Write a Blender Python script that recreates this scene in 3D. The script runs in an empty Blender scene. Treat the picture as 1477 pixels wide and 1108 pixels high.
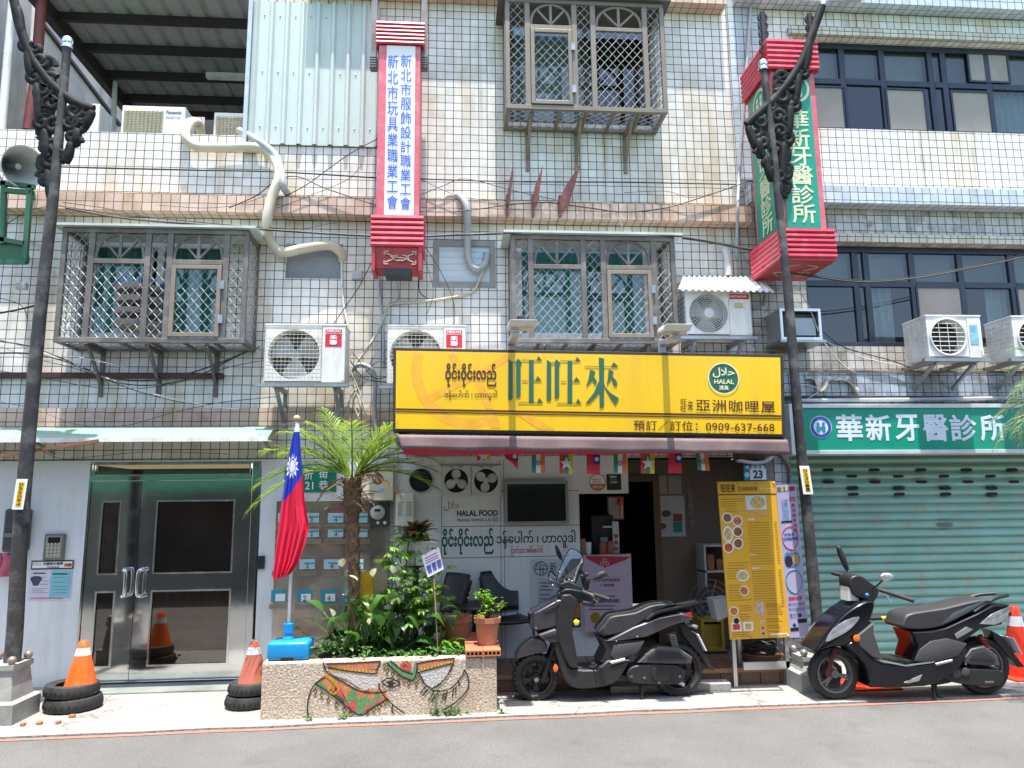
import bpy, bmesh, math, random
from mathutils import Vector, Matrix
from math import cos, sin, sqrt, hypot, atan2
V, MT = Vector, Matrix.Translation
SC = bpy.context.scene
COL = SC.collection
R = math.radians
PI = math.pi
rnd = random.Random(7)
qu = rnd.uniform

# ---------------------------------------------------------------- camera
CX, CY, CZ = 0.0, -8.184, 1.8
YAW, PITCH, ROLL, FPX = R(4.564), R(9.068), R(-0.6443), 1067.0
fw = Vector((math.sin(YAW) * math.cos(PITCH), math.cos(YAW) * math.cos(PITCH), math.sin(PITCH)))
r0 = Vector((math.cos(YAW), -math.sin(YAW), 0))
u0 = r0.cross(fw)
rt = math.cos(ROLL) * r0 + math.sin(ROLL) * u0
up = -math.sin(ROLL) * r0 + math.cos(ROLL) * u0
CAMLOC = Vector((CX, CY, CZ))
cam = bpy.data.objects.new('camera', bpy.data.cameras.new('camera'))
COL.objects.link(cam)
cam.data.sensor_fit = 'HORIZONTAL'
cam.data.sensor_width = 36.0
cam.data.lens = FPX / 1477.0 * 36.0
cam.data.clip_end = 500
cam.data.clip_start = 0.05
mw = Matrix((rt, up, -fw)).transposed().to_4x4()
mw.translation = CAMLOC
cam.matrix_world = mw
SC.camera = cam

# ---------------------------------------------------------------- sky, sun, exposure
SUN_EL, SUN_AZ = R(79.0), R(-2.0)      # sun stands in front of the facade (towards -Y), a touch to the right
sun_dir = Vector((-math.sin(SUN_AZ) * math.cos(SUN_EL), -math.cos(SUN_AZ) * math.cos(SUN_EL), math.sin(SUN_EL)))
wd = bpy.data.worlds.new("World")
SC.world = wd
wd.use_nodes = True
nt = wd.node_tree
sky = nt.nodes.new('ShaderNodeTexSky')
sky.sky_type = 'NISHITA'
sky.sun_disc = False
sky.sun_elevation = SUN_EL
sky.sun_rotation = math.atan2(sun_dir.x, sun_dir.y)
sky.air_density = 1.0
sky.dust_density = 2.0
nt.links.new(sky.outputs[0], nt.nodes['Background'].inputs[0])
nt.nodes['Background'].inputs[1].default_value = 0.15
sl = bpy.data.lights.new('sun', 'SUN')
sl.energy = 3.7
sl.angle = R(0.55)
sl.color = (1.0, 0.96, 0.9)
so = bpy.data.objects.new('sun', sl)
COL.objects.link(so)
so.rotation_euler = sun_dir.to_track_quat('Z', 'Y').to_euler()
so.location = (0, -6, 14)
SC.view_settings.view_transform = 'Standard'
SC.view_settings.look = 'None'
SC.view_settings.gamma = 1.0
SC.view_settings.exposure = 1.45
SC.cycles.max_bounces = 10
SC.cycles.transparent_max_bounces = 16
SC.cycles.use_denoising = True

# ---------------------------------------------------------------- photo -> world
def ray(px, py):
    return fw + rt * ((px - 738.5) / FPX) - up * ((py - 554.0) / FPX)
def at(px, py, Y):
    d = ray(px, py)
    return CAMLOC + d * ((Y - CY) / d.y)
def atz(px, py, z=0.0):
    d = ray(px, py)
    return CAMLOC + d * ((z - CZ) / d.z)
def rect(px0, py0, px1, py1, Y):
    mx, my = (px0 + px1) / 2, (py0 + py1) / 2
    return at(px0, my, Y).x, at(px1, my, Y).x, at(mx, py1, Y).z, at(mx, py0, Y).z
def S(r, g, b):
    f = lambda c: (c / 12.92 if c <= .04045 else ((c + .055) / 1.055) ** 2.4)
    return (f(r / 255), f(g / 255), f(b / 255))

def atx(px, py, X):
    d = ray(px, py)
    return CAMLOC + d * ((X - CX) / d.x)
# ---------------------------------------------------------------- mesh builder
def frame(d):
    d = d.normalized()
    a = Vector((0, 0, 1)) if abs(d.z) < .9 else Vector((1, 0, 0))
    u = d.cross(a).normalized()
    return u, d.cross(u).normalized()

class MB:
    def __init__(s):
        s.v, s.f, s.m = [], [], []
    def add(s, vs, fs, mi=0):
        b = len(s.v)
        s.v += [Vector(p) for p in vs]
        s.f += [[i + b for i in f] for f in fs]
        s.m += [mi] * len(fs)
        return s
    def box(s, x0, x1, y0, y1, z0, z1, mi=0):
        if x0 > x1: x0, x1 = x1, x0
        if y0 > y1: y0, y1 = y1, y0
        if z0 > z1: z0, z1 = z1, z0
        return s.add([(x0, y0, z0), (x1, y0, z0), (x1, y1, z0), (x0, y1, z0), (x0, y0, z1), (x1, y0, z1), (x1, y1, z1), (x0, y1, z1)],
                     [(0, 3, 2, 1), (4, 5, 6, 7), (0, 1, 5, 4), (1, 2, 6, 5), (2, 3, 7, 6), (3, 0, 4, 7)], mi)
    def beam(s, a, b, w, h, mi=0, upv=None):
        a, b = Vector(a), Vector(b)
        d = (b - a).normalized()
        if upv is None: upv = Vector((0, 0, 1)) if abs(d.z) < .9 else Vector((0, 1, 0))
        u = d.cross(Vector(upv)).normalized() * (w / 2)
        n = u.cross(d).normalized() * (h / 2)
        vs = [p + i * u + j * n for p in (a, b) for i, j in ((-1, -1), (1, -1), (1, 1), (-1, 1))]
        return s.add(vs, [(0, 1, 2, 3), (7, 6, 5, 4), (0, 4, 5, 1), (1, 5, 6, 2), (2, 6, 7, 3), (3, 7, 4, 0)], mi)
    def tube(s, pts, r, n=8, mi=0, closed=False, flat=1.0, nrm=None):
        pts = [Vector(p) for p in pts]
        k = len(pts)
        rs = r if isinstance(r, (list, tuple)) else [r] * k
        prev = None
        rings = []
        for i in range(k):
            if closed: d = pts[(i + 1) % k] - pts[i - 1]
            else: d = pts[min(i + 1, k - 1)] - pts[max(i - 1, 0)]
            if d.length < 1e-9: d = Vector((0, 0, 1))
            d.normalize()
            if prev is None:
                u, w = frame(d) if nrm is None else (None, None)
                if nrm is not None:
                    u = Vector(nrm); u = (u - d * u.dot(d)).normalized()
            else:
                u = prev - d * prev.dot(d)
                if u.length < 1e-6: u = frame(d)[0]
                u.normalize()
            w = d.cross(u)
            prev = u
            rings.append([pts[i] + (u * math.cos(2 * PI * j / n) + w * (math.sin(2 * PI * j / n) * flat)) * rs[i] for j in range(n)])
        vs = [p for g in rings for p in g]
        fs = []
        for i in range(k if closed else k - 1):
            a, b = i * n, ((i + 1) % k) * n
            for j in range(n):
                fs.append((a + j, a + (j + 1) % n, b + (j + 1) % n, b + j))
        if not closed:
            fs.append(tuple(range(n - 1, -1, -1)))
            fs.append(tuple(range((k - 1) * n, k * n)))
        return s.add(vs, fs, mi)
    def lathe(s, prof, M=None, n=24, mi=0, a0=0, a1=2 * PI):
        """prof (r, z) turned about the local z axis, placed by matrix M"""
        M = M or Matrix()
        full = abs(a1 - a0 - 2 * PI) < 1e-6
        c = n if full else n + 1
        vs = []
        for r, z in prof:
            for j in range(c):
                t = a0 + (a1 - a0) * j / n
                vs.append(M @ Vector((r * math.cos(t), r * math.sin(t), z)))
        fs = []
        for i in range(len(prof) - 1):
            for j in range(n):
                k2 = (j + 1) % c
                fs.append((i * c + j, i * c + k2, (i + 1) * c + k2, (i + 1) * c + j))
        return s.add(vs, fs, mi)
    def disc(s, c, nrm, r, n=24, mi=0, r2=None):
        c = Vector(c); u, w = frame(Vector(nrm))
        return s.add([c + u * math.cos(2 * PI * j / n) * r + w * math.sin(2 * PI * j / n) * (r2 or r) for j in range(n)], [tuple(range(n))], mi)
    def sphere(s, c, r, n=12, m=8, mi=0, sc=(1, 1, 1)):
        c = Vector(c)
        M = Matrix.Translation(c) @ Matrix.Diagonal((sc[0], sc[1], sc[2], 1))
        return s.lathe([(r * math.sin(PI * i / m) + 1e-5, -r * math.cos(PI * i / m)) for i in range(m + 1)], M, n, mi)
    def quad(s, a, b, c, d, mi=0):
        return s.add([a, b, c, d], [(0, 1, 2, 3)], mi)
    def poly(s, pts, mi=0):
        return s.add(pts, [tuple(range(len(pts)))], mi)
    def prism(s, pts, vec, mi=0):
        """polygon (3-D points) swept along vec"""
        pts = [Vector(p) for p in pts]; vec = Vector(vec); n = len(pts)
        fs = [tuple(range(n)), tuple(range(2 * n - 1, n - 1, -1))]
        fs += [(i, i + n, (i + 1) % n + n, (i + 1) % n) for i in range(n)]
        return s.add(pts + [p + vec for p in pts], fs, mi)
    def grid(s, P, nu, nv, mi=0, closed_u=False):
        vs = [P(i / (nu if not closed_u else nu), j / nv) for j in range(nv + 1) for i in range(nu + (0 if closed_u else 1))]
        c = nu if closed_u else nu + 1
        fs = [(j * c + i, j * c + (i + 1) % c, (j + 1) * c + (i + 1) % c, (j + 1) * c + i) for j in range(nv) for i in range(nu)]
        return s.add(vs, fs, mi)
    def build(s, name, mats, parent=None, smooth=None, bevel=0, seg=2, uv=True, loc=None, solid=0, subsurf=0, wn=False, fix=True):
        if not isinstance(mats, (list, tuple)): mats = [mats]
        off = Vector((0, 0, 0))
        if loc is not None: off = Vector(loc)
        top = parent
        while top is not None and top.parent is not None: top = top.parent
        Mi = None
        if top is not None: Mi = top.matrix_basis.inverted()
        vs = [tuple((Mi @ p) if Mi is not None else (p - off)) for p in s.v]
        me = bpy.data.meshes.new(name)
        me.from_pydata(vs, [], s.f)
        me.polygons.foreach_set('material_index', s.m)
        for m in mats: me.materials.append(m)
        if fix or bevel:
            bm = bmesh.new(); bm.from_mesh(me)
            if fix: bmesh.ops.recalc_face_normals(bm, faces=bm.faces)
            if bevel:
                es = [e for e in bm.edges if len(e.link_faces) == 2 and e.calc_face_angle(0) > R(28)]
                bmesh.ops.bevel(bm, geom=es, offset=bevel, segments=seg, affect='EDGES', profile=.5, clamp_overlap=True)
            bm.to_mesh(me); bm.free()
        if uv:
            ul = me.uv_layers.new(name='UVMap')
            arr = [0.0] * (len(me.loops) * 2)
            vv = me.vertices
            lp = [0] * len(me.loops); me.loops.foreach_get('vertex_index', lp)
            ox, oy, oz = off
            if top is not None: ox, oy, oz = top.matrix_basis.translation
            for p in me.polygons:
                n = p.normal
                ax, ay, az = abs(n.x), abs(n.y), abs(n.z)
                for li in p.loop_indices:
                    c = vv[lp[li]].co
                    if az > .7: a, b = c.x + ox, c.y + oy
                    elif ax > ay: a, b = c.y + oy, c.z + oz
                    else: a, b = c.x + ox, c.z + oz
                    arr[li * 2] = a; arr[li * 2 + 1] = b
            ul.data.foreach_set('uv', arr)
        if smooth is not None:
            me.polygons.foreach_set('use_smooth', [True] * len(me.polygons))
            if smooth < 180: me.set_sharp_from_angle(angle=R(smooth))
        me.update()
        o = bpy.data.objects.new(name, me)
        COL.objects.link(o)
        if parent is not None: o.parent = parent
        else: o.location = off
        if solid:
            md = o.modifiers.new('thickness', 'SOLIDIFY'); md.thickness = solid; md.offset = 0
        if subsurf:
            md = o.modifiers.new('subdiv', 'SUBSURF'); md.levels = subsurf; md.render_levels = subsurf
        if wn:
            md = o.modifiers.new('wn', 'WEIGHTED_NORMAL'); md.keep_sharp = True
        return o

def tag(o, label, cat=None, group=None, kind=None):
    if label: o['label'] = label
    if cat: o['category'] = cat
    if group: o['group'] = group
    if kind: o['kind'] = kind
    return o
def thing(name, label, cat, loc=(0, 0, 0), rz=0, group=None):
    o = bpy.data.objects.new(name, None)
    o.empty_display_size = .2
    COL.objects.link(o)
    o.matrix_basis = Matrix.Translation(Vector(loc)) @ Matrix.Rotation(rz, 4, 'Z')
    return tag(o, label, cat, group)
def dup(root, M, label=None, group=None):
    """copy of a thing with its parts and sub-parts, placed by matrix M"""
    r = root.copy(); COL.objects.link(r); r.matrix_basis = M
    if label: r['label'] = label
    if group: r['group'] = group
    def rec(src, dst):
        for ch in [c for c in src.children]:
            c = ch.copy(); COL.objects.link(c); c.parent = dst
            rec(ch, c)
    rec(root, r)
    return r

# ---------------------------------------------------------------- materials
def NN(nt, typ, **kw):
    n = nt.nodes.new(typ)
    for k, v in kw.items(): setattr(n, k, v)
    return n
MATS = {}
def mat(name, col, rough=.5, metal=0.0, var=.12, scale=8.0, bump=0.0, bscale=None, spec=.5, coat=0.0, dirt=None, dirt_amt=.5, dscale=2.5, rvar=.1, streak=False, emit=0, coord='Object', trans=0.0, alpha=1.0, sub=0.0):
    """principled surface with soft procedural variation of colour and gloss; dirt = colour of stains with a shape of their own"""
    if name in MATS: return MATS[name]
    m = bpy.data.materials.new(name); m.use_nodes = True
    t = m.node_tree; L = t.links; b = t.nodes['Principled BSDF']
    tc = NN(t, 'ShaderNodeTexCoord')
    no = NN(t, 'ShaderNodeTexNoise'); no.inputs['Scale'].default_value = scale; no.inputs['Detail'].default_value = 5
    L.new(tc.outputs[coord], no.inputs['Vector'])
    mr = NN(t, 'ShaderNodeMapRange'); mr.inputs['From Min'].default_value = .25; mr.inputs['From Max'].default_value = .75
    mr.inputs['To Min'].default_value = 1 - var; mr.inputs['To Max'].default_value = 1 + var
    L.new(no.outputs['Fac'], mr.inputs['Value'])
    mx = NN(t, 'ShaderNodeVectorMath', operation='SCALE'); mx.inputs[0].default_value = col
    L.new(mr.outputs[0], mx.inputs['Scale'])
    src = mx.outputs[0]
    if dirt is not None:
        n2 = NN(t, 'ShaderNodeTexNoise'); n2.inputs['Scale'].default_value = dscale; n2.inputs['Detail'].default_value = 8; n2.inputs['Roughness'].default_value = .65
        mp = NN(t, 'ShaderNodeMapping'); mp.inputs['Scale'].default_value = (2.2, 2.2, .35) if streak else (1, 1, 1)
        L.new(tc.outputs[coord], mp.inputs['Vector']); L.new(mp.outputs[0], n2.inputs['Vector'])
        m2 = NN(t, 'ShaderNodeMapRange'); m2.inputs['From Min'].default_value = .48; m2.inputs['From Max'].default_value = .75
        m2.inputs['To Max'].default_value = dirt_amt
        L.new(n2.outputs['Fac'], m2.inputs['Value'])
        mm = NN(t, 'ShaderNodeMix', data_type='RGBA')
        L.new(m2.outputs[0], mm.inputs['Factor']); L.new(src, mm.inputs['A']); mm.inputs['B'].default_value = (*dirt, 1)
        src = mm.outputs['Result']
    L.new(src, b.inputs['Base Color'])
    r2 = NN(t, 'ShaderNodeMapRange'); r2.inputs['To Min'].default_value = max(.02, rough - rvar); r2.inputs['To Max'].default_value = min(1, rough + rvar)
    L.new(no.outputs['Fac'], r2.inputs['Value']); L.new(r2.outputs[0], b.inputs['Roughness'])
    b.inputs['Metallic'].default_value = metal
    b.inputs['Specular IOR Level'].default_value = spec
    b.inputs['Coat Weight'].default_value = coat
    b.inputs['Coat Roughness'].default_value = .06
    if trans: b.inputs['Transmission Weight'].default_value = trans
    if alpha < 1: b.inputs['Alpha'].default_value = alpha
    if sub:
        b.inputs['Subsurface Weight'].default_value = sub; b.inputs['Subsurface Radius'].default_value = (.02, .03, .01)
    if emit:
        b.inputs['Emission Color'].default_value = (*col, 1); b.inputs['Emission Strength'].default_value = emit
    if bump:
        n3 = NN(t, 'ShaderNodeTexNoise'); n3.inputs['Scale'].default_value = bscale or scale * 6; n3.inputs['Detail'].default_value = 6
        L.new(tc.outputs[coord], n3.inputs['Vector'])
        bp = NN(t, 'ShaderNodeBump'); bp.inputs['Strength'].default_value = bump; bp.inputs['Distance'].default_value = .01
        L.new(n3.outputs['Fac'], bp.inputs['Height']); L.new(bp.outputs[0], b.inputs['Normal'])
    MATS[name] = m
    return m

def tile_mat(name, c1, c2, grout, stain, stain_amt=.6, size=.1, mortar=.0044, rough=.22, sscale=.9, size_y=None, soot=None, soot_amt=0.0):
    """glazed wall tiles: grid by UV in metres, tile-to-tile tint, run-down stains"""
    m = bpy.data.materials.new(name); m.use_nodes = True
    t = m.node_tree; L = t.links; b = t.nodes['Principled BSDF']
    uv = NN(t, 'ShaderNodeUVMap')
    br = NN(t, 'ShaderNodeTexBrick'); br.offset = 0.0; br.squash = 1.0
    wob = NN(t, 'ShaderNodeTexNoise'); wob.inputs['Scale'].default_value = 3.0
    L.new(uv.outputs[0], wob.inputs['Vector'])
    ws = NN(t, 'ShaderNodeVectorMath', operation='MULTIPLY_ADD'); ws.inputs[1].default_value = (.013, .013, 0)
    L.new(wob.outputs['Color'], ws.inputs[0]); L.new(uv.outputs[0], ws.inputs[2])
    L.new(ws.outputs[0], br.inputs['Vector'])
    br.inputs['Scale'].default_value = 1.0; br.inputs['Mortar Size'].default_value = mortar; br.inputs['Mortar Smooth'].default_value = .15
    br.inputs['Brick Width'].default_value = size; br.inputs['Row Height'].default_value = size_y or size
    br.inputs['Color1'].default_value = (*c1, 1); br.inputs['Color2'].default_value = (*c2, 1); br.inputs['Mortar'].default_value = (*grout, 1)
    # stains: patches and vertical runs
    mp = NN(t, 'ShaderNodeMapping'); mp.inputs['Scale'].default_value = (1.6, .3, 1)
    L.new(uv.outputs[0], mp.inputs['Vector'])
    n1 = NN(t, 'ShaderNodeTexNoise'); n1.inputs['Scale'].default_value = sscale * 1.6; n1.inputs['Detail'].default_value = 7; n1.inputs['Roughness'].default_value = .62
    L.new(mp.outputs[0], n1.inputs['Vector'])
    mr = NN(t, 'ShaderNodeMapRange'); mr.inputs['From Min'].default_value = .46; mr.inputs['From Max'].default_value = .74; mr.inputs['To Max'].default_value = stain_amt
    L.new(n1.outputs['Fac'], mr.inputs['Value'])
    mx = NN(t, 'ShaderNodeMix', data_type='RGBA', blend_type='MULTIPLY')
    L.new(mr.outputs[0], mx.inputs['Factor']); L.new(br.outputs['Color'], mx.inputs['A']); mx.inputs['B'].default_value = (*stain, 1)
    src = mx.outputs['Result']
    if soot is not None:
        n2 = NN(t, 'ShaderNodeTexNoise'); n2.inputs['Scale'].default_value = 5; n2.inputs['Detail'].default_value = 9; n2.inputs['Roughness'].default_value = .7
        L.new(uv.outputs[0], n2.inputs['Vector'])
        m3 = NN(t, 'ShaderNodeMapRange'); m3.inputs['From Min'].default_value = .5; m3.inputs['From Max'].default_value = .7; m3.inputs['To Max'].default_value = soot_amt
        L.new(n2.outputs['Fac'], m3.inputs['Value'])
        mx2 = NN(t, 'ShaderNodeMix', data_type='RGBA', blend_type='MULTIPLY')
        L.new(m3.outputs[0], mx2.inputs['Factor']); L.new(src, mx2.inputs['A']); mx2.inputs['B'].default_value = (*soot, 1)
        src = mx2.outputs['Result']
    if stain_amt > .7:
        m4 = NN(t, 'ShaderNodeMapping'); m4.inputs['Scale'].default_value = (7, .22, 1); L.new(uv.outputs[0], m4.inputs['Vector'])
        n4 = NN(t, 'ShaderNodeTexNoise'); n4.inputs['Scale'].default_value = 1.0; n4.inputs['Detail'].default_value = 5; L.new(m4.outputs[0], n4.inputs['Vector'])
        r4 = NN(t, 'ShaderNodeMapRange'); r4.inputs['From Min'].default_value = .6; r4.inputs['From Max'].default_value = .78; r4.inputs['To Max'].default_value = .75; L.new(n4.outputs['Fac'], r4.inputs['Value'])
        x4 = NN(t, 'ShaderNodeMix', data_type='RGBA', blend_type='MULTIPLY'); L.new(r4.outputs[0], x4.inputs['Factor']); L.new(src, x4.inputs['A']); x4.inputs['B'].default_value = (.55, .4, .24, 1); src = x4.outputs['Result']
    L.new(src, b.inputs['Base Color'])
    rr = NN(t, 'ShaderNodeMapRange'); rr.inputs['To Min'].default_value = rough; rr.inputs['To Max'].default_value = .9
    L.new(br.outputs['Fac'], rr.inputs['Value']); L.new(rr.outputs[0], b.inputs['Roughness'])
    inv = NN(t, 'ShaderNodeMath', operation='SUBTRACT'); inv.inputs[0].default_value = 1.0
    L.new(br.outputs['Fac'], inv.inputs[1])
    bp = NN(t, 'ShaderNodeBump'); bp.inputs['Strength'].default_value = .6; bp.inputs['Distance'].default_value = .004
    L.new(inv.outputs[0], bp.inputs['Height']); L.new(bp.outputs[0], b.inputs['Normal'])
    return m

def glass_mat(name, tint, refl=.08, rough=.02):
    """thin pane: tinted see-through plus mirror reflection rising at grazing angles"""
    m = bpy.data.materials.new(name); m.use_nodes = True
    t = m.node_tree; L = t.links
    for n in list(t.nodes):
        if n.type == 'BSDF_PRINCIPLED': t.nodes.remove(n)
    out = [n for n in t.nodes if n.type == 'OUTPUT_MATERIAL'][0]
    tr = NN(t, 'ShaderNodeBsdfTransparent'); tr.inputs[0].default_value = (*tint, 1)
    gl = NN(t, 'ShaderNodeBsdfGlossy'); gl.inputs['Roughness'].default_value = rough; gl.inputs['Color'].default_value = (.95, .97, 1, 1)
    lw = NN(t, 'ShaderNodeLayerWeight'); lw.inputs['Blend'].default_value = .35
    ma = NN(t, 'ShaderNodeMath', operation='MULTIPLY_ADD', use_clamp=True); ma.inputs[1].default_value = .6; ma.inputs[2].default_value = refl
    L.new(lw.outputs['Fresnel'], ma.inputs[0])
    mx = NN(t, 'ShaderNodeMixShader')
    L.new(ma.outputs[0], mx.inputs[0]); L.new(tr.outputs[0], mx.inputs[1]); L.new(gl.outputs[0], mx.inputs[2])
    L.new(mx.outputs[0], out.inputs['Surface'])
    return m

def leaf_mat(name, col, col2, rough=.35, trans=.35):
    m = bpy.data.materials.new(name); m.use_nodes = True
    t = m.node_tree; L = t.links; b = t.nodes['Principled BSDF']
    out = [n for n in t.nodes if n.type == 'OUTPUT_MATERIAL'][0]
    g = NN(t, 'ShaderNodeNewGeometry')
    mx = NN(t, 'ShaderNodeMix', data_type='RGBA'); mx.inputs['A'].default_value = (*col, 1); mx.inputs['B'].default_value = (*col2, 1)
    L.new(g.outputs['Random Per Island'], mx.inputs['Factor'])
    L.new(mx.outputs['Result'], b.inputs['Base Color'])
    b.inputs['Roughness'].default_value = rough
    tl = NN(t, 'ShaderNodeBsdfTranslucent')
    hs = NN(t, 'ShaderNodeHueSaturation'); hs.inputs['Value'].default_value = 1.5; hs.inputs['Hue'].default_value = .485
    L.new(mx.outputs['Result'], hs.inputs['Color']); L.new(hs.outputs[0], tl.inputs[0])
    ms = NN(t, 'ShaderNodeMixShader'); ms.inputs[0].default_value = trans
    L.new(b.outputs[0], ms.inputs[1]); L.new(tl.outputs[0], ms.inputs[2]); L.new(ms.outputs[0], out.inputs['Surface'])
    return m

# ---------------------------------------------------------------- lettering (built-in font, turned into meshes)
DG = None
def text_mesh(body, bold=0.0, extrude=.002, spacing=1.0):
    c = bpy.data.curves.new('lettering', 'FONT')
    c.body = body; c.size = 1.0; c.extrude = extrude; c.bevel_depth = bold; c.bevel_resolution = 1 if bold else 0
    c.resolution_u = 4; c.space_character = spacing
    c.align_x = 'LEFT'
    o = bpy.data.objects.new('lettering', c)
    COL.objects.link(o)
    dg = bpy.context.evaluated_depsgraph_get()
    me = bpy.data.meshes.new_from_object(o.evaluated_get(dg))
    bpy.data.objects.remove(o); bpy.data.curves.remove(c)
    return me
TM = {}
def text_into(mb, body, origin, ux, uz, box=None, mi=0, bold=0.0, lift=.003, spacing=1.0, h=None, thick=.1):
    """adds lettering to mb: lower-left corner at origin, ux/uz unit directions; box=(w,h) stretches the ink to fill it, h keeps proportions"""
    k = (body, bold, spacing)
    if k not in TM:
        me = text_mesh(body, bold, .002, spacing)
        vs = [v.co.copy() for v in me.vertices]; fs = [list(p.vertices) for p in me.polygons]
        bpy.data.meshes.remove(me)
        TM[k] = (vs, fs)
    vs, fs = TM[k]
    if not vs: return
    x0 = min(v.x for v in vs); x1 = max(v.x for v in vs); y0 = min(v.y for v in vs); y1 = max(v.y for v in vs)
    if box: sx, sy = box[0] / max(1e-6, x1 - x0), box[1] / max(1e-6, y1 - y0)
    else: sx = sy = h / (y1 - y0)
    ux, uz = Vector(ux).normalized(), Vector(uz).normalized()
    n = ux.cross(uz)
    zt = min(sx, sy) * thick
    o = Vector(origin) + n * lift
    mb.add([o + ux * ((v.x - x0) * sx) + uz * ((v.y - y0) * sy) + n * (v.z * zt) for v in vs], fs, mi)

XU, ZU = Vector((1, 0, 0)), Vector((0, 0, 1))
def text_px(mb, body, px0, py0, px1, py1, Y, mi=0, bold=0.0, spacing=1.0, lift=.003):
    """lettering filling a photo rectangle on the plane y = Y, following its true horizontal"""
    a = at(px0, py1, Y); b = at(px1, (py0 + py1) / 2, Y); c = at((px0 + px1) / 2, py0, Y); d = at((px0 + px1) / 2, py1, Y)
    a.z = d.z
    text_into(mb, body, (at(px0, (py0 + py1) / 2, Y).x, Y, d.z), XU, ZU, (b.x - at(px0, (py0 + py1) / 2, Y).x, c.z - d.z), mi, bold, lift, spacing)
def poly_px(mb, pts, Y, t=.004, mi=0):
    mb.prism([at(x, y, Y) for x, y in pts], (0, -t, 0), mi)
def boxpx(mb, x0, y0, x1, y1, Y0, Y1, mi=0, Yref=None):
    a, b, c, d = rect(x0, y0, x1, y1, Y0 if Yref is None else Yref)
    return mb.box(a, b, Y0, Y1, c, d, mi)
def catmull(pts, k=6, closed=False):
    pts = [Vector(p) for p in pts]; n = len(pts); out = []
    rng = range(n if closed else n - 1)
    for i in rng:
        p0 = pts[i - 1] if (closed or i > 0) else pts[0]
        p1 = pts[i]; p2 = pts[(i + 1) % n]
        p3 = pts[(i + 2) % n] if (closed or i + 2 < n) else pts[-1]
        for j in range(k):
            t = j / k
            out.append(.5 * ((2 * p1) + (p2 - p0) * t + (2 * p0 - 5 * p1 + 4 * p2 - p3) * t * t + (3 * p1 - p0 - 3 * p2 + p3) * t ** 3))
    if not closed: out.append(pts[-1])
    return out
def wall_holes(mb, x0, x1, z0, z1, y0, y1, holes, mi=0):
    """slab with rectangular openings, cut into pieces that meet end to end"""
    holes = [h for h in holes if h[1] > x0 and h[0] < x1]
    zs = sorted({z0, z1, *[min(max(h[2], z0), z1) for h in holes], *[min(max(h[3], z0), z1) for h in holes]})
    for a, b in zip(zs, zs[1:]):
        if b - a < 1e-5: continue
        m = (a + b) / 2
        cuts = sorted((max(h[0], x0), min(h[1], x1)) for h in holes if h[2] < m < h[3])
        x = x0
        for c, d in cuts:
            if c > x: mb.box(x, c, y0, y1, a, b, mi)
            x = max(x, d)
        if x < x1: mb.box(x, x1, y0, y1, a, b, mi)
def frame_rect(mb, x0, x1, z0, z1, y0, y1, w, mi=0):
    mb.box(x0, x0 + w, y0, y1, z0, z1, mi); mb.box(x1 - w, x1, y0, y1, z0, z1, mi)
    mb.box(x0 + w, x1 - w, y0, y1, z0, z0 + w, mi); mb.box(x0 + w, x1 - w, y0, y1, z1 - w, z1, mi)

# shared materials
M_black = mat('black_plastic', (.02, .02, .021), .45, var=.2, bump=.05)
M_rubber = mat('black_rubber', (.022, .022, .023), .7, var=.25, scale=20, bump=.2, bscale=90, dirt=(.12, .11, .1), dirt_amt=.35)
M_chrome = mat('bright_metal', (.75, .76, .78), .15, 1.0, var=.05, rvar=.08)
M_steel = mat('grey_steel', (.35, .36, .37), .38, .9, var=.15, scale=12, dirt=(.12, .1, .08), dirt_amt=.4)
M_alu = mat('aluminium', (.6, .61, .62), .35, .85, var=.08)
M_white = mat('white_enamel', (.74, .73, .68), .4, var=.05, dirt=(.42, .35, .23), dirt_amt=.6, dscale=3.5, streak=True)
M_ivory = mat('ivory_plastic', (.62, .58, .48), .45, var=.06, dirt=(.4, .33, .22), dirt_amt=.4)
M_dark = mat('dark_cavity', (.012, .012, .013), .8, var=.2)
M_red = mat('red_paint', (.62, .035, .07), .4, var=.1, dirt=(.75, .3, .32), dirt_amt=.4, dscale=4)
M_ink = mat('black_ink', (.015, .014, .013), .6, var=.1)
M_paper = mat('white_paper', (.8, .8, .8), .7, var=.03)
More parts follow.
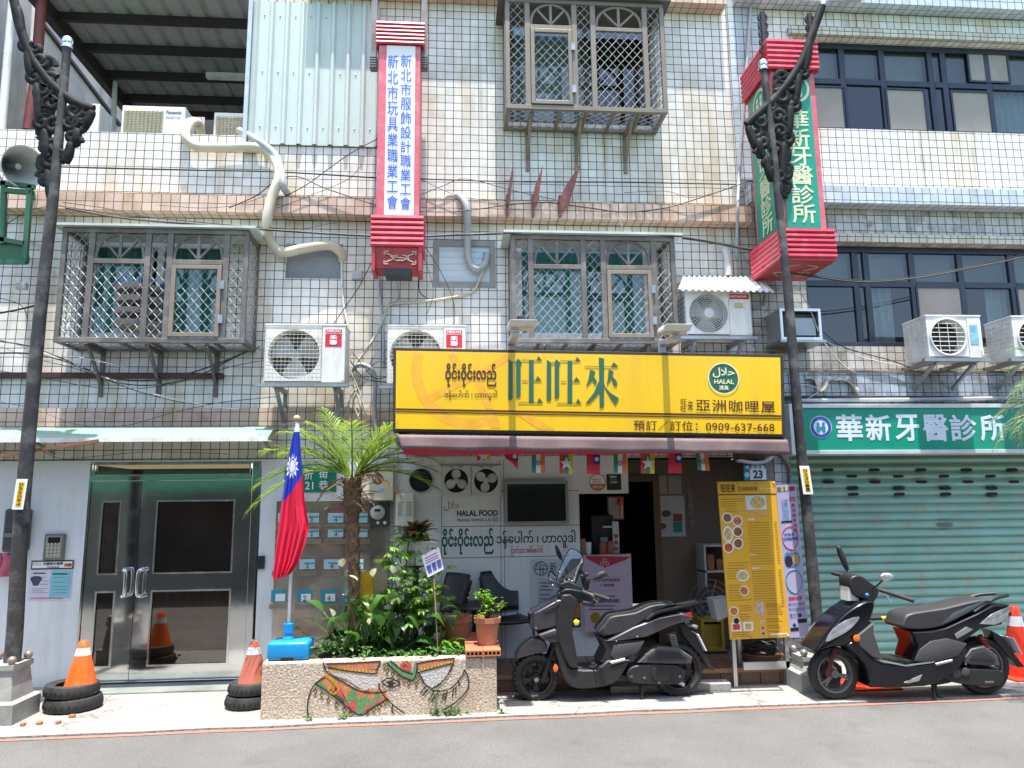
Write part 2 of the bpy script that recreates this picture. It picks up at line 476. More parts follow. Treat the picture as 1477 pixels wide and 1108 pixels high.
# ================================================================ ground
def ground_mat(name, c1, c2, scale, bump, spots=None, crack=0.0):
    m = bpy.data.materials.new(name); m.use_nodes = True
    t = m.node_tree; L = t.links; b = t.nodes['Principled BSDF']
    tc = NN(t, 'ShaderNodeTexCoord')
    n1 = NN(t, 'ShaderNodeTexNoise'); n1.inputs['Scale'].default_value = .8; n1.inputs['Detail'].default_value = 8; n1.inputs['Roughness'].default_value = .6
    n2 = NN(t, 'ShaderNodeTexNoise'); n2.inputs['Scale'].default_value = scale; n2.inputs['Detail'].default_value = 3
    vo = NN(t, 'ShaderNodeTexVoronoi'); vo.inputs['Scale'].default_value = scale * 1.3
    for n in (n1, n2, vo): L.new(tc.outputs['Object'], n.inputs['Vector'])
    ad = NN(t, 'ShaderNodeMath', operation='MULTIPLY_ADD'); ad.inputs[1].default_value = .55
    L.new(n2.outputs['Fac'], ad.inputs[0])
    hl = NN(t, 'ShaderNodeMath', operation='MULTIPLY'); hl.inputs[1].default_value = .5
    L.new(n1.outputs['Fac'], hl.inputs[0]); L.new(hl.outputs[0], ad.inputs[2])
    mr = NN(t, 'ShaderNodeMapRange'); mr.inputs['From Min'].default_value = .3; mr.inputs['From Max'].default_value = .75
    L.new(ad.outputs[0], mr.inputs['Value'])
    mx = NN(t, 'ShaderNodeMix', data_type='RGBA'); mx.inputs['A'].default_value = (*c1, 1); mx.inputs['B'].default_value = (*c2, 1)
    L.new(mr.outputs[0], mx.inputs['Factor'])
    src = mx.outputs['Result']
    v2 = NN(t, 'ShaderNodeTexVoronoi', feature='DISTANCE_TO_EDGE'); v2.inputs['Scale'].default_value = .55
    dn = NN(t, 'ShaderNodeTexNoise'); dn.inputs['Scale'].default_value = 3; dn.inputs['Detail'].default_value = 6
    L.new(tc.outputs['Object'], dn.inputs['Vector'])
    dv = NN(t, 'ShaderNodeVectorMath', operation='MULTIPLY_ADD'); dv.inputs[1].default_value = (.5, .5, .5)
    L.new(dn.outputs['Color'], dv.inputs[0]); L.new(tc.outputs['Object'], dv.inputs[2]); L.new(dv.outputs[0], v2.inputs['Vector'])
    cr = NN(t, 'ShaderNodeMapRange'); cr.inputs['From Min'].default_value = 0; cr.inputs['From Max'].default_value = .008; cr.inputs['To Min'].default_value = crack; cr.inputs['To Max'].default_value = 0
    L.new(v2.outputs['Distance'], cr.inputs['Value'])
    m2 = NN(t, 'ShaderNodeMix', data_type='RGBA'); m2.inputs['B'].default_value = (.04, .038, .035, 1)
    L.new(cr.outputs[0], m2.inputs['Factor']); L.new(src, m2.inputs['A']); src = m2.outputs['Result']
    # oil and tyre stains
    n4 = NN(t, 'ShaderNodeTexNoise'); n4.inputs['Scale'].default_value = 2.3; n4.inputs['Detail'].default_value = 4
    L.new(tc.outputs['Object'], n4.inputs['Vector'])
    m4 = NN(t, 'ShaderNodeMapRange'); m4.inputs['From Min'].default_value = .6; m4.inputs['From Max'].default_value = .75; m4.inputs['To Max'].default_value = .5
    L.new(n4.outputs['Fac'], m4.inputs['Value'])
    m5 = NN(t, 'ShaderNodeMix', data_type='RGBA'); m5.inputs['B'].default_value = (*(spots or (.05, .05, .05)), 1)
    L.new(m4.outputs[0], m5.inputs['Factor']); L.new(src, m5.inputs['A'])
    L.new(m5.outputs['Result'], b.inputs['Base Color'])
    b.inputs['Roughness'].default_value = .9
    bp = NN(t, 'ShaderNodeBump'); bp.inputs['Strength'].default_value = bump; bp.inputs['Distance'].default_value = .012
    L.new(vo.outputs['Distance'], bp.inputs['Height']); L.new(bp.outputs[0], b.inputs['Normal'])
    return m
M_asphalt = ground_mat('asphalt', (.08, .078, .074), (.185, .18, .17), 70, .6, (.085, .082, .078), .1)
M_conc = ground_mat('pavement_concrete', (.2, .192, .178), (.34, .33, .305), 40, .25, (.2, .19, .17), .5)
EDL, EDR = atz(0, 1066), atz(1477, 1005)
def edge_y(x, off=0): return EDL.y + (EDR.y - EDL.y) * (x - EDL.x) / (EDR.x - EDL.x) + off
mb = MB(); mb.quad((-90, -90, 0), (90, -90, 0), (90, 90, 0), (-90, 90, 0))
tag(mb.build('road', M_asphalt), None, kind='structure')
mb = MB()
x0, x1 = -16, 16
N = 64
def wig(x): return .012 * sin(x * 5.3) + .010 * sin(x * 13.1 + 1)
for i in range(N):
    a, b = x0 + (x1 - x0) * i / N, x0 + (x1 - x0) * (i + 1) / N
    pa, pb = (a, edge_y(a) + wig(a)), (b, edge_y(b) + wig(b))
    mb.quad((*pa, .016), (*pb, .016), (b, 1.0, .016), (a, 1.0, .016))
    mb.quad((*pa, -.01), (*pb, -.01), (*pb, .016), (*pa, .016))
tag(mb.build('pavement', M_conc), None, kind='structure')
M_redline = mat('worn_red_road_paint', (.42, .15, .1), .8, var=.25, scale=30, dirt=(.17, .16, .15), dirt_amt=1.6, dscale=5, bump=.3)
mb = MB()
for i in range(N):
    a, b = x0 + (x1 - x0) * i / N, x0 + (x1 - x0) * (i + 1) / N
    mb.quad((a, edge_y(a) - .075 + wig(a) * .6, .004), (b, edge_y(b) - .075 + wig(b) * .6, .004), (b, edge_y(b) - .02 + wig(b), .004), (a, edge_y(a) - .02 + wig(a), .004))
tag(mb.build('kerb_line', M_redline), None, kind='structure')
GZ = .016

# ================================================================ facades
WHITE1, WHITE2 = (.65, .63, .58), (.78, .76, .71)
M_tile = tile_mat('white_wall_tiles', WHITE1, WHITE2, (.085, .074, .064), (.7, .52, .28), .75, soot=(.55, .5, .42), soot_amt=.3)
M_tile_grey = tile_mat('shaded_wall_tiles', (.55, .56, .57), (.68, .68, .67), (.05, .046, .042), (.62, .56, .45), .5, soot=(.5, .48, .44), soot_amt=.4)
M_peach = tile_mat('peach_ledge_tiles', (.56, .4, .31), (.66, .5, .4), (.1, .07, .055), (.62, .4, .25), .6, soot=(.5, .42, .34), soot_amt=.5)
M_blue = tile_mat('pale_blue_tiles', (.44, .51, .57), (.57, .63, .67), (.09, .09, .09), (.7, .62, .5), .5, soot=(.55, .5, .42), soot_amt=.5)
M_beige = tile_mat('beige_soffit_tiles', (.5, .47, .37), (.6, .56, .45), (.08, .07, .06), (.6, .55, .4), .5, soot=(.4, .38, .33), soot_amt=.5)
M_grimy = tile_mat('grimy_wall_tiles', (.42, .4, .36), (.6, .58, .53), (.06, .055, .05), (.5, .45, .36), .8, soot=(.28, .25, .2), soot_amt=.85)
M_plaster = mat('white_painted_plaster', (.68, .71, .72), .7, var=.05, scale=3, bump=.12, bscale=40, dirt=(.42, .4, .36), dirt_amt=.45, dscale=3, streak=True)
M_conc_grey = mat('weathered_concrete', (.42, .39, .34), .85, var=.2, scale=2, bump=.3, dirt=(.12, .11, .1), dirt_amt=.85, dscale=1.2, streak=True)
M_mortar = mat('mortar', (.3, .3, .29), .9, var=.15, scale=10, bump=.4)
M_teal_curtain = mat('teal_curtain', (.07, .36, .34), .8, var=.15, scale=3)
M_white_frame = mat('white_window_frame', (.7, .71, .72), .45, var=.05)
M_navy = mat('navy_window_frame', (.012, .02, .04), .35, var=.15, scale=6, dirt=(.06, .065, .07), dirt_amt=.4)
G_teal = glass_mat('teal_glass', (.72, .92, .9), .07)
G_dark = glass_mat('dark_glass', (.5, .57, .56), .05)
M_room = mat('unlit_room', (.08, .08, .08), .9, var=.1)

ZT = 8.45
XL = at(0, 600, 0).x - 3.4
XB = at(362, 100, 0).x           # left end of the full-height wall
XC = 3.43                        # party line with the clinic building
ZPAR = at(180, 191, 0).z
bld = thing('tiled_building', 'white tiled shop house with grilled windows and a peach tiled ledge', 'building', (0, 0, 0))
zgf = at(250, 664, 0).z          # lower edge of the tiles above the door
SHX0, SHX1 = at(577, 800, 0).x, at(1134, 800, 0).x
DX0, DX1, _, DZ1 = rect(119, 666, 372, 985, 0)
w1 = rect(121, 345, 327, 487, 0)
w2 = rect(745, 348, 940, 487, 0)
w3 = rect(734, 6, 946, 179, 0)
v1 = rect(412, 352, 494, 402, 0)
v2 = rect(631, 353, 706, 408, 0)
holes = [w1, w2, w3, v1, v2]
mb = MB()
wall_holes(mb, XL, XB, zgf, ZPAR, 0, .18, holes)
wall_holes(mb, XB, XC - .1, zgf, ZT, 0, .18, holes)
mb.build('wall', M_tile, bld)
# ground floor masonry: white plaster piers
mb = MB(); wall_holes(mb, XL, SHX0, -.1, zgf, -.012, .18, [(DX0, DX1, -1, DZ1)]); mb.build('ground_floor_wall', M_plaster, bld)
mb = MB(); mb.box(SHX1, XC + .25, -.012, .18, -.1, zgf); mb.build('ground_floor_wall', M_plaster, bld)
# ledges
LZ1, LZ0 = at(750, 293, 0).z, 4.995
mb = MB(); mb.box(XL, XC + .04, -.2, -.001, LZ0, LZ1 - .06); mb.build('ledge', M_peach, bld)
mb = MB(); mb.box(XL, XC, -.045, -.001, LZ1 - .06, LZ1 + .012); mb.build('ledge_top_tile', M_peach, bld)
mb = MB(); mb.box(at(445, 0, 0).x, XC - .1, -.2, -.001, 7.79, 8.1); mb.build('ledge', M_peach, bld)
p0, p1, pz0, pz1 = rect(0, 589, 398, 615, 0)
mb = MB(); mb.box(XL, at(575, 600, 0).x, -.03, -.001, pz0, pz1); mb.build('tile_band', M_peach, bld)

def glazed(par, hole, nb, room_m, cur=(), depth=.1, frm=M_white_frame, glz=G_teal, transom=None, w=.05, back=True, splits=None, curt_m=None):
    """window set in a hole: frame with mullions, one pane mesh, curtains behind, dark room box"""
    x0, x1, z0, z1 = hole
    m = MB(); frame_rect(m, x0, x1, z0, z1, depth - .03, depth + .03, w)
    xs = [x0 + (x1 - x0) * k / nb for k in range(1, nb)] if splits is None else splits
    for x in xs: m.box(x - w / 2, x + w / 2, depth - .025, depth + .025, z0 + w, z1 - w)
    if transom:
        ed = [x0 + w] + [q for x in xs for q in (x - w / 2, x + w / 2)] + [x1 - w]
        for a, b in zip(ed[::2], ed[1::2]): m.box(a, b, depth - .028, depth + .028, transom - w / 2, transom + w / 2)
    f = m.build('window', frm, par, bevel=.004)
    m = MB(); m.quad((x0 + w / 2, depth, z0 + w / 2), (x1 - w / 2, depth, z0 + w / 2), (x1 - w / 2, depth, z1 - w / 2), (x0 + w / 2, depth, z1 - w / 2))
    m.build('pane', glz, f)
    for a, b, cm in cur:
        m = MB()
        n = max(8, int((b - a) / .012))
        m.grid(lambda u, v: V((a + (b - a) * u, depth + .07 + .022 * sin(u * (b - a) * 62 + a * 9) + .012 * sin(u * (b - a) * 27), z0 + (z1 - z0) * v)), n, 1)
        m.build('curtain', cm, f, smooth=180, fix=False)
    m = MB()
    d = depth + .9
    m.quad((x0, d, z0), (x1, d, z0), (x1, d, z1), (x0, d, z1)); m.quad((x0, depth + .04, z1), (x1, depth + .04, z1), (x1, d, z1), (x0, d, z1))
    m.quad((x0, depth + .04, z0), (x1, depth + .04, z0), (x1, d, z0), (x0, d, z0)); m.quad((x0, depth + .04, z0), (x0, d, z0), (x0, d, z1), (x0, depth + .04, z1)); m.quad((x1, depth + .04, z0), (x1, d, z0), (x1, d, z1), (x1, depth + .04, z1))
    m.build('room', room_m, f)
    return f
def fx(h, k): return h[0] + (h[1] - h[0]) * k
M_grey_curtain = mat('grey_net_curtain', (.16, .2, .24), .9, var=.2, scale=4)
M_pale_curtain = mat('pale_curtain', (.5, .58, .62), .9, var=.12, scale=4)
M_screen = mat('insect_screen', (.3, .275, .25), .9, var=.12, scale=2, dirt=(.2, .18, .16), dirt_amt=.5)
glazed(bld, w1, 2, M_room, [(w1[0], fx(w1, .36), M_teal_curtain), (fx(w1, .45), w1[1], M_teal_curtain)], splits=[fx(w1, .42), fx(w1, .5)], w=.07)
glazed(bld, w2, 2, M_room, [(w2[0], fx(w2, .55), M_teal_curtain), (fx(w2, .56), w2[1], M_teal_curtain)], splits=[fx(w2, .66)], w=.07)
glazed(bld, w3, 2, M_room, [(w3[0], fx(w3, .52), M_pale_curtain)], frm=mat('brown_window_frame', (.05, .045, .04), .5), glz=G_dark, splits=[fx(w3, .53)], w=.06)
# two walled-up vents
mb = MB(); mb.box(v1[0], v1[1], .06, .1, v1[2], v1[3]); mb.build('vent_board', mat('grey_fibre_board', (.27, .29, .3), .7, var=.15, scale=5, dirt=(.12, .12, .12)), bld)
mb = MB(); frame_rect(mb, v2[0] - .05, v2[1] + .07, v2[2] - .06, v2[3] + .05, -.008, .0, .07); mb.build('mortar_frame', M_mortar, bld)
mb = MB()
mb.box(v2[0], v2[1], .015, .05, v2[2], v2[3])
for k in range(1, 6):
    z = v2[2] + (v2[3] - v2[2]) * k / 6
    mb.box(v2[0], v2[1], .009, .0145, z - .004, z + .004)
mb.build('vent_board', mat('white_vent_board', (.6, .68, .72), .5, var=.05), bld)

# corrugated metal wall closing the terrace, on the tiled wall's face
M_sheet = mat('pale_green_steel_sheet', (.5, .56, .53), .45, .0, var=.05, scale=2, dirt=(.4, .42, .38), dirt_amt=.5, dscale=3, streak=True)
SX0, SX1 = at(366, 100, -.05).x, at(546, 100, -.05).x
SZ0, SZ1 = at(450, 208, -.05).z, at(455, 3, -.05).z
mb = MB()
ribs = 8
prof = []
for k in range(ribs + 1):
    x = SX0 + (SX1 - SX0) * k / ribs
    prof += [(x - .035, -.02), (x - .014, -.055), (x + .014, -.055), (x + .035, -.02)]
prof = [(SX0 - .04, -.02)] + prof[2:-2] + [(SX1, -.02)]
prof = sorted(prof)
for (a, ya), (b, yb) in zip(prof, prof[1:]):
    mb.quad((a, ya, SZ0), (b, yb, SZ0), (b, yb, SZ1), (a, ya, SZ1))
    mb.quad((a, ya + .004, SZ0), (b, yb + .004, SZ0), (b, yb + .004, SZ1), (a, ya + .004, SZ1))
for k in range(ribs):
    for z in (.12, .5, .9):
        if rnd.random() < .7:
            mb.sphere((SX0 + (SX1 - SX0) * (k + .5) / ribs, -.023, SZ0 + (SZ1 - SZ0) * z), .009, 6, 4, 1)
sh = mb.build('corrugated_wall', [M_sheet, M_steel], None, fix=False)
tag(sh, 'pale green corrugated steel sheet closing off the roof terrace beside the blue lettered sign', 'metal sheet')
mb = MB(); mb.box(SX0 - .09, SX0 - .045, -.06, .05, SZ0, ZT); mb.build('corner_post', mat('pale_steel_post', (.45, .5, .58), .4, .3), bld)

# ---------------------------------------------------------------- roof terrace: corrugated canopy on purlins, side wall, pipes
can = thing('terrace_roof', 'corrugated metal roof on dark steel purlins over the upper terrace', 'roof', (-4, 1.5, 7.5))
M_purlin = mat('dark_brown_steel', (.035, .026, .024), .6, var=.2)
M_roofsheet = mat('grey_roof_sheet', (.4, .4, .385), .6, .1, var=.15, scale=2.5, dirt=(.16, .15, .14), dirt_amt=.6, dscale=2.5)
ya, yb = .25, 3.6
za, zb = 8.2, 8.2
xa, xb = -5.2, XB - .05
def rz(y): return za + (zb - za) * (y - ya) / (yb - ya)
mb = MB()
xs = []
k = xa
while k < xb:
    xs += [(k, 0), (k + .16, 0), (k + .185, .035), (k + .225, .035), (k + .25, 0)]
    k += .25
for (a, da), (b, db) in zip(xs, xs[1:]):
    mb.quad((a, ya, rz(ya) + da), (b, ya, rz(ya) + db), (b, yb, rz(yb) + db), (a, yb, rz(yb) + da))
mb.build('roof_sheet', M_roofsheet, can, fix=False)
for y in (.4, 1.05, 1.72, 2.38, 3.02, 3.5):
    mb = MB(); mb.box(xa, xb, y - .03, y + .03, rz(y) - .12, rz(y) - .005); mb.build('purlin', M_purlin, can)
mb = MB(); mb.beam((xa + .0, ya - .1, rz(ya) - .11), (xa + .0, yb, rz(yb) - .11), .1, .2); mb.build('side_beam', M_purlin, can)
mb = MB(); mb.box(at(300, 110, 2.2).x, at(362, 110, 2.2).x, 2.1, 2.2, rz(2.2) - .2, rz(2.2) - .13); mb.build('light_batten', M_white, can)
# terrace back wall and floor (part of the building), neighbour's side wall
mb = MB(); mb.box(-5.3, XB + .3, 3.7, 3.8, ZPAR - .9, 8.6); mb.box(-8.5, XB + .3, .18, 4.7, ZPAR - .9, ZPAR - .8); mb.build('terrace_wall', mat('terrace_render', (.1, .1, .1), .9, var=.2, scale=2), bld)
nb = thing('neighbouring_wall', 'stained bare concrete wall of the neighbouring house seen past the terrace', 'wall', (-5, 2, 0))
mb = MB(); mb.prism([(-6.0, -.2, 4.9), (-5.95, 9.0, 4.9), (-5.95, 9.0, 13), (-6.0, -.2, 13)], (-.3, 0, 0)); mb.build('wall_face', M_conc_grey, nb)
mb = MB(); mb.beam(atx(60, 33, -5.97), atx(173, 181, -5.95), .06, .05); mb.build('flashing', M_purlin, nb)
M_pipe_grey = mat('grey_pvc', (.4, .41, .42), .45, var=.1, dirt=(.2, .19, .18))
M_pipe_white = mat('white_pvc', (.62, .62, .6), .45, var=.1, dirt=(.35, .32, .28))
def pipe(name, label, pts, r, m, cat='pipe', group=None, k=6, n=10):
    o = MB().tube(catmull(pts, k), r, n).build(name, m, None, smooth=60, loc=pts[0])
    return tag(o, label, cat, group)
pipe('drain_pipe', 'white vertical drain pipe at the top left edge of the picture', [at(2, 190, .3), at(18, 0, .3), at(22, -60, .3)], .045, M_pipe_white)
pipe('drain_pipe', 'thin white vertical pipe standing behind the roof air conditioners', [at(163, 192, 2.5), at(166, 118, 2.5)], .035, M_pipe_white)
pipe('steel_post', 'rust red steel post holding the terrace roof beside the ornate lamp post', [at(40, 188, .5), at(52, 100, .5), at(62, -30, .5)], .06, mat('rust_red_steel', (.16, .035, .03), .6, var=.3, dirt=(.05, .03, .03)), 'post')
pipe('drain_pipe', 'pale vertical pipe between the concrete wall and the rust red post', [at(40, 190, .9), at(48, 40, .9), at(52, -50, .9)], .03, M_pipe_white)

# ================================================================ the clinic building on the right
cl = thing('clinic_building', 'white and pale blue tiled building with long navy framed window bands above a green shutter', 'building', (6, 0, 0))
XR = at(1477, 500, 0).x + 2.2
CW0 = at(1148, 120, 0).x
b1 = (at(1160, 120, .0).x - .12, XR - .15, at(1300, 188, .0).z, at(1300, 58, 0).z)
b2 = (at(1163, 420, 0).x, XR - .15, at(1300, 500, 0).z, at(1300, 352, 0).z)
SHL, SHR = at(1163, 780, .2).x - .3, XR - .3
zs1 = at(1310, 655, 0).z
mb = MB(); wall_holes(mb, XC - .098, XR, zs1 + .02, at(1300, 268, 0).z - .05, .0, .25, [b2]); mb.build('wall', M_grimy, cl)
mb = MB(); wall_holes(mb, XC - .098, XR, at(1300, 268, 0).z - .05, ZT + .4, .0, .25, [b1]); mb.build('wall', M_tile, cl)
# ledges in pale blue tiles
zt, zb_ = at(1300, 275, -.1).z, at(1300, 294, -.2).z
mb = MB(); mb.box(XC + .05, XR, -.2, -.001, zb_, zt); mb.build('ledge', M_blue, cl)
mb = MB(); mb.box(XC + .05, XR, -.2, -.001, at(1330, 8, -.2).z, at(1330, 8, -.2).z + .3); mb.build('ledge', M_blue, cl)
zq = at(1320, 541, -.02).z
mb = MB(); mb.box(XC + .25, XR, -.16, -.001, at(1320, 571, -.16).z, zq); mb.build('ledge', tile_mat('dirty_blue_tiles', (.3, .36, .42), (.45, .5, .55), (.06, .06, .06), (.4, .33, .24), .9, soot=(.3, .26, .2), soot_amt=.9), cl)
mb = MB(); mb.box(XC + .25, XR, -.163, -.001, zq + .001, zq + .03); mb.build('ledge_top', mat('dirty_cement', (.22, .18, .13), .95, var=.3, scale=6, bump=.4), cl)
# beige tiled window heads
for h in (b1, b2):
    mb = MB(); mb.box(h[0] - .05, XR, -.06, -.001, h[3] + .0, h[3] + .1); mb.build('window_head', M_beige, cl)
# pale blue corner strip
mb = MB(); mb.box(XC - .02, at(1100, 100, -.01).x, -.02, -.001, at(1080, 276, 0).z, ZT); mb.build('corner_strip', M_blue, cl)
def band(h, cuts, tz, curt, screens):
    x0, x1, z0, z1 = h
    f = glazed(cl, h, 2, M_room, [], .14, M_navy, G_dark, transom=z0 + (z1 - z0) * tz, w=.075, splits=cuts)
    for a, b, lo, m_ in curt:
        m = MB(); n = max(8, int((b - a) / .012))
        zz0 = z0 if lo else z0 + (z1 - z0) * tz; zz1 = z0 + (z1 - z0) * tz if lo else z1
        m.grid(lambda u, v: V((a + (b - a) * u, .27 + .02 * sin(u * (b - a) * 60), zz0 + (zz1 - zz0) * v)), n, 1)
        m.build('curtain', m_, f, smooth=180, fix=False)
    m = MB(); zt_ = z0 + (z1 - z0) * tz; m = None
    ed = [x0 + .05] + cuts + [x1]
    for i, (p_, q_) in enumerate(zip(ed, ed[1:])):
        if q_ - p_ > .15: m = MB(); m.box(p_ + .03, q_ - .03, .24, .25, zt_ + (z1 - zt_) * (0, .25, 0, .1, 0)[i % 5], z1); m.build('blind', mat('blind_%s' % 'abc'[i % 3], ((.3, .33, .31), (.2, .23, .22), (.38, .38, .34))[i % 3], .8, var=.2, scale=2), f)
    for a, b, zz0, zz1 in screens:
        m = MB(); m.box(a, b, .118, .122, z0 + (z1 - z0) * zz0, z0 + (z1 - z0) * zz1); sc = m.build('insect_screen', M_screen, f)
        m = MB(); frame_rect(m, a - .02, b + .02, z0 + (z1 - z0) * zz0 - .02, z0 + (z1 - z0) * zz1 + .02, .105, .128, .025); m.build('screen_frame', M_navy, f)
u1 = lambda px: at(px, 150, .14).x
band(b1, [u1(1218), u1(1276), u1(1346), u1(1365), u1(1428), u1(1500), u1(1570)], .57,
     [(u1(1432), u1(1477) + .4, True, M_pale_curtain), (u1(1400), u1(1460), False, M_pale_curtain)],
     [(u1(1170), u1(1220) - .02, .02, .5), (u1(1276) + .02, u1(1332), .02, .5), (u1(1370) + .02, u1(1428) - .03, .02, .5), (u1(1402), u1(1458), .63, .94)])
u2 = lambda px: at(px, 430, .14).x
band(b2, [u2(1236), u2(1252), u2(1318), u2(1388), u2(1462), u2(1530)], .63,
     [(u2(1256), u2(1296), True, M_pale_curtain), (u2(1432), u2(1462), True, M_pale_curtain), (u2(1425), u2(1460), False, M_pale_curtain)],
     [(u2(1322), u2(1384), .3, .6), (u2(1466), u2(1520), .1, .6)])
for a, b in ((XC + .25, SHL), (SHR, XR)): mb = MB(); mb.box(a, b, 0, .25, -.1, zs1 + .02); mb.build('ground_floor_wall', M_blue, cl)

# roller shutter (clinic): slats with grooves, air slots
M_shut = mat('green_shutter_paint', (.25, .48, .415), .45, var=.16, scale=2.5, dirt=(.33, .26, .17), dirt_amt=.75, dscale=5, rvar=.2)
sz0, sz1 = 0.02, zs1 + .1
shut = thing('roller_shutter', 'closed green roller shutter with rows of air slots under the dental clinic sign', 'shutter', ((SHL + SHR) / 2, .2, 0))
mb = MB()
sp = .095
ny = int((sz1 - sz0) / sp) + 1
def sp_prof(z):
    t = ((z - sz0) / sp) % 1.0
    return .2 - .03 * sin(PI * min(1, t / .8)) if t < .8 else .2 + .012
zz = []
for k in range(ny):
    for t in (0, .1, .25, .4, .55, .7, .79, .8, .99): zz.append(sz0 + (k + t) * sp)
for a, b in zip(zz, zz[1:]): mb.quad((SHL, sp_prof(a), a), (SHR, sp_prof(a), a), (SHR, sp_prof(b), b), (SHL, sp_prof(b), b))
mb.build('slats', M_shut, shut, smooth=40, fix=False)
slots = [(x, y) for y, xs_ in ((678, (1195, 1262, 1329, 1395, 1461)), (687, (1229, 1296, 1362, 1429)), (695, (1196, 1263, 1330, 1397, 1463)), (704, (1231, 1298, 1365, 1432)), (713, (1231, 1298, 1365, 1432))) for x in xs_]
for x, y in slots:
    c = at(x, y, .165); mb = MB()
    mb.prism([c + V((.035 * cos(a) + (.03 if cos(a) > 0 else -.03), 0, .018 * sin(a))) for a in [i * PI / 6 for i in range(12)]], (0, .03, 0)); mb.build('air_slot', M_dark, shut)
mb = MB()
c = at(1363, 757, .163); mb.prism([c + V((.06 * cos(a) + (.04 if cos(a) > 0 else -.04), 0, .028 * sin(a))) for a in [i * PI / 6 for i in range(12)]], (0, .02, 0)); mb.build('mail_slot', mat('grey_slot', (.18, .22, .21), .4, .5), shut)
mb = MB(); mb.box(SHL, SHR, .02, .25, sz1 - .02, sz1 + .25); mb.build('shutter_box', mat('grey_green_box', (.16, .2, .18), .6), shut)
mb = MB(); mb.box(SHL - .07, SHL, .05, .24, 0, sz1); mb.build('guide_rail', M_steel, shut)
# ================================================================ window grilles (bay cages)
def lattice(mb, o, ux, uz, w, h, sx, sz, r, mi=0, inset=0.0):
    o, ux, uz = V(o), V(ux).normalized(), V(uz).normalized()
    nn = ux.cross(uz) * (r * .9)
    sl = sz / sx
    for sg in (1, -1):
        k = -int(h / sz) - 2
        while k * sx < w + h / sl + sx:
            x0 = k * sx if sg > 0 else k * sx
            pts = []
            # line x = x0 + sg*z/sl  (z from 0..h)
            za, zb = 0.0, h
            f = lambda z: x0 + sg * z / sl
            lo, hi = sorted((f(0), f(h)))
            if hi > 0 and lo < w:
                zs = [0, h]
                for xx in (0, w):
                    z = (xx - x0) * sl * sg
                    if 0 < z < h: zs.append(z)
                zs = sorted(z for z in zs if -1e-6 <= f(z) <= w + 1e-6)
                if len(zs) >= 2 and zs[-1] - zs[0] > .01:
                    off = nn * sg
                    mb.tube([o + ux * f(zs[0]) + uz * zs[0] + off, o + ux * f(zs[-1]) + uz * zs[-1] + off], r, 4, mi)
            k += 1
        if sg > 0: continue
M_wire = mat('galvanised_wire', (.5, .5, .5), .45, .6, var=.2, scale=15)
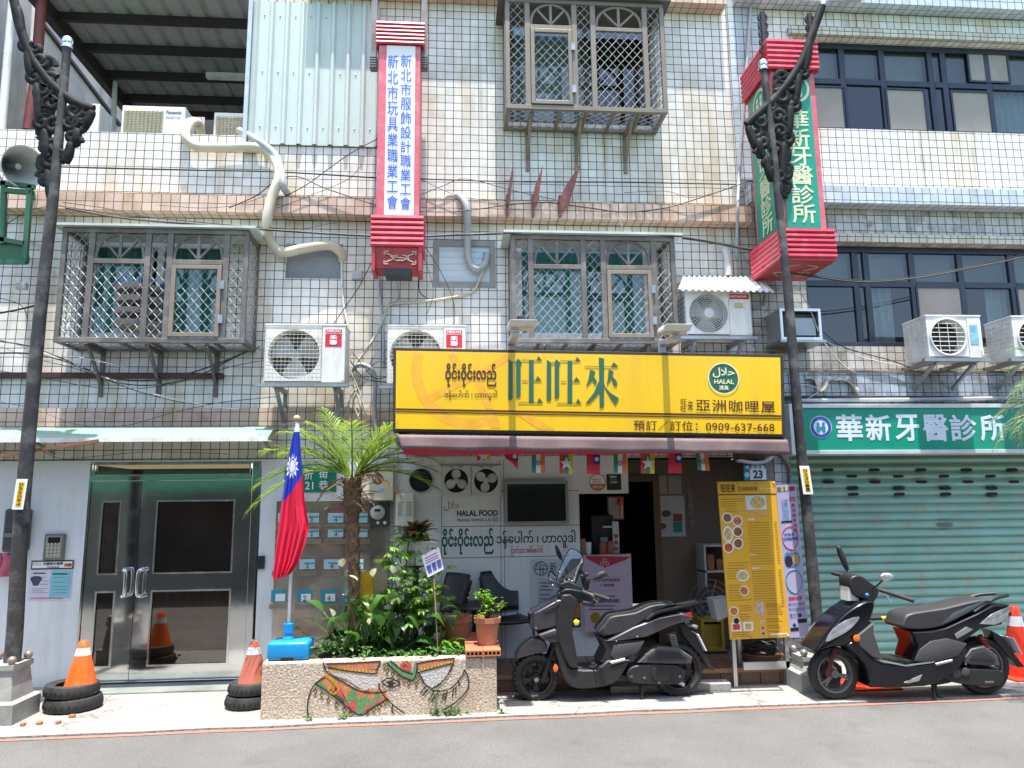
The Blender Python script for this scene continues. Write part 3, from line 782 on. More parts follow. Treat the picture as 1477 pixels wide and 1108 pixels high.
def cage(label, fr, Y, posts, arches, hatch, transom, mfr, mhatch, brk, topm, canopy=.08, extra=None):
    """bay grille: fr = front rectangle in the photo on plane Y; posts and arches in photo x"""
    x0, x1, z0, z1 = rect(*fr, Y)
    my = (fr[1] + fr[3]) / 2
    pu = lambda px: at(px, my, Y).x
    t = thing('window_grille', label, 'window grille', ((x0 + x1) / 2, 0, z0), 0, 'arched bay grilles over the windows')
    zt = at((fr[0] + fr[2]) / 2, transom, Y).z
    m = MB()
    pw = .06
    m.box(x0, x1, Y - .025, Y + .025, z0 - .05, z0); m.box(x0, x1, Y - .025, Y + .025, z1 - .05, z1)
    for x in (x0 + .025, x1 - .025):
        m.box(x - .025, x + .025, Y - .022, Y + .022, z0, z1 - .05)
        m.box(x - .02, x + .02, -.04, -.003, z0, z1)
        m.beam((x, Y + .02, z0 - .025), (x, -.003, z0 - .025), .045, .045)
        m.beam((x, Y + .02, z1 - .025), (x, -.003, z1 - .025), .04, .04)
    for p in posts: m.box(pu(p) - pw / 2, pu(p) + pw / 2, Y - .02, Y + .02, z0, z1 - .05)
    for a, b in arches: m.box(pu(a) + pw / 2, pu(b) - pw / 2, Y - .018, Y + .018, zt - .025, zt + .025)
    m.box(x0, x1, -.05, -.003, z0 - .05, z0 - .001)
    for k in range(1, 6):
        x = x0 + (x1 - x0) * k / 6
        m.box(x - .02, x + .02, Y + .025, -.05, z0 - .045, z0 - .02)
    m.build('frame', mfr, t, bevel=.003, seg=1)
    for a, b in arches:
        xa, xb = pu(a) + pw / 2, pu(b) - pw / 2
        cx, rx, hz = (xa + xb) / 2, (xb - xa) / 2 - .012, z1 - .05 - zt - .03
        m = MB()
        m.tube([V((cx + rx * cos(i * PI / 20), Y, zt + .02 + (hz) * sin(i * PI / 20) ** .8)) for i in range(21)], .017, 6)
        for an in (.25, .5, .75):
            m.beam((cx, Y, zt + .03), (cx + rx * cos(an * PI) * .97, Y, zt + .02 + hz * sin(an * PI) ** .8 * .97), .03, .02)
        m.build('arch', mfr, t, smooth=40)
    # wire panels between the posts
    m = MB()
    xs = [x0 + .05] + [q for p in posts for q in (pu(p) - pw / 2, pu(p) + pw / 2)] + [x1 - .05]
    bays = list(zip(xs[::2], xs[1::2]))
    arch_x = [(pu(a), pu(b)) for a, b in arches]
    for a, b in bays:
        top = z1 - .05
        if any(q0 - .01 < (a + b) / 2 < q1 + .01 for q0, q1 in arch_x): top = zt - .025
        lattice(m, (a, Y, z0), XU, ZU, b - a, top - z0, .096, .112, .0032)
    m.build('wire_front', M_wire, t, smooth=60)
    for x in (x0 + .025, x1 - .025):
        m = MB(); lattice(m, (x, Y + .03, z0), (0, 1, 0), ZU, -.06 - Y, z1 - z0 - .05, .075, .112, .0036); m.build('wire_side', M_wire, t, smooth=60)
    m = MB(); lattice(m, (x0 + .03, Y + .03, z0 - .03), XU, (0, 1, 0), x1 - x0 - .06, -.06 - Y, .11, .1, .0034); m.build('wire_bottom', M_wire, t, smooth=60)
    # hatch
    ha, hb = pu(hatch[0]) + pw / 2 + .004, pu(hatch[1]) - pw / 2 - .004
    m = MB(); frame_rect(m, ha, hb, z0 + .012, zt - .035, Y - .035, Y - .0, .045); h = m.build('hatch', mhatch, t, bevel=.004)
    m = MB()
    for z in (z0 + .2, zt - .25): m.box(hb - .012, hb + .035, Y - .045, Y - .036, z - .045, z + .045)
    m.build('hinge', M_steel, h)
    # top sheet
    m = MB(); m.prism([(x0 - canopy, Y - canopy, z1 + .005), (x1 + canopy, Y - canopy, z1 + .005), (x1 + canopy, Y - canopy, z1 + .03), (x0 - canopy, Y - canopy, z1 + .03)], (0, -Y + canopy - .004, 0)); m.build('top_sheet', topm, t)
    for p in brk:
        x = pu(p); m = MB()
        m.beam((x, Y + .1, z0 - .07), (x, -.02, z0 - .42), .03, .03); m.box(x - .02, x + .02, -.03, -.003, z0 - .55, z0 - .06)
        m.box(x - .02, x + .02, Y + .05, -.03, z0 - .09, z0 - .052)
        m.build('bracket', mfr, t)
    return t
M_cage = mat('brown_grey_frame_paint', (.145, .125, .11), .5, .2, var=.15, scale=5, dirt=(.3, .28, .25), dirt_amt=.6, dscale=5)
M_cage_b = mat('tan_frame_paint', (.2, .17, .135), .45, .2, var=.15, scale=5, dirt=(.1, .08, .07), dirt_amt=.4, dscale=5)
M_topg = mat('grey_green_top_sheet', (.5, .54, .5), .6, var=.1, dirt=(.25, .24, .2))
M_topd = mat('dark_top_sheet', (.1, .09, .08), .6)
cage('arched bay grille with a rack of trays behind its wire, above the green canopy', (85, 331, 357, 488), -.45, (129, 211, 243, 325), ((129, 211), (243, 325)), (243, 325), 378, M_cage, mat('bronze_hatch', (.25, .2, .15), .45, .3), (128, 215, 300), M_topg)
cage('arched bay grille with a frayed top sheet directly above the yellow sign', (737, 341, 975, 489), -.45, (766, 842, 871, 944), ((766, 842), (871, 944)), (871, 944), 386, M_cage, mat('bronze_hatch', (.25, .2, .15), .45, .3), (790, 860, 935), M_topg)
cage('tan framed bay grille on the upper floor, the highest of the three grilles', (729, 3, 959, 155), -.5, (761, 829, 856, 931), ((761, 829), (856, 931)), (761, 829), 42, M_cage_b, M_cage_b, (765, 838, 911), M_topd)
# trays hanging in the left grille
t = thing('hanging_rack', 'tiered hanging rack of round trays with blue clips inside the left window grille', 'drying rack', at(200, 470, -.22))
c = at(200, 440, -.22)
for k, dz in enumerate((.13, 0, -.13, -.26)):
    MB().lathe([(.02, 0), (.22, 0), (.25, .05), (.235, .05), (.21, .012), (.02, .012)], MT(c + V((0, 0, dz))), 24).build('tray', mat('grey_net_tray', (.3, .27, .25), .8), t, smooth=40)
MB().tube([c + V((0, 0, .4)), c + V((0, 0, -.3))], .006, 6).build('cord', M_white, t)
for k in range(10):
    m = MB(); a = k * 2 * PI / 10; m.box(c.x + .22 * cos(a) - .012, c.x + .22 * cos(a) + .012, c.y + .22 * sin(a) - .01, c.y + .22 * sin(a) + .01, c.z + .18, c.z + .25)
    m.build('clip', mat('blue_clip', (.03, .07, .4), .5), t)

# ================================================================ air conditioners
def square_hole(mb, x0, x1, z0, z1, cx, cz, r, y, n=40, mi=0):
    angs = sorted(set([2 * PI * i / n for i in range(n)] + [atan2(z - cz, x - cx) % (2 * PI) for x in (x0, x1) for z in (z0, z1)]))
    def edge(a):
        dx, dz = cos(a), sin(a); ts = []
        if abs(dx) > 1e-9: ts.append(((x1 if dx > 0 else x0) - cx) / dx)
        if abs(dz) > 1e-9: ts.append(((z1 if dz > 0 else z0) - cz) / dz)
        t_ = min(ts); return (cx + dx * t_, y, cz + dz * t_)
    k = len(angs)
    vs = [(cx + r * cos(a), y, cz + r * sin(a)) for a in angs] + [edge(a) for a in angs]
    mb.add(vs, [(i, (i + 1) % k, k + (i + 1) % k, k + i) for i in range(k)], mi)
def heranish(label, fr, Y, depth, style, logo=None, group='outdoor units of air conditioners on the facade', case=None, bracket=True, fanx=.36, panel=.71):
    x0, x1, z0, z1 = rect(*fr, Y)
    w, h = x1 - x0, z1 - z0
    t = thing('air_conditioner', label, 'air conditioner', ((x0 + x1) / 2, Y + depth / 2, z0), 0, group)
    cm = case or M_white
    cx, cz, r = x0 + w * fanx, z0 + h * .5, min(h * .435, w * fanx * .93)
    m = MB()
    m.box(x0 - .004, x0, Y, Y + depth, z0 + .015, z1); m.box(x1, x1 + .004, Y, Y + depth, z0 + .015, z1)
    m.box(x0, x1, Y + depth - .004, Y + depth, z0, z1); m.box(x0, x1, Y, Y + depth - .004, z0, z0 + .015)
    m.box(x0 - .008, x1 + .008, Y - .008, Y + depth + .005, z1, z1 + .018)
    m.build('case', cm, t, bevel=.003, seg=1)
    m = MB(); square_hole(m, x0, x0 + w * panel, z0, z1, cx, cz, r, Y)
    m.lathe([(r, 0), (r * .97, .13)], MT((cx, Y, cz)) @ Matrix.Rotation(-PI / 2, 4, 'X'), 40)
    m.build('front_panel', cm, t, smooth=35, fix=False)
    m = MB(); m.box(x0 + w * panel + .003, x1, Y - .004, Y + .004, z0 + .004, z1 - .004); m.box(x1 - .03, x1 - .0, Y - .012, Y - .005, z0 + .02, z0 + .2 * h); m.build('side_panel', cm, t, bevel=.006)
    m = MB(); m.disc((cx, Y + .13, cz), (0, -1, 0), r, 32); m.build('fan_cavity', mat('fan_cavity', (.05, .055, .06), .8), t)
    fan = MB()
    for k in range(3):
        a0 = k * 2 * PI / 3 + .5
        fan.grid(lambda u, v: V((cx + (.05 + (r * .93 - .05) * v) * cos(a0 + (u - .5) * (1.5 - .3 * v)), Y + .1 - .045 * (u - .5), cz + (.05 + (r * .93 - .05) * v) * sin(a0 + (u - .5) * (1.5 - .3 * v)))), 8, 5)
    fan.lathe([(.055, .0), (.055, .05), (.001, .05)], MT((cx, Y + .12, cz)) @ Matrix.Rotation(PI / 2, 4, 'X'), 16)
    fan.build('fan', mat('fan_plastic', (.36, .36, .35), .5) if style != 'old' else M_black, t, smooth=50, fix=False)
    g = MB(); gw = .0017
    if style == 'grid':
        n = 15
        q = r * 1.08
        for k in range(n):
            d = -q + 2 * q * k / (n - 1)
            g.tube([(cx + d, Y - .02, cz - q), (cx + d, Y - .02, cz + q)], gw, 4); g.tube([(cx - q, Y - .023, cz + d), (cx + q, Y - .023, cz + d)], gw, 4)
        for sx in (-1, 1):
            for sz in (-1, 1): g.tube([(cx + sx * q, Y - .02, cz + sz * q), (cx + sx * q, Y + .005, cz + sz * q)], .004, 4)
        gm = mat('cream_wire', (.6, .58, .48), .5)
    elif style == 'radial':
        for rr in [r * k / 9 for k in range(2, 10)]:
            g.tube([(cx + rr * cos(a), Y - .012, cz + rr * sin(a)) for a in [2 * PI * j / 36 for j in range(36)]], .003, 4, closed=True)
        for j in range(36):
            a = 2 * PI * j / 36; g.tube([(cx + r * .2 * cos(a), Y - .012, cz + r * .2 * sin(a)), (cx + r * cos(a + .25), Y - .008, cz + r * sin(a + .25))], .0026, 4)
        g.lathe([(r * .27, 0), (r * .25, .02), (.001, .025)], MT((cx, Y - .008, cz)) @ Matrix.Rotation(PI / 2, 4, 'X'), 24)
        gm = mat('grey_guard', (.55, .55, .52), .5)
    else:
        for k in range(1, 8):
            d = -r + 2 * r * k / 8; hh = sqrt(r * r - d * d)
            g.tube([(cx - hh, Y - .01, cz + d), (cx + hh, Y - .01, cz + d)], .0035, 4)
        for k in (-.5, 0, .5): g.tube([(cx + k * r, Y - .012, cz - r * .86), (cx + k * r, Y - .012, cz + r * .86)], .0035, 4)
        g.tube([(cx + r * 1.02 * cos(a), Y - .008, cz + r * 1.02 * sin(a)) for a in [2 * PI * j / 36 for j in range(36)]], .012, 6, closed=True)
        gm = M_white
    g.build('fan_guard', gm, t, smooth=60)
    # side coil grille on the left flank, where the street sees it
    m = MB()
    for k in range(1, 9):
        z = z0 + h * k / 9; m.box(x0 - .009, x0 - .0045, Y + .03, Y + depth - .03, z - .006, z + .006)
    for k in range(1, 4):
        y = Y + depth * k / 4; m.box(x0 - .0112, x0 - .0092, y - .006, y + .006, z0 + .04, z1 - .04)
    m.build('coil_grille', cm if style == 'old' else M_steel, t)
    if logo:
        lw = w * (1 - panel)
        lx, lz = x0 + w * panel + .02 + lw * .06, z0 + h * .62
        if logo == 'heran':
            m = MB(); m.box(lx, lx + lw * .72, Y - .0065, Y - .0045, z0 + h * .63, z0 + h * .86); m.box(lx, lx + lw * .72, Y - .0065, Y - .0045, z0 + h * .88, z0 + h * .935)
            lb = m.build('maker_label', mat('label_red', (.55, .015, .03), .5), t)
            m = MB(); text_into(m, '禾\n聯', (lx + lw * .19, Y - .007, z0 + h * .66), XU, ZU, (lw * .34, h * .175), bold=.03)
            text_into(m, 'HERAN', (lx + lw * .06, Y - .007, z0 + h * .888), XU, ZU, (lw * .6, h * .036), bold=.02)
            m.build('lettering', M_paper, lb)
        elif logo == 'hitachi':
            m = MB(); m.box(lx - .02, lx + lw * .8, Y - .0065, Y - .0045, z0 + h * .83, z0 + h * .95); lb = m.build('maker_label', mat('label_red', (.55, .015, .03), .5), t)
            m = MB(); text_into(m, 'HITACHI', (lx - .01, Y - .007, z0 + h * .87), XU, ZU, (lw * .72, h * .05), bold=.02); m.build('lettering', M_paper, lb)
            m = MB(); m.box(lx + lw * .12, lx + lw * .5, Y - .0065, Y - .0045, z0 + h * .62, z0 + h * .75); m.build('sticker', mat('gold_sticker', (.5, .4, .2), .4), t)
    if bracket:
        m = MB()
        for xx in (x0 + w * .14, x1 - w * .12):
            m.beam((xx, Y - .02, z0 - .03), (xx, .0, z0 - .03), .04, .045); m.beam((xx, Y + .06, z0 - .05), (xx, -.015, z0 - .36), .035, .035); m.box(xx - .02, xx + .02, -.022, -.002, z0 - .42, z0 - .0)
        m.box(x0 - .08, x1 + .05, Y - .03, Y + .02, z0 - .045, z0 - .012); m.build('wall_bracket', mat('grey_bracket', (.27, .3, .33), .5, .4, dirt=(.15, .1, .07)), t)
    return t
heranish('white air conditioner with cream wire guard and red label, fully in view above the palm', (382, 470, 497, 552), -.5, .34, 'grid', 'heran')
heranish('white air conditioner half hidden behind the top left corner of the yellow sign', (559, 471, 671, 555), -.5, .34, 'grid', 'heran')
heranish('white air conditioner with round spiral guard under a small white corrugated hood', (990, 421, 1083, 484), -.5, .34, 'radial', 'hitachi', fanx=.34, panel=.66)
M_oldw = mat('old_white_case', (.72, .72, .7), .45, var=.05, dirt=(.35, .25, .15), dirt_amt=.5, dscale=5)
t = heranish('old white air conditioner with a bare fan ring on rusty brackets under the clinic windows', (1338, 457, 1416, 516), -.62, .42, 'old', None, case=M_oldw, fanx=.37, panel=.74)
x0, x1, z0, z1 = rect(1338, 457, 1416, 516, -.62)
m = MB(); m.box(x0 + (x1 - x0) * .78, x0 + (x1 - x0) * .93, -.628, -.6245, z0 + .15, z0 + .37); m.build('energy_label', mat('energy_label', (.2, .45, .55), .5, var=.4, scale=30), t)
heranish('old white air conditioner cut by the right edge of the picture beside the palm leaves', (1462, 458, 1545, 516), -.62, .42, 'old', None, case=M_oldw, fanx=.37, panel=.74)
# little hood
t = thing('air_conditioner_hood', 'small white corrugated plastic hood above the air conditioner by the blue tiles', 'canopy', at(1045, 410, -.3))
m = MB()
a, b = at(985, 399, -.06), at(1095, 399, -.06); c, d = at(978, 418, -.62), at(1117, 421, -.62)
def hood(u, v):
    p = (a.lerp(b, u)).lerp(c.lerp(d, u), v); return p + V((0, 0, .012 * sin(u * 2 * PI * 15)))
m.grid(hood, 120, 3)
m.build('hood_sheet', mat('white_hood_plastic', (.74, .74, .74), .5), t, smooth=180, solid=.004, fix=False)
m = MB()
for p, q in ((at(992, 425, -.05), at(986, 416, -.55)), (at(1100, 440, -.05), at(1104, 420, -.55))): m.beam(p, q, .02, .02)
m.build('hood_strut', M_steel, t)
# roof terrace units
def slat_unit(label, fr, Y, depth, brand=False, pan=.66):
    x0, x1, z0, z1 = rect(*fr, Y); w, h = x1 - x0, z1 - z0
    t = thing('air_conditioner', label, 'air conditioner', ((x0 + x1) / 2, Y + depth / 2, z0), 0, 'air conditioners on the roof terrace')
    m = MB(); m.box(x0, x1, Y, Y + depth, z0 - .5, z1); m.build('case', M_white, t, bevel=.012)
    m = MB(); m.box(x0 + .03, x0 + w * pan, Y - .012, Y - .001, z0 - .4, z1 - .05); p = m.build('grille_panel', M_ivory, t)
    m = MB()
    for k in range(int((z1 - z0 + .35) / .022)):
        z = z1 - .07 - k * .022
        m.grid(lambda u, v: V((x0 + .035 + (w * pan - .04) * u, Y - .013 - .012 * v, z - .012 * v + .004 * sin(u * 60))), 40, 1)
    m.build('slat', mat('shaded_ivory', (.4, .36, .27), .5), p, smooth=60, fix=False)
    if brand:
        m = MB(); text_into(m, 'Panasonic', (x0 + w * .7, Y - .002, z1 - .1), XU, ZU, (w * .24, .045), bold=.03, lift=.001)
        text_into(m, 'INVERTER', (x0 + w * .7, Y - .002, z1 - .165), XU, ZU, (w * .22, .03), lift=.001)
        m.build('lettering', mat('navy_print', (.03, .06, .2), .5), t)
    return t
slat_unit('roof air conditioner nearest the looping hose, with blue lettering and an ivory grille', (175, 153, 267, 193), .55, .34, True)
slat_unit('roof air conditioner half hidden behind the green steel sheet', (308, 163, 390, 193), .6, .34, False)
slat_unit('roof air conditioner standing behind the ornate lamp bracket at left', (46, 148, 143, 190), .55, .34, False, pan=.6)
# window unit beside the lamp post
x0, x1, z0, z1 = rect(1124, 446, 1183, 491, -.35)
t = thing('window_air_conditioner', 'box shaped window air conditioner in a pale metal frame behind the right lamp post', 'air conditioner', ((x0 + x1) / 2, -.1, z0))
m = MB(); frame_rect(m, x0, x1, z0, z1, -.38, .05, .03); m.build('case_frame', M_alu, t)
m = MB(); m.box(x0 + .04, x1 - .04, -.3, .05, z0 + .04, z1 - .04); m.build('body', M_black, t)
m = MB(); m.box(x0 + .16, x1 - .05, -.34, -.302, z0 + .06, z1 - .1)
m.build('filter_panel', mat('dull_steel', (.3, .32, .33), .4, .6), t)
m = MB(); m.prism([(x0 - .02, -.4, z0 - .03), (x1 + .03, -.4, z0 - .03), (x1 + .03, -.4, z0 - .003), (x0 - .02, -.4, z0 - .003)], (0, .39, 0)); m.build('support_tray', M_steel, t)

# ================================================================ vertical signs
M_pink = mat('faded_red_frame', (.6, .1, .14), .45, var=.12, scale=5, dirt=(.65, .38, .38), dirt_amt=.5, dscale=6)
M_louv = mat('red_louvre_paint', (.58, .03, .07), .4, var=.1, scale=6, dirt=(.6, .25, .22), dirt_amt=.35, dscale=7)
M_deepred = mat('deep_red_sheet', (.38, .03, .04), .45, var=.15, scale=6, dirt=(.2, .05, .05))
def louvre_box(par, x0, x1, y0, y1, z0, z1, n, sides=True):
    m = MB(); m.box(x0 + .03, x1 - .03, y0 + .03, y1, z0, z1); m.build('louvre_core', M_deepred, par)
    m = MB()
    for k in range(n):
        z = z0 + (z1 - z0) * (k + .5) / n; hh = (z1 - z0) / n * .42
        m.prism([(x0, y0, z + hh), (x0, y0 - .008, z - hh * .2), (x0, y0 + .01, z - hh), (x0, y0 + .035, z)], (x1 - x0, 0, 0))
        for xs, xd in ((x0, -1), (x1, 1)):
            m.prism([(xs, y0, z + hh), (xs + xd * .006, y0, z - hh * .2), (xs - xd * .01, y0, z - hh), (xs - xd * .03, y0, z)], (0, y1 - y0, 0))
    m.build('louvres', M_louv, par)
YS = -.62
x0, x1, z0, z1 = rect(544.5, 66, 605.5, 312, YS)
t = thing('vertical_sign', 'red framed white vertical sign with two columns of blue characters', 'sign', ((x0 + x1) / 2, YS + .15, z0), 0, 'vertical box signs')
m = MB(); m.box(x0, x1, YS, -.16, z0, z1); m.build('box', M_pink, t, bevel=.006)
fx0, fx1 = at(556, 190, YS).x, at(598, 190, YS).x
m = MB(); m.box(fx0, fx1, YS - .006, YS - .001, z0 + .01, z1 - .005); fc = m.build('face', mat('sign_white', (.72, .72, .73), .4, var=.03, dirt=(.55, .52, .46), dirt_amt=.25), t)
m = MB()
Yt = YS - .007
n = 9
for txt, xa, xb, ya, yb in (('新北市玩具業職業工會', 558.5, 574, 78, 303), ('新北市服飾設計職業工會', 577.5, 593, 78, 304)):
    k = len(txt)
    for i, ch in enumerate(txt):
        p = (yb - ya) / k
        hh = .88 if ch not in '工' else .72
        tp = ya + p * i
        sh = -1.0 * (tp - 190) / 225
        text_px(m, ch, xa + sh, tp + p * (1 - hh) / 2, xb + sh, tp + p * (1 + hh) / 2, Yt, bold=.007)
m.build('lettering', mat('sign_blue', (.03, .1, .55), .45), fc)
lx0, lx1, lz0, lz1 = rect(546, 31, 611, 70, YS - .03)
louvre_box(t, x0 - .03, x1 + .04, YS - .03, -.2, z1 + .001, at(577, 31, YS - .03).z, 6)
louvre_box(t, x0 - .045, x1 + .05, YS - .04, -.2, at(577, 356, YS - .04).z, z0 - .001, 6)
zb0, zb1 = at(577, 386, YS).z, at(577, 356, YS - .04).z
m = MB(); m.prism([(x0 + .0, YS + .02, zb0), (x1 - .0, YS + .02, zb0), (x1 + .03, YS - .01, zb1), (x0 - .03, YS - .01, zb1)], (0, .3, 0))
m.box(x0 - .035, x0 + .0, YS - .03, YS + .3, zb0 - .04, zb1); m.box(x1 + .0, x1 + .035, YS - .03, YS + .3, zb0 - .04, zb1)
bb = m.build('base_box', M_deepred, t)
m = MB()
cc = at(577, 372, YS - .012)
for s in (-1, 1):
    m.tube(catmull([cc + V((s * .15, 0, .05)), cc + V((s * .06, 0, 0)), cc + V((s * .15, 0, -.05))], 5), .007, 5); m.tube(catmull([cc + V((s * .02, 0, .03)), cc + V((s * .09, 0, .01)), cc + V((s * .03, 0, -.03)), cc + V((-s * .02, 0, -.02))], 5), .006, 5)
    for q in (-1, 1): m.beam(cc + V((s * .165, 0, q * .068)), cc + V((s * .12, 0, q * .068)), .01, .01); m.beam(cc + V((s * .165, 0, q * .068)), cc + V((s * .165, 0, q * .03)), .01, .01)
m.tube([cc + V((-.1, 0, .012)), cc + V((.1, 0, -.012))], .008, 5)
m.build('ornament', mat('worn_cream_trim', (.5, .38, .28), .6), bb)
m = MB(); m.box(x0 + .1, x1 - .08, YS + .02, YS + .25, zb0 - .07, zb0); m.build('ballast_box', M_black, bb)
for px, top in ((540, 0), (612, 0)):
    m = MB(); xx = at(px, 60, YS + .1).x; a = at(px, 102, YS + .1).z
    m.box(xx - .03, xx + .03, YS + .06, YS + .12, a + .16, ZT); m.box(xx - .035, xx + .035, YS + .05, YS + .13, a, a + .16)
    for k in range(5): m.box(xx - .04, xx + .04, YS + .04, YS + .14, a + .01 + k * .03, a + .022 + k * .03)
    m.build('hanger_bar', mat('weathered_hanger', (.16, .15, .15), .6, .3, var=.3, dirt=(.35, .33, .3)), t)

# dental clinic vertical sign
YD0, YD1 = -.95, -.3
D = lambda px, py: at(px, py, YD0)
zA, zB = D(1165, 332).z, D(1140, 104).z
xA = (D(1134, 330).x + D(1111, 97).x) / 2; xB = (D(1193, 330).x + D(1165, 100).x) / 2
t = thing('vertical_sign', 'red framed green vertical sign with cream characters, hung behind a lamp post', 'sign', ((xA + xB) / 2, -.6, zA), 0, 'vertical box signs')
m = MB(); m.box(xA - .02, xB + .03, YD0, YD1, zA, zB); m.build('box', M_pink, t, bevel=.006)
M_green = mat('sign_green', (.006, .27, .17), .35, var=.06, scale=2, bump=.06, bscale=3, dirt=(.03, .25, .18), dirt_amt=.6, dscale=2, streak=True)
M_cream = mat('sign_cream', (.62, .66, .42), .5, var=.03)
M_palewhite = mat('sign_pale_white', (.62, .7, .76), .45)
m = MB(); m.box(xA + .035, xB - .03, YD0 - .006, YD0 - .001, zA + .02, zB - .01); fc = m.build('front_face', M_green, t)
m = MB(); wz = (zB - zA); ch_h = .215; xw = .26; xm = (xA + xB) / 2 + .01
for i, ch in enumerate('華新牙醫診所'):
    zc = zA + .18 + (5 - i) * (wz - .74) / 5
    text_into(m, ch, (xm - xw / 2, YD0 - .007, zc - ch_h / 2), XU, ZU, (xw, ch_h), bold=.014)
def ring(m, c, ux, uz, r, w, t_=.004, n=28):
    ux, uz = V(ux), V(uz); nn = ux.cross(uz) * t_
    vs = []
    for j in range(n):
        a = 2 * PI * j / n; d = ux * cos(a) + uz * sin(a); vs += [c + d * (r - w) + nn, c + d * r + nn]
    m.add(vs, [(2 * j, 2 * j + 1, (2 * j + 3) % (2 * n), (2 * j + 2) % (2 * n)) for j in range(n)])
c = V((xm, YD0 - .006, zB - .2)); ring(m, c, XU, ZU, .17, .03)
for dx in (-.05, .05): m.disc(c + V((dx, -.004, .055)), (0, -1, 0), .03, 14); m.box(c.x + dx - .03, c.x + dx + .03, c.y - .006, c.y - .003, c.z - .1, c.z + .015)
m.box(c.x - .05, c.x + .05, c.y - .006, c.y - .003, c.z - .045, c.z - .01)
m.build('lettering', M_cream, fc)
m = MB(); m.box(xA - .026, xA - .021, YD0 + .07, YD1 - .05, zA + .02, zB - .01); fs = m.build('side_face', M_green, t)
m = MB()
ym = (YD0 + YD1) / 2
for i, ch in enumerate('華新牙醫診所'):
    zc = zA + .18 + (5 - i) * (wz - .74) / 5
    text_into(m, ch, (xA - .027, ym + .14, zc - ch_h / 2), (0, -1, 0), ZU, (.28, ch_h), bold=.014)
ring(m, V((xA - .027, ym, zB - .2)), V((0, -1, 0)), ZU, .17, .03)
for dx in (-.05, .05): m.disc((xA - .031, ym + dx, zB - .145), (-1, 0, 0), .03, 14); m.box(xA - .032, xA - .029, ym + dx - .03, ym + dx + .03, zB - .3, zB - .185)
m.build('lettering', M_cream, fs)
louvre_box(t, xA - .09, xB + .09, YD0 - .06, YD1 + .05, zA - .33, zA - .001, 6)
louvre_box(t, xA - .07, xB + .07, YD0 - .05, YD1 + .05, zB + .001, at(1130, 60, YD0).z, 6)
m = MB(); m.box(xA - .08, xB + .08, YD0 - .05, YD1 + .04, zA - .35, zA - .331)
for s in (-1, 1):
    for q in (0, 1): m.tube(catmull([V((xm + s * .05, YD0 + .1 + q * .25, zA - .352)), V((xm + s * .2, YD0 + .17 + q * .2, zA - .352)), V((xm + s * .1, YD0 + .3 + q * .2, zA - .352))], 4), .008, 4, mi=1)
m.build('underside', [M_deepred, mat('worn_cream_trim', (.5, .38, .28), .6)], t)
m = MB(); m.box(xm - .05, xm + .05, YD1, -.02, zA + .3, zA + .36); m.box(xm - .05, xm + .05, YD1, -.02, zB - .4, zB - .34); m.build('wall_arm', M_steel, t)
for xx in (xA - .05, xB + .06):
    m = MB(); m.tube([(xx, YD0 + .05, zB + .3), (xx, YD0 + .05, zB + .75)], .03, 8)
    for k in range(7):
        z = zB + .08 + k * .1; m.tube([V((xx + .05 * cos(a), YD0 + .05, z + .05 * sin(a))) for a in [i * PI / 5 for i in range(10)]], .014, 5, closed=True)
    m.build('scroll_hanger', mat('black_cast_iron', (.03, .03, .032), .5, .3), t, smooth=50)
# ================================================================ curry shop: big yellow sign on the awning
def text_c(mb, body, bl, br, tl, Y, mi=0, bold=0.0, lift=.005, spacing=1.0):
    o, b, c = at(*bl, Y), at(*br, Y), at(*tl, Y)
    text_into(mb, body, o, b - o, c - o - (b - o) * ((c - o).dot(b - o) / (b - o).length_squared), ((b - o).length, abs((c - o).z) if True else 0), mi, bold, lift, spacing)
YG = -1.4
def sl(px): return 10.0 * (px - 567) / 560       # the sign hangs slightly down to the right
t = thing('shop_sign', 'long yellow shop sign with green characters and a round green emblem above the shop front', 'sign', at(848, 600, YG))
TLc, TRc, BRc, BLc = (567, 501.5), (1130, 511.5), (1133, 631), (566.5, 622.5)
m = MB(); m.prism([at(*p, YG) for p in (TLc, TRc, BRc, BLc)], (0, .16, 0)); m.build('box', mat('sign_edge_brown', (.035, .025, .018), .5), t, bevel=.004)
def yellow_mat():
    return mat('sign_yellow', (.82, .51, .014), .3, var=.05, scale=1.2, bump=.12, bscale=2.5, dirt=(.66, .38, .04), dirt_amt=.55, dscale=1.6, streak=True)
F4 = [(571.5, 506), (1125, 516), (1127.5, 626.5), (570.5, 618.5)]
m = MB(); m.prism([at(*p, YG - .001) for p in F4], (0, -.004, 0)); face = m.build('face', yellow_mat(), t)
M_brown = mat('sign_brown', (.075, .02, .006), .5)
M_sgreen = mat('sign_letter_green', (.022, .125, .072), .45, var=.06)
m = MB()
m.prism([at(*p, YG - .0075) for p in ((571, 589.0), (1127, 599), (1127, 601.4), (571, 591.4))], (0, -.0005, 0)); m.prism([at(*p, YG - .0075) for p in ((571, 593.2), (1127, 603.4), (1127, 605), (571, 594.8))], (0, -.0005, 0))
text_c(m, 'ဝိုင်းဝိုင်းလည်', (642, 557.5), (716, 558), (642, 524), YG - .005, bold=.035)
text_c(m, 'ဒန်ေပါက် ၊ ဟာလူဒါ', (641, 577.5), (717, 577.5), (641, 563), YG - .005, bold=.008)
text_c(m, '亞洲咖哩屋', (1004, 593), (1118, 595.5), (1004, 576), YG - .005, bold=.008, spacing=1.12)
text_c(m, '旺\n旺', (981.5, 593.5), (990, 594), (981.5, 575.5), YG - .005, bold=.004)
text_c(m, '來', (991.5, 592.5), (999.5, 593), (991.5, 577.5), YG - .005, bold=.004)
text_c(m, '預訂／訂位：0909-637-668', (914, 620.5), (1117, 623.5), (914, 606), YG - .005, bold=.006, spacing=1.06)
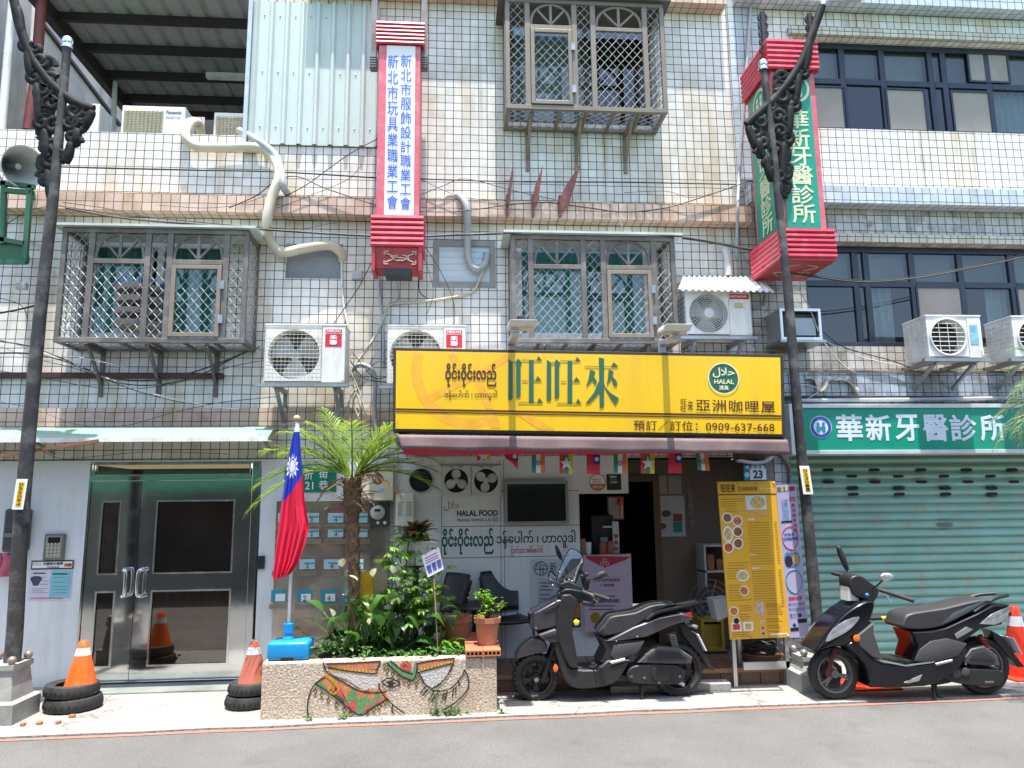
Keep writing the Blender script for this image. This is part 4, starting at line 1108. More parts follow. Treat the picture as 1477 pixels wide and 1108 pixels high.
m.build('brown_lettering', M_brown, face)
zc = lambda x, y: at(730 + x / 7.912, 500 + y / 7.912, YG - .008)
wang = [[(25, 140), (75, 176), (75, 590), (62, 607), (22, 607)], [(75, 174), (114, 172), (114, 180), (75, 181)], [(114, 168), (135, 135), (182, 185), (166, 200), (166, 562), (148, 578), (114, 578)],
        [(178, 149), (348, 153), (368, 108), (412, 158), (178, 155)], [(262, 158), (315, 158), (315, 636), (260, 636)], [(185, 385), (247, 388), (247, 392), (185, 390)], [(315, 383), (333, 384), (360, 337), (405, 391), (315, 389)], [(137, 632), (357, 634), (378, 585), (420, 640), (137, 637)]]
lai = [[(1058, 125), (1118, 138), (1118, 682), (1100, 692), (1068, 697)], [(895, 220), (1056, 225), (1056, 230), (895, 225)], [(1120, 226), (1199, 226), (1228, 175), (1280, 231), (1120, 231)],
       [(958, 262), (1018, 285), (1000, 345), (1030, 385), (1035, 415), (1018, 428), (1002, 418), (985, 380), (912, 460), (942, 370)], [(1170, 262), (1228, 285), (1208, 335), (1255, 385), (1270, 420), (1262, 448), (1240, 450), (1222, 425), (1205, 362), (1148, 438), (1162, 360)],
       [(1056, 400), (1000, 530), (905, 650), (960, 635), (1010, 585), (1066, 515), (1066, 400)], [(1112, 420), (1135, 465), (1190, 530), (1287, 590), (1250, 665), (1195, 590), (1140, 490), (1112, 440)]]
m = MB(); m2 = MB()
for dx, dy in ((0, 0), (440, 9)):
    for pl in wang:
        m.prism([zc(x + dx, y + dy) for x, y in pl], (0, -.003, 0))
for pl in lai: m.prism([zc(x, y) for x, y in pl], (0, -.003 if pl is not lai[5] else -.0034, 0))
m.build('green_lettering', M_sgreen, face)
c = at(1043.5, 546, YG - .0068); m = MB()
m.disc(c, (0, -1, 0), at(1064, 546, YG).x - c.x, 40)
m.build('emblem_disc', M_sgreen, face)
rr = at(1064, 546, YG).x - c.x
m = MB(); ring(m, c, XU, ZU, rr + .012, .012)
text_c(m, 'ﻝﻼﺣ', (1028, 545), (1060, 545), (1028, 530.5), YG - .007, bold=.02)
text_c(m, 'HALAL', (1030, 553.8), (1058.5, 554.2), (1030, 547.2), YG - .007, bold=.03)
text_c(m, '清真', (1037, 562.8), (1051, 563), (1037, 556), YG - .007, bold=.02)
m.build('emblem_lettering', mat('emblem_cream', (.7, .68, .4), .5), face)
# faint orange watermark on the face
m = MB(); cc = (678, 534)
wk = [0]
def wq(pts):
    wk[0] += 1; m.prism([at(x, max(y, 507 + sl(x) + .5), YG - .0051 - wk[0] * .00004) for x, y in pts], (0, -.00003, 0))
A = [math.radians(q) for q in range(60, 246, 6)]
for a, b in zip(A, A[1:]):
    f = lambda an, r: (cc[0] + r * cos(an), cc[1] + r * sin(an))
    q = [f(a, 70), f(a, 85), f(b, 85), f(b, 70)]
    if min(y for x, y in q) > 507: wq(q)
wq([(614, 572), (700, 530), (730, 510), (738, 516), (704, 538), (618, 582)]); wq([(684, 545), (695, 548), (712, 590), (701, 590)]); wq([(646, 512), (656, 510), (668, 530), (660, 534)]); wq([(702, 600), (716, 596), (722, 618), (708, 618)]); wq([(745, 598), (764, 596), (800, 620), (778, 620)])
m.build('watermark', mat('sign_orange', (.8, .4, .03), .35), face)

# awning: slim roof sheet, brown fabric valance, red lining
aw = thing('shop_awning', 'brown fabric awning edge with red lining under the yellow sign', 'awning', at(848, 640, -1.0))
TL_, TR_ = at(573, 627, -1.47), at(1136, 634.5, -1.47); BL_, BR_ = at(579, 647.5, -1.47), at(1139, 655, -1.47)
M_valance = mat('brown_awning_fabric', (.15, .1, .097), .7, var=.12, scale=6, dirt=(.25, .19, .185), dirt_amt=.45, dscale=4)
m = MB()
def val(u, v):
    p = TL_.lerp(TR_, u).lerp(BL_.lerp(BR_, u), v)
    return p + V((0, -.006 * v * sin(u * 46) - .009 * v * sin(u * 17 + 1) - .012 * v, .005 * sin(u * 31) * v))
m.grid(val, 160, 4); v0 = m.build('valance', M_valance, aw, smooth=180, solid=.006, fix=False)
zt0 = at(848, 505, YG).z
m = MB()
a_, b_ = at(573, 520, YG).x, at(1128, 520, YG).x
m.prism([(a_, YG + .17, zt0 - .12), (a_, -.02, zt0 + .02), (a_, -.02, zt0 + .05), (a_, YG + .17, zt0 - .09)], (b_ - a_, 0, 0)); m.build('roof_sheet', mat('awning_roof', (.3, .3, .3), .6), aw)
for e0, e1, xx in ((TL_, BL_, TL_.x), (TR_, BR_, TR_.x)):
    m = MB(); m.prism([e0 + V((0, .03, 0)), e1 + V((0, .03, 0)), (e1.x, -.05, e1.z + .02), (e0.x, -.05, e0.z + .55)], (.006, 0, 0))
    m.build('side_curtain', M_valance, aw)
m = MB(); pz = at(848, 652, -1.3); m.box(at(583, 655, -1.3).x, at(1128, 655, -1.3).x, -1.31, -1.3, pz.z - .02, pz.z + .12); m.build('lining', mat('red_lining', (.5, .03, .05), .6, var=.1), aw)
ceil_z = at(850, 664, 0).z
m = MB(); m.box(a_, b_, -1.28, -.02, ceil_z + .14, ceil_z + .16); m.build('soffit', mat('awning_soffit', (.42, .42, .4), .7), aw)
m = MB()
for k in range(5): m.box(a_ + (b_ - a_) * k / 4 - .015, a_ + (b_ - a_) * k / 4 + .015, -1.28, -.02, ceil_z + .10, ceil_z + .139)
m.box(a_, b_, -.35, -.31, ceil_z + .06, ceil_z + .099)
m.build('rib', M_steel, aw)

# floodlights over the sign
for px, py, foot, lab in ((752, 471, 737, 'white floodlight on an arm above the green characters of the yellow sign'), (972, 477, 955, 'white floodlight on an arm left of the spiral guarded air conditioner')):
    f0 = at(foot, 505, YG + .08); f0.z += .0
    hd = at(px, py, -1.82)
    t = thing('floodlight', lab, 'floodlight', f0, 0, 'floodlights above the yellow sign')
    m = MB(); e = V((f0.x + .005, -1.80, hd.z - .06))
    m.beam(f0 - V((0, 0, .05)), f0 + V((0, 0, .1)), .06, .06); m.beam(f0 + V((0, 0, .07)), e, .065, .04); m.build('arm', mat('pale_arm_steel', (.5, .5, .48), .5, .2, dirt=(.3, .22, .15)), t)
    w = .125
    m = MB(); m.prism([(hd.x - w, -1.9, hd.z - .02), (hd.x - w * .9, -1.96, hd.z + .03), (hd.x - w * .9, -1.72, hd.z + .045), (hd.x - w, -1.7, hd.z)], (2 * w, 0, 0)); m.build('head', M_white, t, bevel=.012)
    m = MB(); m.box(hd.x - w * .8, hd.x + w * .8, -1.88, -1.74, hd.z - .022, hd.z - .012); m.build('lens', mat('lamp_lens', (.5, .5, .48), .2), t)
    m = MB(); m.tube([(hd.x - .02, -1.78, hd.z + .05), (hd.x - .02, -1.78, hd.z + .09), (hd.x + .03, -1.74, hd.z + .1)], .02, 8); m.build('junction', M_black, t)

# ================================================================ shop front and what shows inside
shop = thing('curry_shop', 'open fronted shop under the yellow sign with white panelled wall, counter and dark doorway', 'shop', at(720, 900, 0))
M_panel = mat('white_wall_panel', (.74, .74, .72), .55, var=.05, scale=1.5, dirt=(.34, .33, .3), dirt_amt=.3, dscale=2, streak=True)
FZ = .17
c0, c1, cz0, cz1 = rect(836, 712, 904, 800, -.02)
m = MB(); wall_holes(m, SHX0 - .02, at(906, 690, -.02).x, FZ, zgf + .02, -.02, .14, [(c0, at(907, 700, 0).x + .1, cz0, cz1)]); pw_ = m.build('panel_wall', M_panel, shop)
m = MB()
for y in (709, 759, 804): z = at(700, y, -.021).z; m.box(at(637, y, -.02).x, c0, -.0215, -.0202, z - .004, z + .004)
for x in (637, 722, 727): xx = at(x, 740, -.02).x; m.box(xx - .003, xx + .003, -.0219, -.0203, FZ, at(700, 664, -.02).z)
m.build('panel_joint', mat('joint_grey', (.2, .2, .19), .8), pw_)
m = MB(); m.box(c0 - .02, at(908, 800, -.1).x, -.1, .2, cz0 - .05, cz0); m.build('counter_top', mat('counter_grey', (.25, .24, .22), .5), shop)
# floor slab with tiled riser
M_btile = tile_mat('brown_floor_tiles', (.16, .09, .06), (.22, .13, .09), (.05, .04, .035), (.5, .45, .4), .5, size=.2, mortar=.006, rough=.45)
ys_ = -.80
m = MB(); m.box(at(717, 990, -1).x - .2, SHX1 + .12, ys_, 3.5, -.02, FZ); m.build('floor', M_btile, shop)
m = MB(); m.box(at(717, 990, -1).x - .2, SHX1 + .12, ys_ - .015, ys_, FZ - .035, FZ + .003); m.build('step_nosing', mat('nosing_brown', (.3, .15, .09), .5, var=.1), shop)
# inner room
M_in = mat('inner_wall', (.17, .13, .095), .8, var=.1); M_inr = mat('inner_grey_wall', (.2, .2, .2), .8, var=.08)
rx1 = at(1110, 800, 0).x
yp = .55
d0, d1 = at(905, 800, yp).x, at(945, 800, yp).x
dz = at(930, 695, yp).z
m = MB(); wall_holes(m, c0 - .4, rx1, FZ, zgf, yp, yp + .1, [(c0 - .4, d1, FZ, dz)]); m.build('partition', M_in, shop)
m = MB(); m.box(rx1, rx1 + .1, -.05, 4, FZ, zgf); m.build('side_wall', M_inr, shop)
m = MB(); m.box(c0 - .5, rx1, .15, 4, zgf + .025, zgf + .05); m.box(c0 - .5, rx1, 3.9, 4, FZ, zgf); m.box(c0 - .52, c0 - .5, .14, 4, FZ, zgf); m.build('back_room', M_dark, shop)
m = MB(); m.box(d1, d1 + .08, yp - .02, yp + .12, FZ, dz + .08); m.box(d0 - .1, d1, yp - .02, yp + .12, dz, dz + .08); m.build('door_frame', mat('dark_wood', (.12, .07, .035), .5), shop)
m = MB(); m.box(SHX1 - .1, SHX1 + .1, -.05, .3, -.02, zgf); m.build('pier', M_blue, shop)
# equipment in the wall: fans, screen
def wall_fan(x0_, y0_, x1_, y1_, lab, ph):
    a, b, c, d = rect(x0_, y0_, x1_, y1_, -.05)
    t = thing('exhaust_fan', lab, 'fan', ((a + b) / 2, -.05, c), 0, 'exhaust fans on the shop wall')
    cx, cz = (a + b) / 2, (c + d) / 2; r = (b - a) * .41
    m = MB(); square_hole(m, a, b, c, d, cx, cz, r, -.06); m.lathe([(r, 0), (r, .06)], MT((cx, -.06, cz)) @ Matrix.Rotation(-PI / 2, 4, 'X'), 40)
    m.box(a, b, -.058, -.02, d - .001, d); m.box(a, b, -.058, -.02, c, c + .001); m.box(a, a + .001, -.058, -.02, c, d); m.box(b - .001, b, -.058, -.02, c, d)
    m.build('housing', mat('fan_housing', (.6, .6, .56), .4), t, smooth=35, fix=False)
    m = MB(); m.disc((cx, -.022, cz), (0, -1, 0), r, 32); m.build('opening', M_dark, t)
    m = MB()
    for k in range(3):
        an = ph + k * 2 * PI / 3; ce = V((cx + r * .55 * cos(an), -.04, cz + r * .55 * sin(an)))
        m.add([ce + V((r * .42 * cos(q) * cos(an) - r * .38 * sin(q) * sin(an), .012 * sin(q), r * .42 * cos(q) * sin(an) + r * .38 * sin(q) * cos(an))) for q in [i * PI / 10 for i in range(20)]], [tuple(range(20))])
    m.lathe([(.03, 0), (.03, .02), (.001, .025)], MT((cx, -.042, cz)) @ Matrix.Rotation(PI / 2, 4, 'X'), 14)
    m.build('blades', mat('fan_blades', (.55, .55, .5), .4), t, smooth=40, fix=False)
    m = MB()
    for s in (-1, 1): m.box(cx + s * .05 - .015, cx + s * .05 + .015, -.068, -.059, d - .02, d - .008)
    m.build('clip', M_steel, t)
wall_fan(637, 672, 679, 715, 'left one of two square exhaust fans, next to the round black vent', PI / 2)
wall_fan(680, 672, 722, 715, 'right one of two square exhaust fans, nearer the television', PI / 2 + .9)
m = MB(); c = at(607, 693, -.03); m.lathe([(.12, 0), (.125, .02), (.1, .02), (.1, .004), (.001, .004)], MT(c) @ Matrix.Rotation(PI / 2, 4, 'X'), 32)
tag(m.build('round_vent', M_dark, None, smooth=40, loc=c), 'round black vent hole high on the white shop wall', 'vent')
a, b, c, d = rect(728, 694, 820, 756, -.1)
t = thing('television', 'wall mounted television with grey surround on the white shop wall', 'television', ((a + b) / 2, -.06, c))
m = MB(); frame_rect(m, a, b, c, d, -.1, -.025, .03); m.build('surround', mat('tv_grey', (.28, .28, .28), .4), t, bevel=.004)
m = MB(); m.box(a + .03, b - .03, -.085, -.05, c + .03, d - .03); m.build('screen', mat('tv_screen', (.012, .013, .016), .12, var=.3, coat=.5), t)
# lettering on the wall
wl = thing('wall_lettering', 'Burmese and English lettering applied to the white shop wall below the fans', 'lettering', at(720, 780, -.025))
YW = -.0205
def wall_text(name, body, x0_, y0_, x1_, y1_, m_, bold=0.0, spacing=1.0):
    m = MB(); text_px(m, body, x0_, y0_, x1_, y1_, YW, bold=bold, lift=.002, spacing=spacing); m.build(name, m_, wl)
M_tgreen = mat('wall_letter_green', (.01, .12, .07), .5)
wall_text('gold_word', 'ﻝﻼﺣ', 640, 722, 663, 737, mat('gold_ink', (.35, .27, .08), .5), .006)
wall_text('english_word', 'HALAL FOOD', 659, 736, 718, 744.5, M_ink, .03)
wall_text('english_word', 'WANG WANG LAI ဝိုဝိ', 659, 746, 718, 755, M_ink, .004)
wall_text('green_word', 'ဝိုင်းဝိုင်းလည်', 637, 762, 712, 800, M_tgreen, .035)
wall_text('black_word', 'ဒန်ေပါက် ၊ ဟာလူဒါ', 716, 765, 830, 791, M_ink, .014)
wall_text('red_word', 'ြကက်သား အစိမ်းေပါက်', 737, 787, 783, 802, mat('red_ink', (.4, .02, .02), .5), .014)
# counter clutter, papers and posters
def poster(name, label, x0_, y0_, x1_, y1_, Y, m_, cat='poster', par=None, th=.004):
    a, b, c, d = rect(x0_, y0_, x1_, y1_, Y)
    t = thing(name, label, cat, ((a + b) / 2, Y, c)) if par is None else par
    m = MB(); m.box(a, b, Y, Y + th, c, d); s = m.build('sheet', m_, t)
    return t, s
M_printgrey = mat('grey_print', (.25, .25, .26), .7)
def print_lines(par, x0_, x1_, ys, Y, m_, h=1.6, gap=.75, seed=1, name='printed_lines', short=True):
    """rows of fine print too small to read, as little dashes"""
    q = random.Random(seed); m = MB()
    for y in ys:
        x = x0_
        e = x1_ - (q.random() * (x1_ - x0_) * .4 if short else 0)
        while x < e:
            w = qu(1.0, 2.6); w = min(w, e - x)
            m.prism([at(x, y - h / 2, Y), at(x + w, y - h / 2, Y), at(x + w, y + h / 2, Y), at(x, y + h / 2, Y)], (0, -.0012, 0)); x += w + gap
    return m.build(name, m_, par)
t, s = poster('award_poster', 'large pink award poster with red pennant top below the counter', 843, 800, 912, 911, -.11, mat('pink_poster', (.5, .36, .41), .6, var=.04))
m = MB(); m.prism([at(x, y, -.111) for x, y in ((844, 801.5), (910, 803), (902, 808), (872, 819), (846, 806))], (0, -.001, 0)); m.build('pennant', mat('pennant_red', (.4, .02, .04), .6), s)
m = MB()
for dx, dy in ((0, 0), (-3.5, 5), (4, 5)): ring(m, at(872 + dx, 808 + dy, -.113), XU, ZU, .02, .005)
m.build('emblem', mat('emblem_pink', (.75, .5, .52), .6), s)
m = MB(); c = at(859, 891, -.113); m.disc(c, (0, -1, 0), .055, 28); m.build('gold_seal', mat('gold_seal', (.5, .34, .03), .35, .6), s)
m = MB(); text_px(m, '2020新北特色商品徵選', 855, 834, 894, 839, -.111); text_px(m, '入選證書', 865, 842, 886, 846, -.111); text_px(m, '《印度香米飯佐咖哩》', 858, 864, 894, 869.5, -.111, bold=.01); m.build('lettering', M_ink, s)
print_lines(s, 866, 880, (831,), -.111, M_ink, seed=3); print_lines(s, 862, 890, (860,), -.111, M_ink, seed=4); print_lines(s, 850, 900, (874, 879), -.111, M_ink, seed=5); print_lines(s, 866, 898, (852,), -.111, M_printgrey, .7, .2, seed=6)
t, s = poster('notice_poster', 'white poster with a round black emblem on the shop wall behind the scooter screen', 766, 806, 840, 911, -.026, mat('poster_white', (.55, .56, .58), .6, var=.03))
c = at(780, 820, -.028); m = MB(); ring(m, c, XU, ZU, .075, .008); m.box(c.x - .07, c.x + .07, c.y - .004, c.y - .002, c.z - .012, c.z - .004); m.box(c.x - .012, c.x - .004, c.y - .004, c.y - .002, c.z - .07, c.z + .07); m.box(c.x + .02, c.x + .028, c.y - .004, c.y - .002, c.z - .06, c.z + .01); m.box(c.x - .045, c.x - .037, c.y - .004, c.y - .002, c.z + .01, c.z + .05); m.box(c.x + .005, c.x + .06, c.y - .004, c.y - .002, c.z + .025, c.z + .032)
text_px(m, '新', 793, 811, 803, 826, -.027); m.build('emblem', M_ink, s)
m = MB(); m.box(*[at(x, 870, 0).x for x in (775, 803)], -.0285, -.027, at(790, 876, -.02).z, at(790, 834, -.02).z); bx = m.build('inset', mat('inset_grey', (.42, .43, .44), .6), s)
print_lines(bx, 779, 799, (841, 846, 851, 858, 864, 869), -.0292, M_ink, seed=8)
a, b, c, d = rect(825, 857, 837, 905, -.03); m = MB(); m.box(a, b, -.03, -.0265, c + .3 * (d - c), d); m.build('photo_strip', mat('orange_photo', (.45, .15, .04), .6, var=.6, scale=25), s); m = MB(); m.box(a, b, -.03, -.0265, c, c + .3 * (d - c) - .002); m.build('photo_strip', mat('navy_photo', (.02, .04, .12), .6, var=.5, scale=30), s)
# stickers
m = MB(); c = at(862, 696, -.022); m.disc(c, (0, -1, 0), .095, 32); t0 = tag(m.build('round_sticker', mat('sticker_orange', (.5, .17, .06), .5), None, loc=c), 'round white and orange sticker on the white wall beside the black sticker', 'sticker')
m = MB(); c2 = c + V((0, -.0012, 0)); m.add([c2 + V((.086 * cos(q), 0, .086 * sin(q))) for q in [(-10 + 200 * i / 20) * PI / 180 for i in range(21)]], [tuple(range(21))]); m.build('upper_half', M_paper, t0)
m = MB(); text_px(m, '優良店家', 855, 700.5, 869, 704, -.0235); m.build('lettering', M_paper, t0); print_lines(t0, 855, 869, (692, 695.5), -.0236, mat('sticker_orange', (.5, .17, .06), .5), seed=9)
a, b, c, d = rect(875, 684, 896, 707, -.024); m = MB(); m.box(a, b, -.024, -.021, c, d); t0 = tag(m.build('black_sticker', M_black, None, loc=((a + b) / 2, -.022, c)), 'square black delivery sticker with white and green words above the counter', 'sticker')
m = MB(); text_px(m, 'Uber', 879.5, 685.5, 889.5, 689.5, -.0242, bold=.02); text_px(m, '合作夥伴', 880, 694.5, 891, 697.5, -.0242, bold=.01); m.build('white_words', M_paper, t0); m = MB(); text_px(m, 'Eats', 880, 690.3, 889.5, 693.6, -.0242, bold=.02); m.build('green_word', mat('sticker_green', (.02, .35, .1), .5), t0)
# inside the counter opening
t, s = poster('framed_certificate', 'small pink certificate in a red frame hanging inside the counter opening', 876, 716, 900, 750, .35, mat('certificate_red', (.22, .04, .04), .5), cat='certificate', th=.02)
a, b, c, d = rect(878, 718, 898.5, 748, .348); m = MB(); m.box(a, b, .346, .349, c, d); pgs = m.build('page', mat('pink_page', (.5, .38, .36), .6), s); print_lines(pgs, 881, 895, (725, 729, 733, 737), .345, M_printgrey, .8, seed=11)
m = MB(); c = at(894, 724, .3); m.sphere(c, .035, 12, 8, sc=(1, 1, 1.2)); m.tube([c, c - V((0, 0, .17))], [.012, .006], 6); tag(m.build('lucky_charm', mat('charm_red', (.5, .05, .02), .5), None, smooth=60, loc=c), 'red hanging charm with a tassel in front of the pink certificate', 'charm')
t = thing('card_reader_stand', 'white upright counter stand with red squares beside the coffee cups', 'stand', at(887, 798, .1))
a, b, c, d = rect(884, 752, 893, 799, .1); m = MB(); m.box(a, b, .1, .13, c, d); m.box(a - .11, a, .1, .12, d - .07, d - .05); s = m.build('post', mat('stand_white', (.5, .5, .5), .5), t, bevel=.004)
m = MB()
for y in (773.5, 782.5, 791.5): text_px(m, '營業中'[int((y - 773) / 9)], 885.5, y - 3, 891.5, y + 3, .099, bold=.04)
m.build('red_characters', mat('charm_red2', (.4, .03, .04), .5), s)
t = thing('counter_clutter', 'black coffee machine with a small screen standing on the shop counter', 'coffee machine', at(868, 799, .25))
m = MB(); m.box(*[at(x, 780, .3).x for x in (851, 884)], .2, .5, cz0, cz0 + .42); m.build('body', M_black, t, bevel=.02)
m = MB(); a, b, c, d = rect(866, 775, 876, 782, .19); m.box(a, b, .185, .199, c, d); m.build('display', mat('lit_display', (.3, .36, .42), .3), t)
for px, h in ((841, .17), (849, .13)):
    p = at(px, 799, .05); p.z = cz0; m = MB(); m.lathe([(.001, 0), (.03, 0), (.035, h), (.03, h), (.026, .01)], MT(p), 16)
    tag(m.build('cup', mat('brown_cup', (.3, .17, .1), .5) if h > .15 else M_paper, None, smooth=50, loc=p), 'brown tumbler at the left end of the shop counter' if h > .15 else 'white paper cup beside the brown tumbler on the counter', 'cup')
for px in (870, 880):
    p = at(px, 799, .02); p.z = cz0; m = MB(); m.lathe([(.001, 0), (.04, 0), (.042, .11), (.03, .125), (.03, .14), (.001, .14)], MT(p), 16)
    tag(m.build('spice_jar', mat('spice_red', (.25, .05, .02), .4), None, smooth=50, loc=p), 'red lidded spice jar in front of the coffee machine', 'jar', 'spice jars on the counter')
# posters on the inner partition
for i, (x0_, y0_, x1_, y1_, lab, mm) in enumerate(((944, 686, 962, 713, 'left one of two certificates high on the inner partition', 'p1'), (964, 686, 983, 713, 'right one of two certificates high on the inner partition', 'p1'), (946, 715, 988, 774, 'newspaper page with food pictures pinned inside the shop', 'p2'), (992, 690, 1000, 760, 'narrow column of photographs on the inner wall edge', 'p3'))):
    t, s = poster('wall_notice', lab, x0_, y0_, x1_, y1_, yp - .012, mat('notice_' + mm, {'p1': (.33, .3, .26), 'p2': (.42, .43, .42), 'p3': (.2, .14, .14)}[mm], .7, var=.5 if mm == 'p3' else .05, scale=14), cat='notice')
    if mm == 'p2':
        m = MB(); a, b, c, d = rect(971, 741, 984, 752, yp - .014); m.box(a, b, yp - .0145, yp - .0125, c, d); m.build('photo', mat('red_photo', (.25, .05, .03), .6), s); m = MB(); a, b, c, d = rect(971, 752.5, 984, 768, yp - .014); m.box(a, b, yp - .0145, yp - .0125, c, d); m.build('photo', mat('teal_photo', (.02, .2, .2), .6), s)
        m = MB(); m.disc(at(961, 741, yp - .0135), (0, -1, 0), .06, 18, r2=.04); m.disc(at(955, 759, yp - .0135), (0, -1, 0), .05, 18, r2=.035); m.build('dish_photo', mat('dish_brown', (.1, .05, .03), .6, var=.5, scale=30), s)
        print_lines(s, 948, 968, (722, 726, 730, 746, 750, 765), yp - .0135, M_printgrey, .8, seed=21)
for i, (y0_, y1_, px, c_) in enumerate(((700, 725, .5, (.3, .05, .05)), (735, 765, .9, (.35, .33, .28)), (700, 740, 1.3, (.08, .12, .25)), (775, 800, .7, (.3, .22, .06)), (745, 790, 1.7, (.3, .28, .25)))):
    z0_, z1_ = at(1050, y1_, px).z, at(1050, y0_, px).z; m = MB(); m.box(rx1 - .006, rx1 - .002, px - .14, px + .14, z0_, z1_)
    tag(m.build('wall_notice', mat('side_notice_%s' % 'abcde'[i], c_, .6, var=.5, scale=20), None, loc=(rx1, px, z0_)), ('small red', 'cream', 'navy blue', 'ochre', 'pale grey')[i] + ' notice on the right hand side wall deep in the shop', 'notice')
# white shelf and boxes deep right
t = thing('white_cart', 'white shelving cart with bottles deep in the shop doorway', 'cart', at(1022, 835, .3))
a, b, c, d = rect(1016, 786, 1042, 826, .25)
m = MB(); m.box(a, b + .2, .25, .7, d - .02, d); m.box(a, b + .2, .25, .7, c, c + .02); m.box(a, a + .02, .25, .7, FZ, d - .02); m.build('frame', mat('cart_white', (.45, .45, .44), .5), t)
m = MB(); m.box(a + .05, a + .13, .3, .38, c + .021, c + .2); m.box(a + .16, a + .3, .3, .45, c + .021, c + .14); m.build('goods', mat('cart_goods', (.25, .1, .05), .6, var=.5, scale=6), t)
# house number
t, s = poster('house_number_plate', 'small teal house number plate reading 23 above the yellow menu board', 1073, 671, 1106, 693, -.065, mat('plate_teal', (.01, .24, .33), .35), cat='number plate', th=.012)
a, b, c, d = rect(1082, 676, 1105, 692, -.066); m = MB(); m.box(a, b, -.0675, -.0652, c, d); pl = m.build('plate_field', M_paper, s)
m = MB(); text_px(m, '23', 1086, 678, 1100, 690.5, -.0676, bold=.04); m.build('number', mat('plate_navy', (.01, .07, .16), .4), pl)
m = MB(); [m.disc(at(x, 674, -.0665), (0, -1, 0), .022, 12) for x in (1078, 1086, 1093, 1100)]; m.disc(at(1077.5, 685, -.0665), (0, -1, 0), .03, 14); m.build('plate_mark', mat('plate_pale', (.4, .65, .7), .4), s)

# ================================================================ bunting of small national flags
t = thing('flag_bunting', 'string of small national flags hanging under the brown awning edge', 'bunting', at(860, 655, -1.2))
YB = -1.22
m = MB(); m.tube([at(585, 650, YB), at(700, 653, YB), at(860, 654, YB), at(1028, 653, YB), at(1120, 650, YB)], .004, 5); m.build('string', mat('string_white', (.5, .5, .5), .7), t)
Fm = {k: mat('flag_' + k, v, .7) for k, v in dict(red=(.5, .02, .04), navy=(.02, .03, .2), white=(.6, .6, .6), green=(.03, .2, .1), orange=(.6, .15, .05), yellow=(.55, .42, .02), lred=(.5, .05, .06)).items()}
def starpts(c, r1, r2, n=5, ph=PI / 2): return [c + V((cos(ph + i * PI / n), 0, sin(ph + i * PI / n))) * (r1 if i % 2 == 0 else r2) for i in range(2 * n)]
def bflag(kind, x0_, y0_, x1_, y1_, tilt=0, fold=0):
    A, B, C_, D_ = at(x0_, y0_, YB), at(x1_, y0_ + .4, YB), at(x0_ + tilt, y1_, YB), at(x1_ + tilt, y1_ + .4, YB)
    def P(u, v):
        p = A.lerp(B, u).lerp(C_.lerp(D_, u), v)
        if fold: p.z += fold * (1 - u) * (v ** 2) * .1; p.x += fold * .05 * v * v * (1 - u)
        return p + V((0, .008 * sin(u * 5 + x0_) * v, 0))
    m = MB(); nx = 12
    cols = {'tw': ['red'] * nx, 'in': ['green'] * 4 + ['white'] * 4 + ['orange'] * 4, 'mm': ['lred'] * 4 + ['green'] * 4 + ['yellow'] * 4}[kind]
    names = sorted(set(cols) | ({'navy', 'white'} if kind == 'tw' else {'white', 'navy'}))
    for i in range(nx):
        for j in range(8):
            cn = 'navy' if (kind == 'tw' and i >= 6 and j < 4) else cols[i]
            m.quad(P(i / nx, j / 8), P((i + 1) / nx, j / 8), P((i + 1) / nx, (j + 1) / 8), P(i / nx, (j + 1) / 8), names.index(cn))
    L_ = V((0, -.012, 0))
    if kind == 'tw': m.poly([p for p in starpts(P(.75, .25) + L_, .026, .017, 12)], names.index('white'))
    if kind == 'mm': m.poly(starpts(P(.5, .5) + L_, .068, .028), names.index('white'))
    if kind == 'in': ring(m, P(.5, .5) + L_ * .5, XU, ZU, .022, .006); m.m[-28:] = [names.index('navy')] * 28; m.disc(P(.5, .5) + L_, (0, -1, 0), .006, 8, names.index('navy'))
    m.build('flag', [Fm[n] for n in names], t, fix=False)
bflag('mm', 688, 652, 707, 664, 0); bflag('tw', 727.5, 652, 747, 678, 0, 1); bflag('in', 767, 653, 786, 682); bflag('mm', 807, 653.5, 826.5, 683.5)
bflag('tw', 846, 655, 865.5, 683.5); bflag('in', 885, 654, 904, 682); bflag('mm', 924.5, 653.5, 944, 683); bflag('tw', 964, 653, 983.5, 682.5); bflag('in', 1003, 653, 1021, 678.5, 3)

# ================================================================ clinic fascia sign
YF = -.3
t = thing('clinic_sign', 'long green fascia sign with pale rounded characters above the roller shutter', 'sign', at(1310, 655, YF))
Xa, Xb = at(1138, 615, YF).x, XR - .2
za_, zb2 = at(1310, 655, YF).z, at(1310, 583, YF).z
m = MB(); frame_rect(m, Xa, Xb, za_, zb2, YF - .03, -.01, .045); m.build('frame', mat('pale_sign_frame', (.55, .6, .6), .4, .2), t, bevel=.004)
m = MB(); m.box(Xa + .045, Xb - .045, YF - .012, -.02, za_ + .045, zb2 - .045); fc = m.build('face', M_green, t)
m = MB()
for ch, xa, xb in (('華', 1206, 1244), ('新', 1248, 1285), ('牙', 1290, 1326), ('醫', 1331, 1367), ('診', 1370, 1409), ('所', 1413, 1450)):
    text_px(m, ch, xa, 598, xb, 636.5, YF - .012, bold=.022)
m.build('lettering', M_palewhite, fc)
c = at(1184, 616, YF - .014); m = MB(); m.disc(c, (0, -1, 0), .125, 40); e = m.build('emblem', M_palewhite, fc)
m = MB(); ring(m, c, XU, ZU, .118, .034, .003, 40); m.build('emblem_ring', mat('emblem_blue', (.03, .07, .35), .4), e)
m = MB()
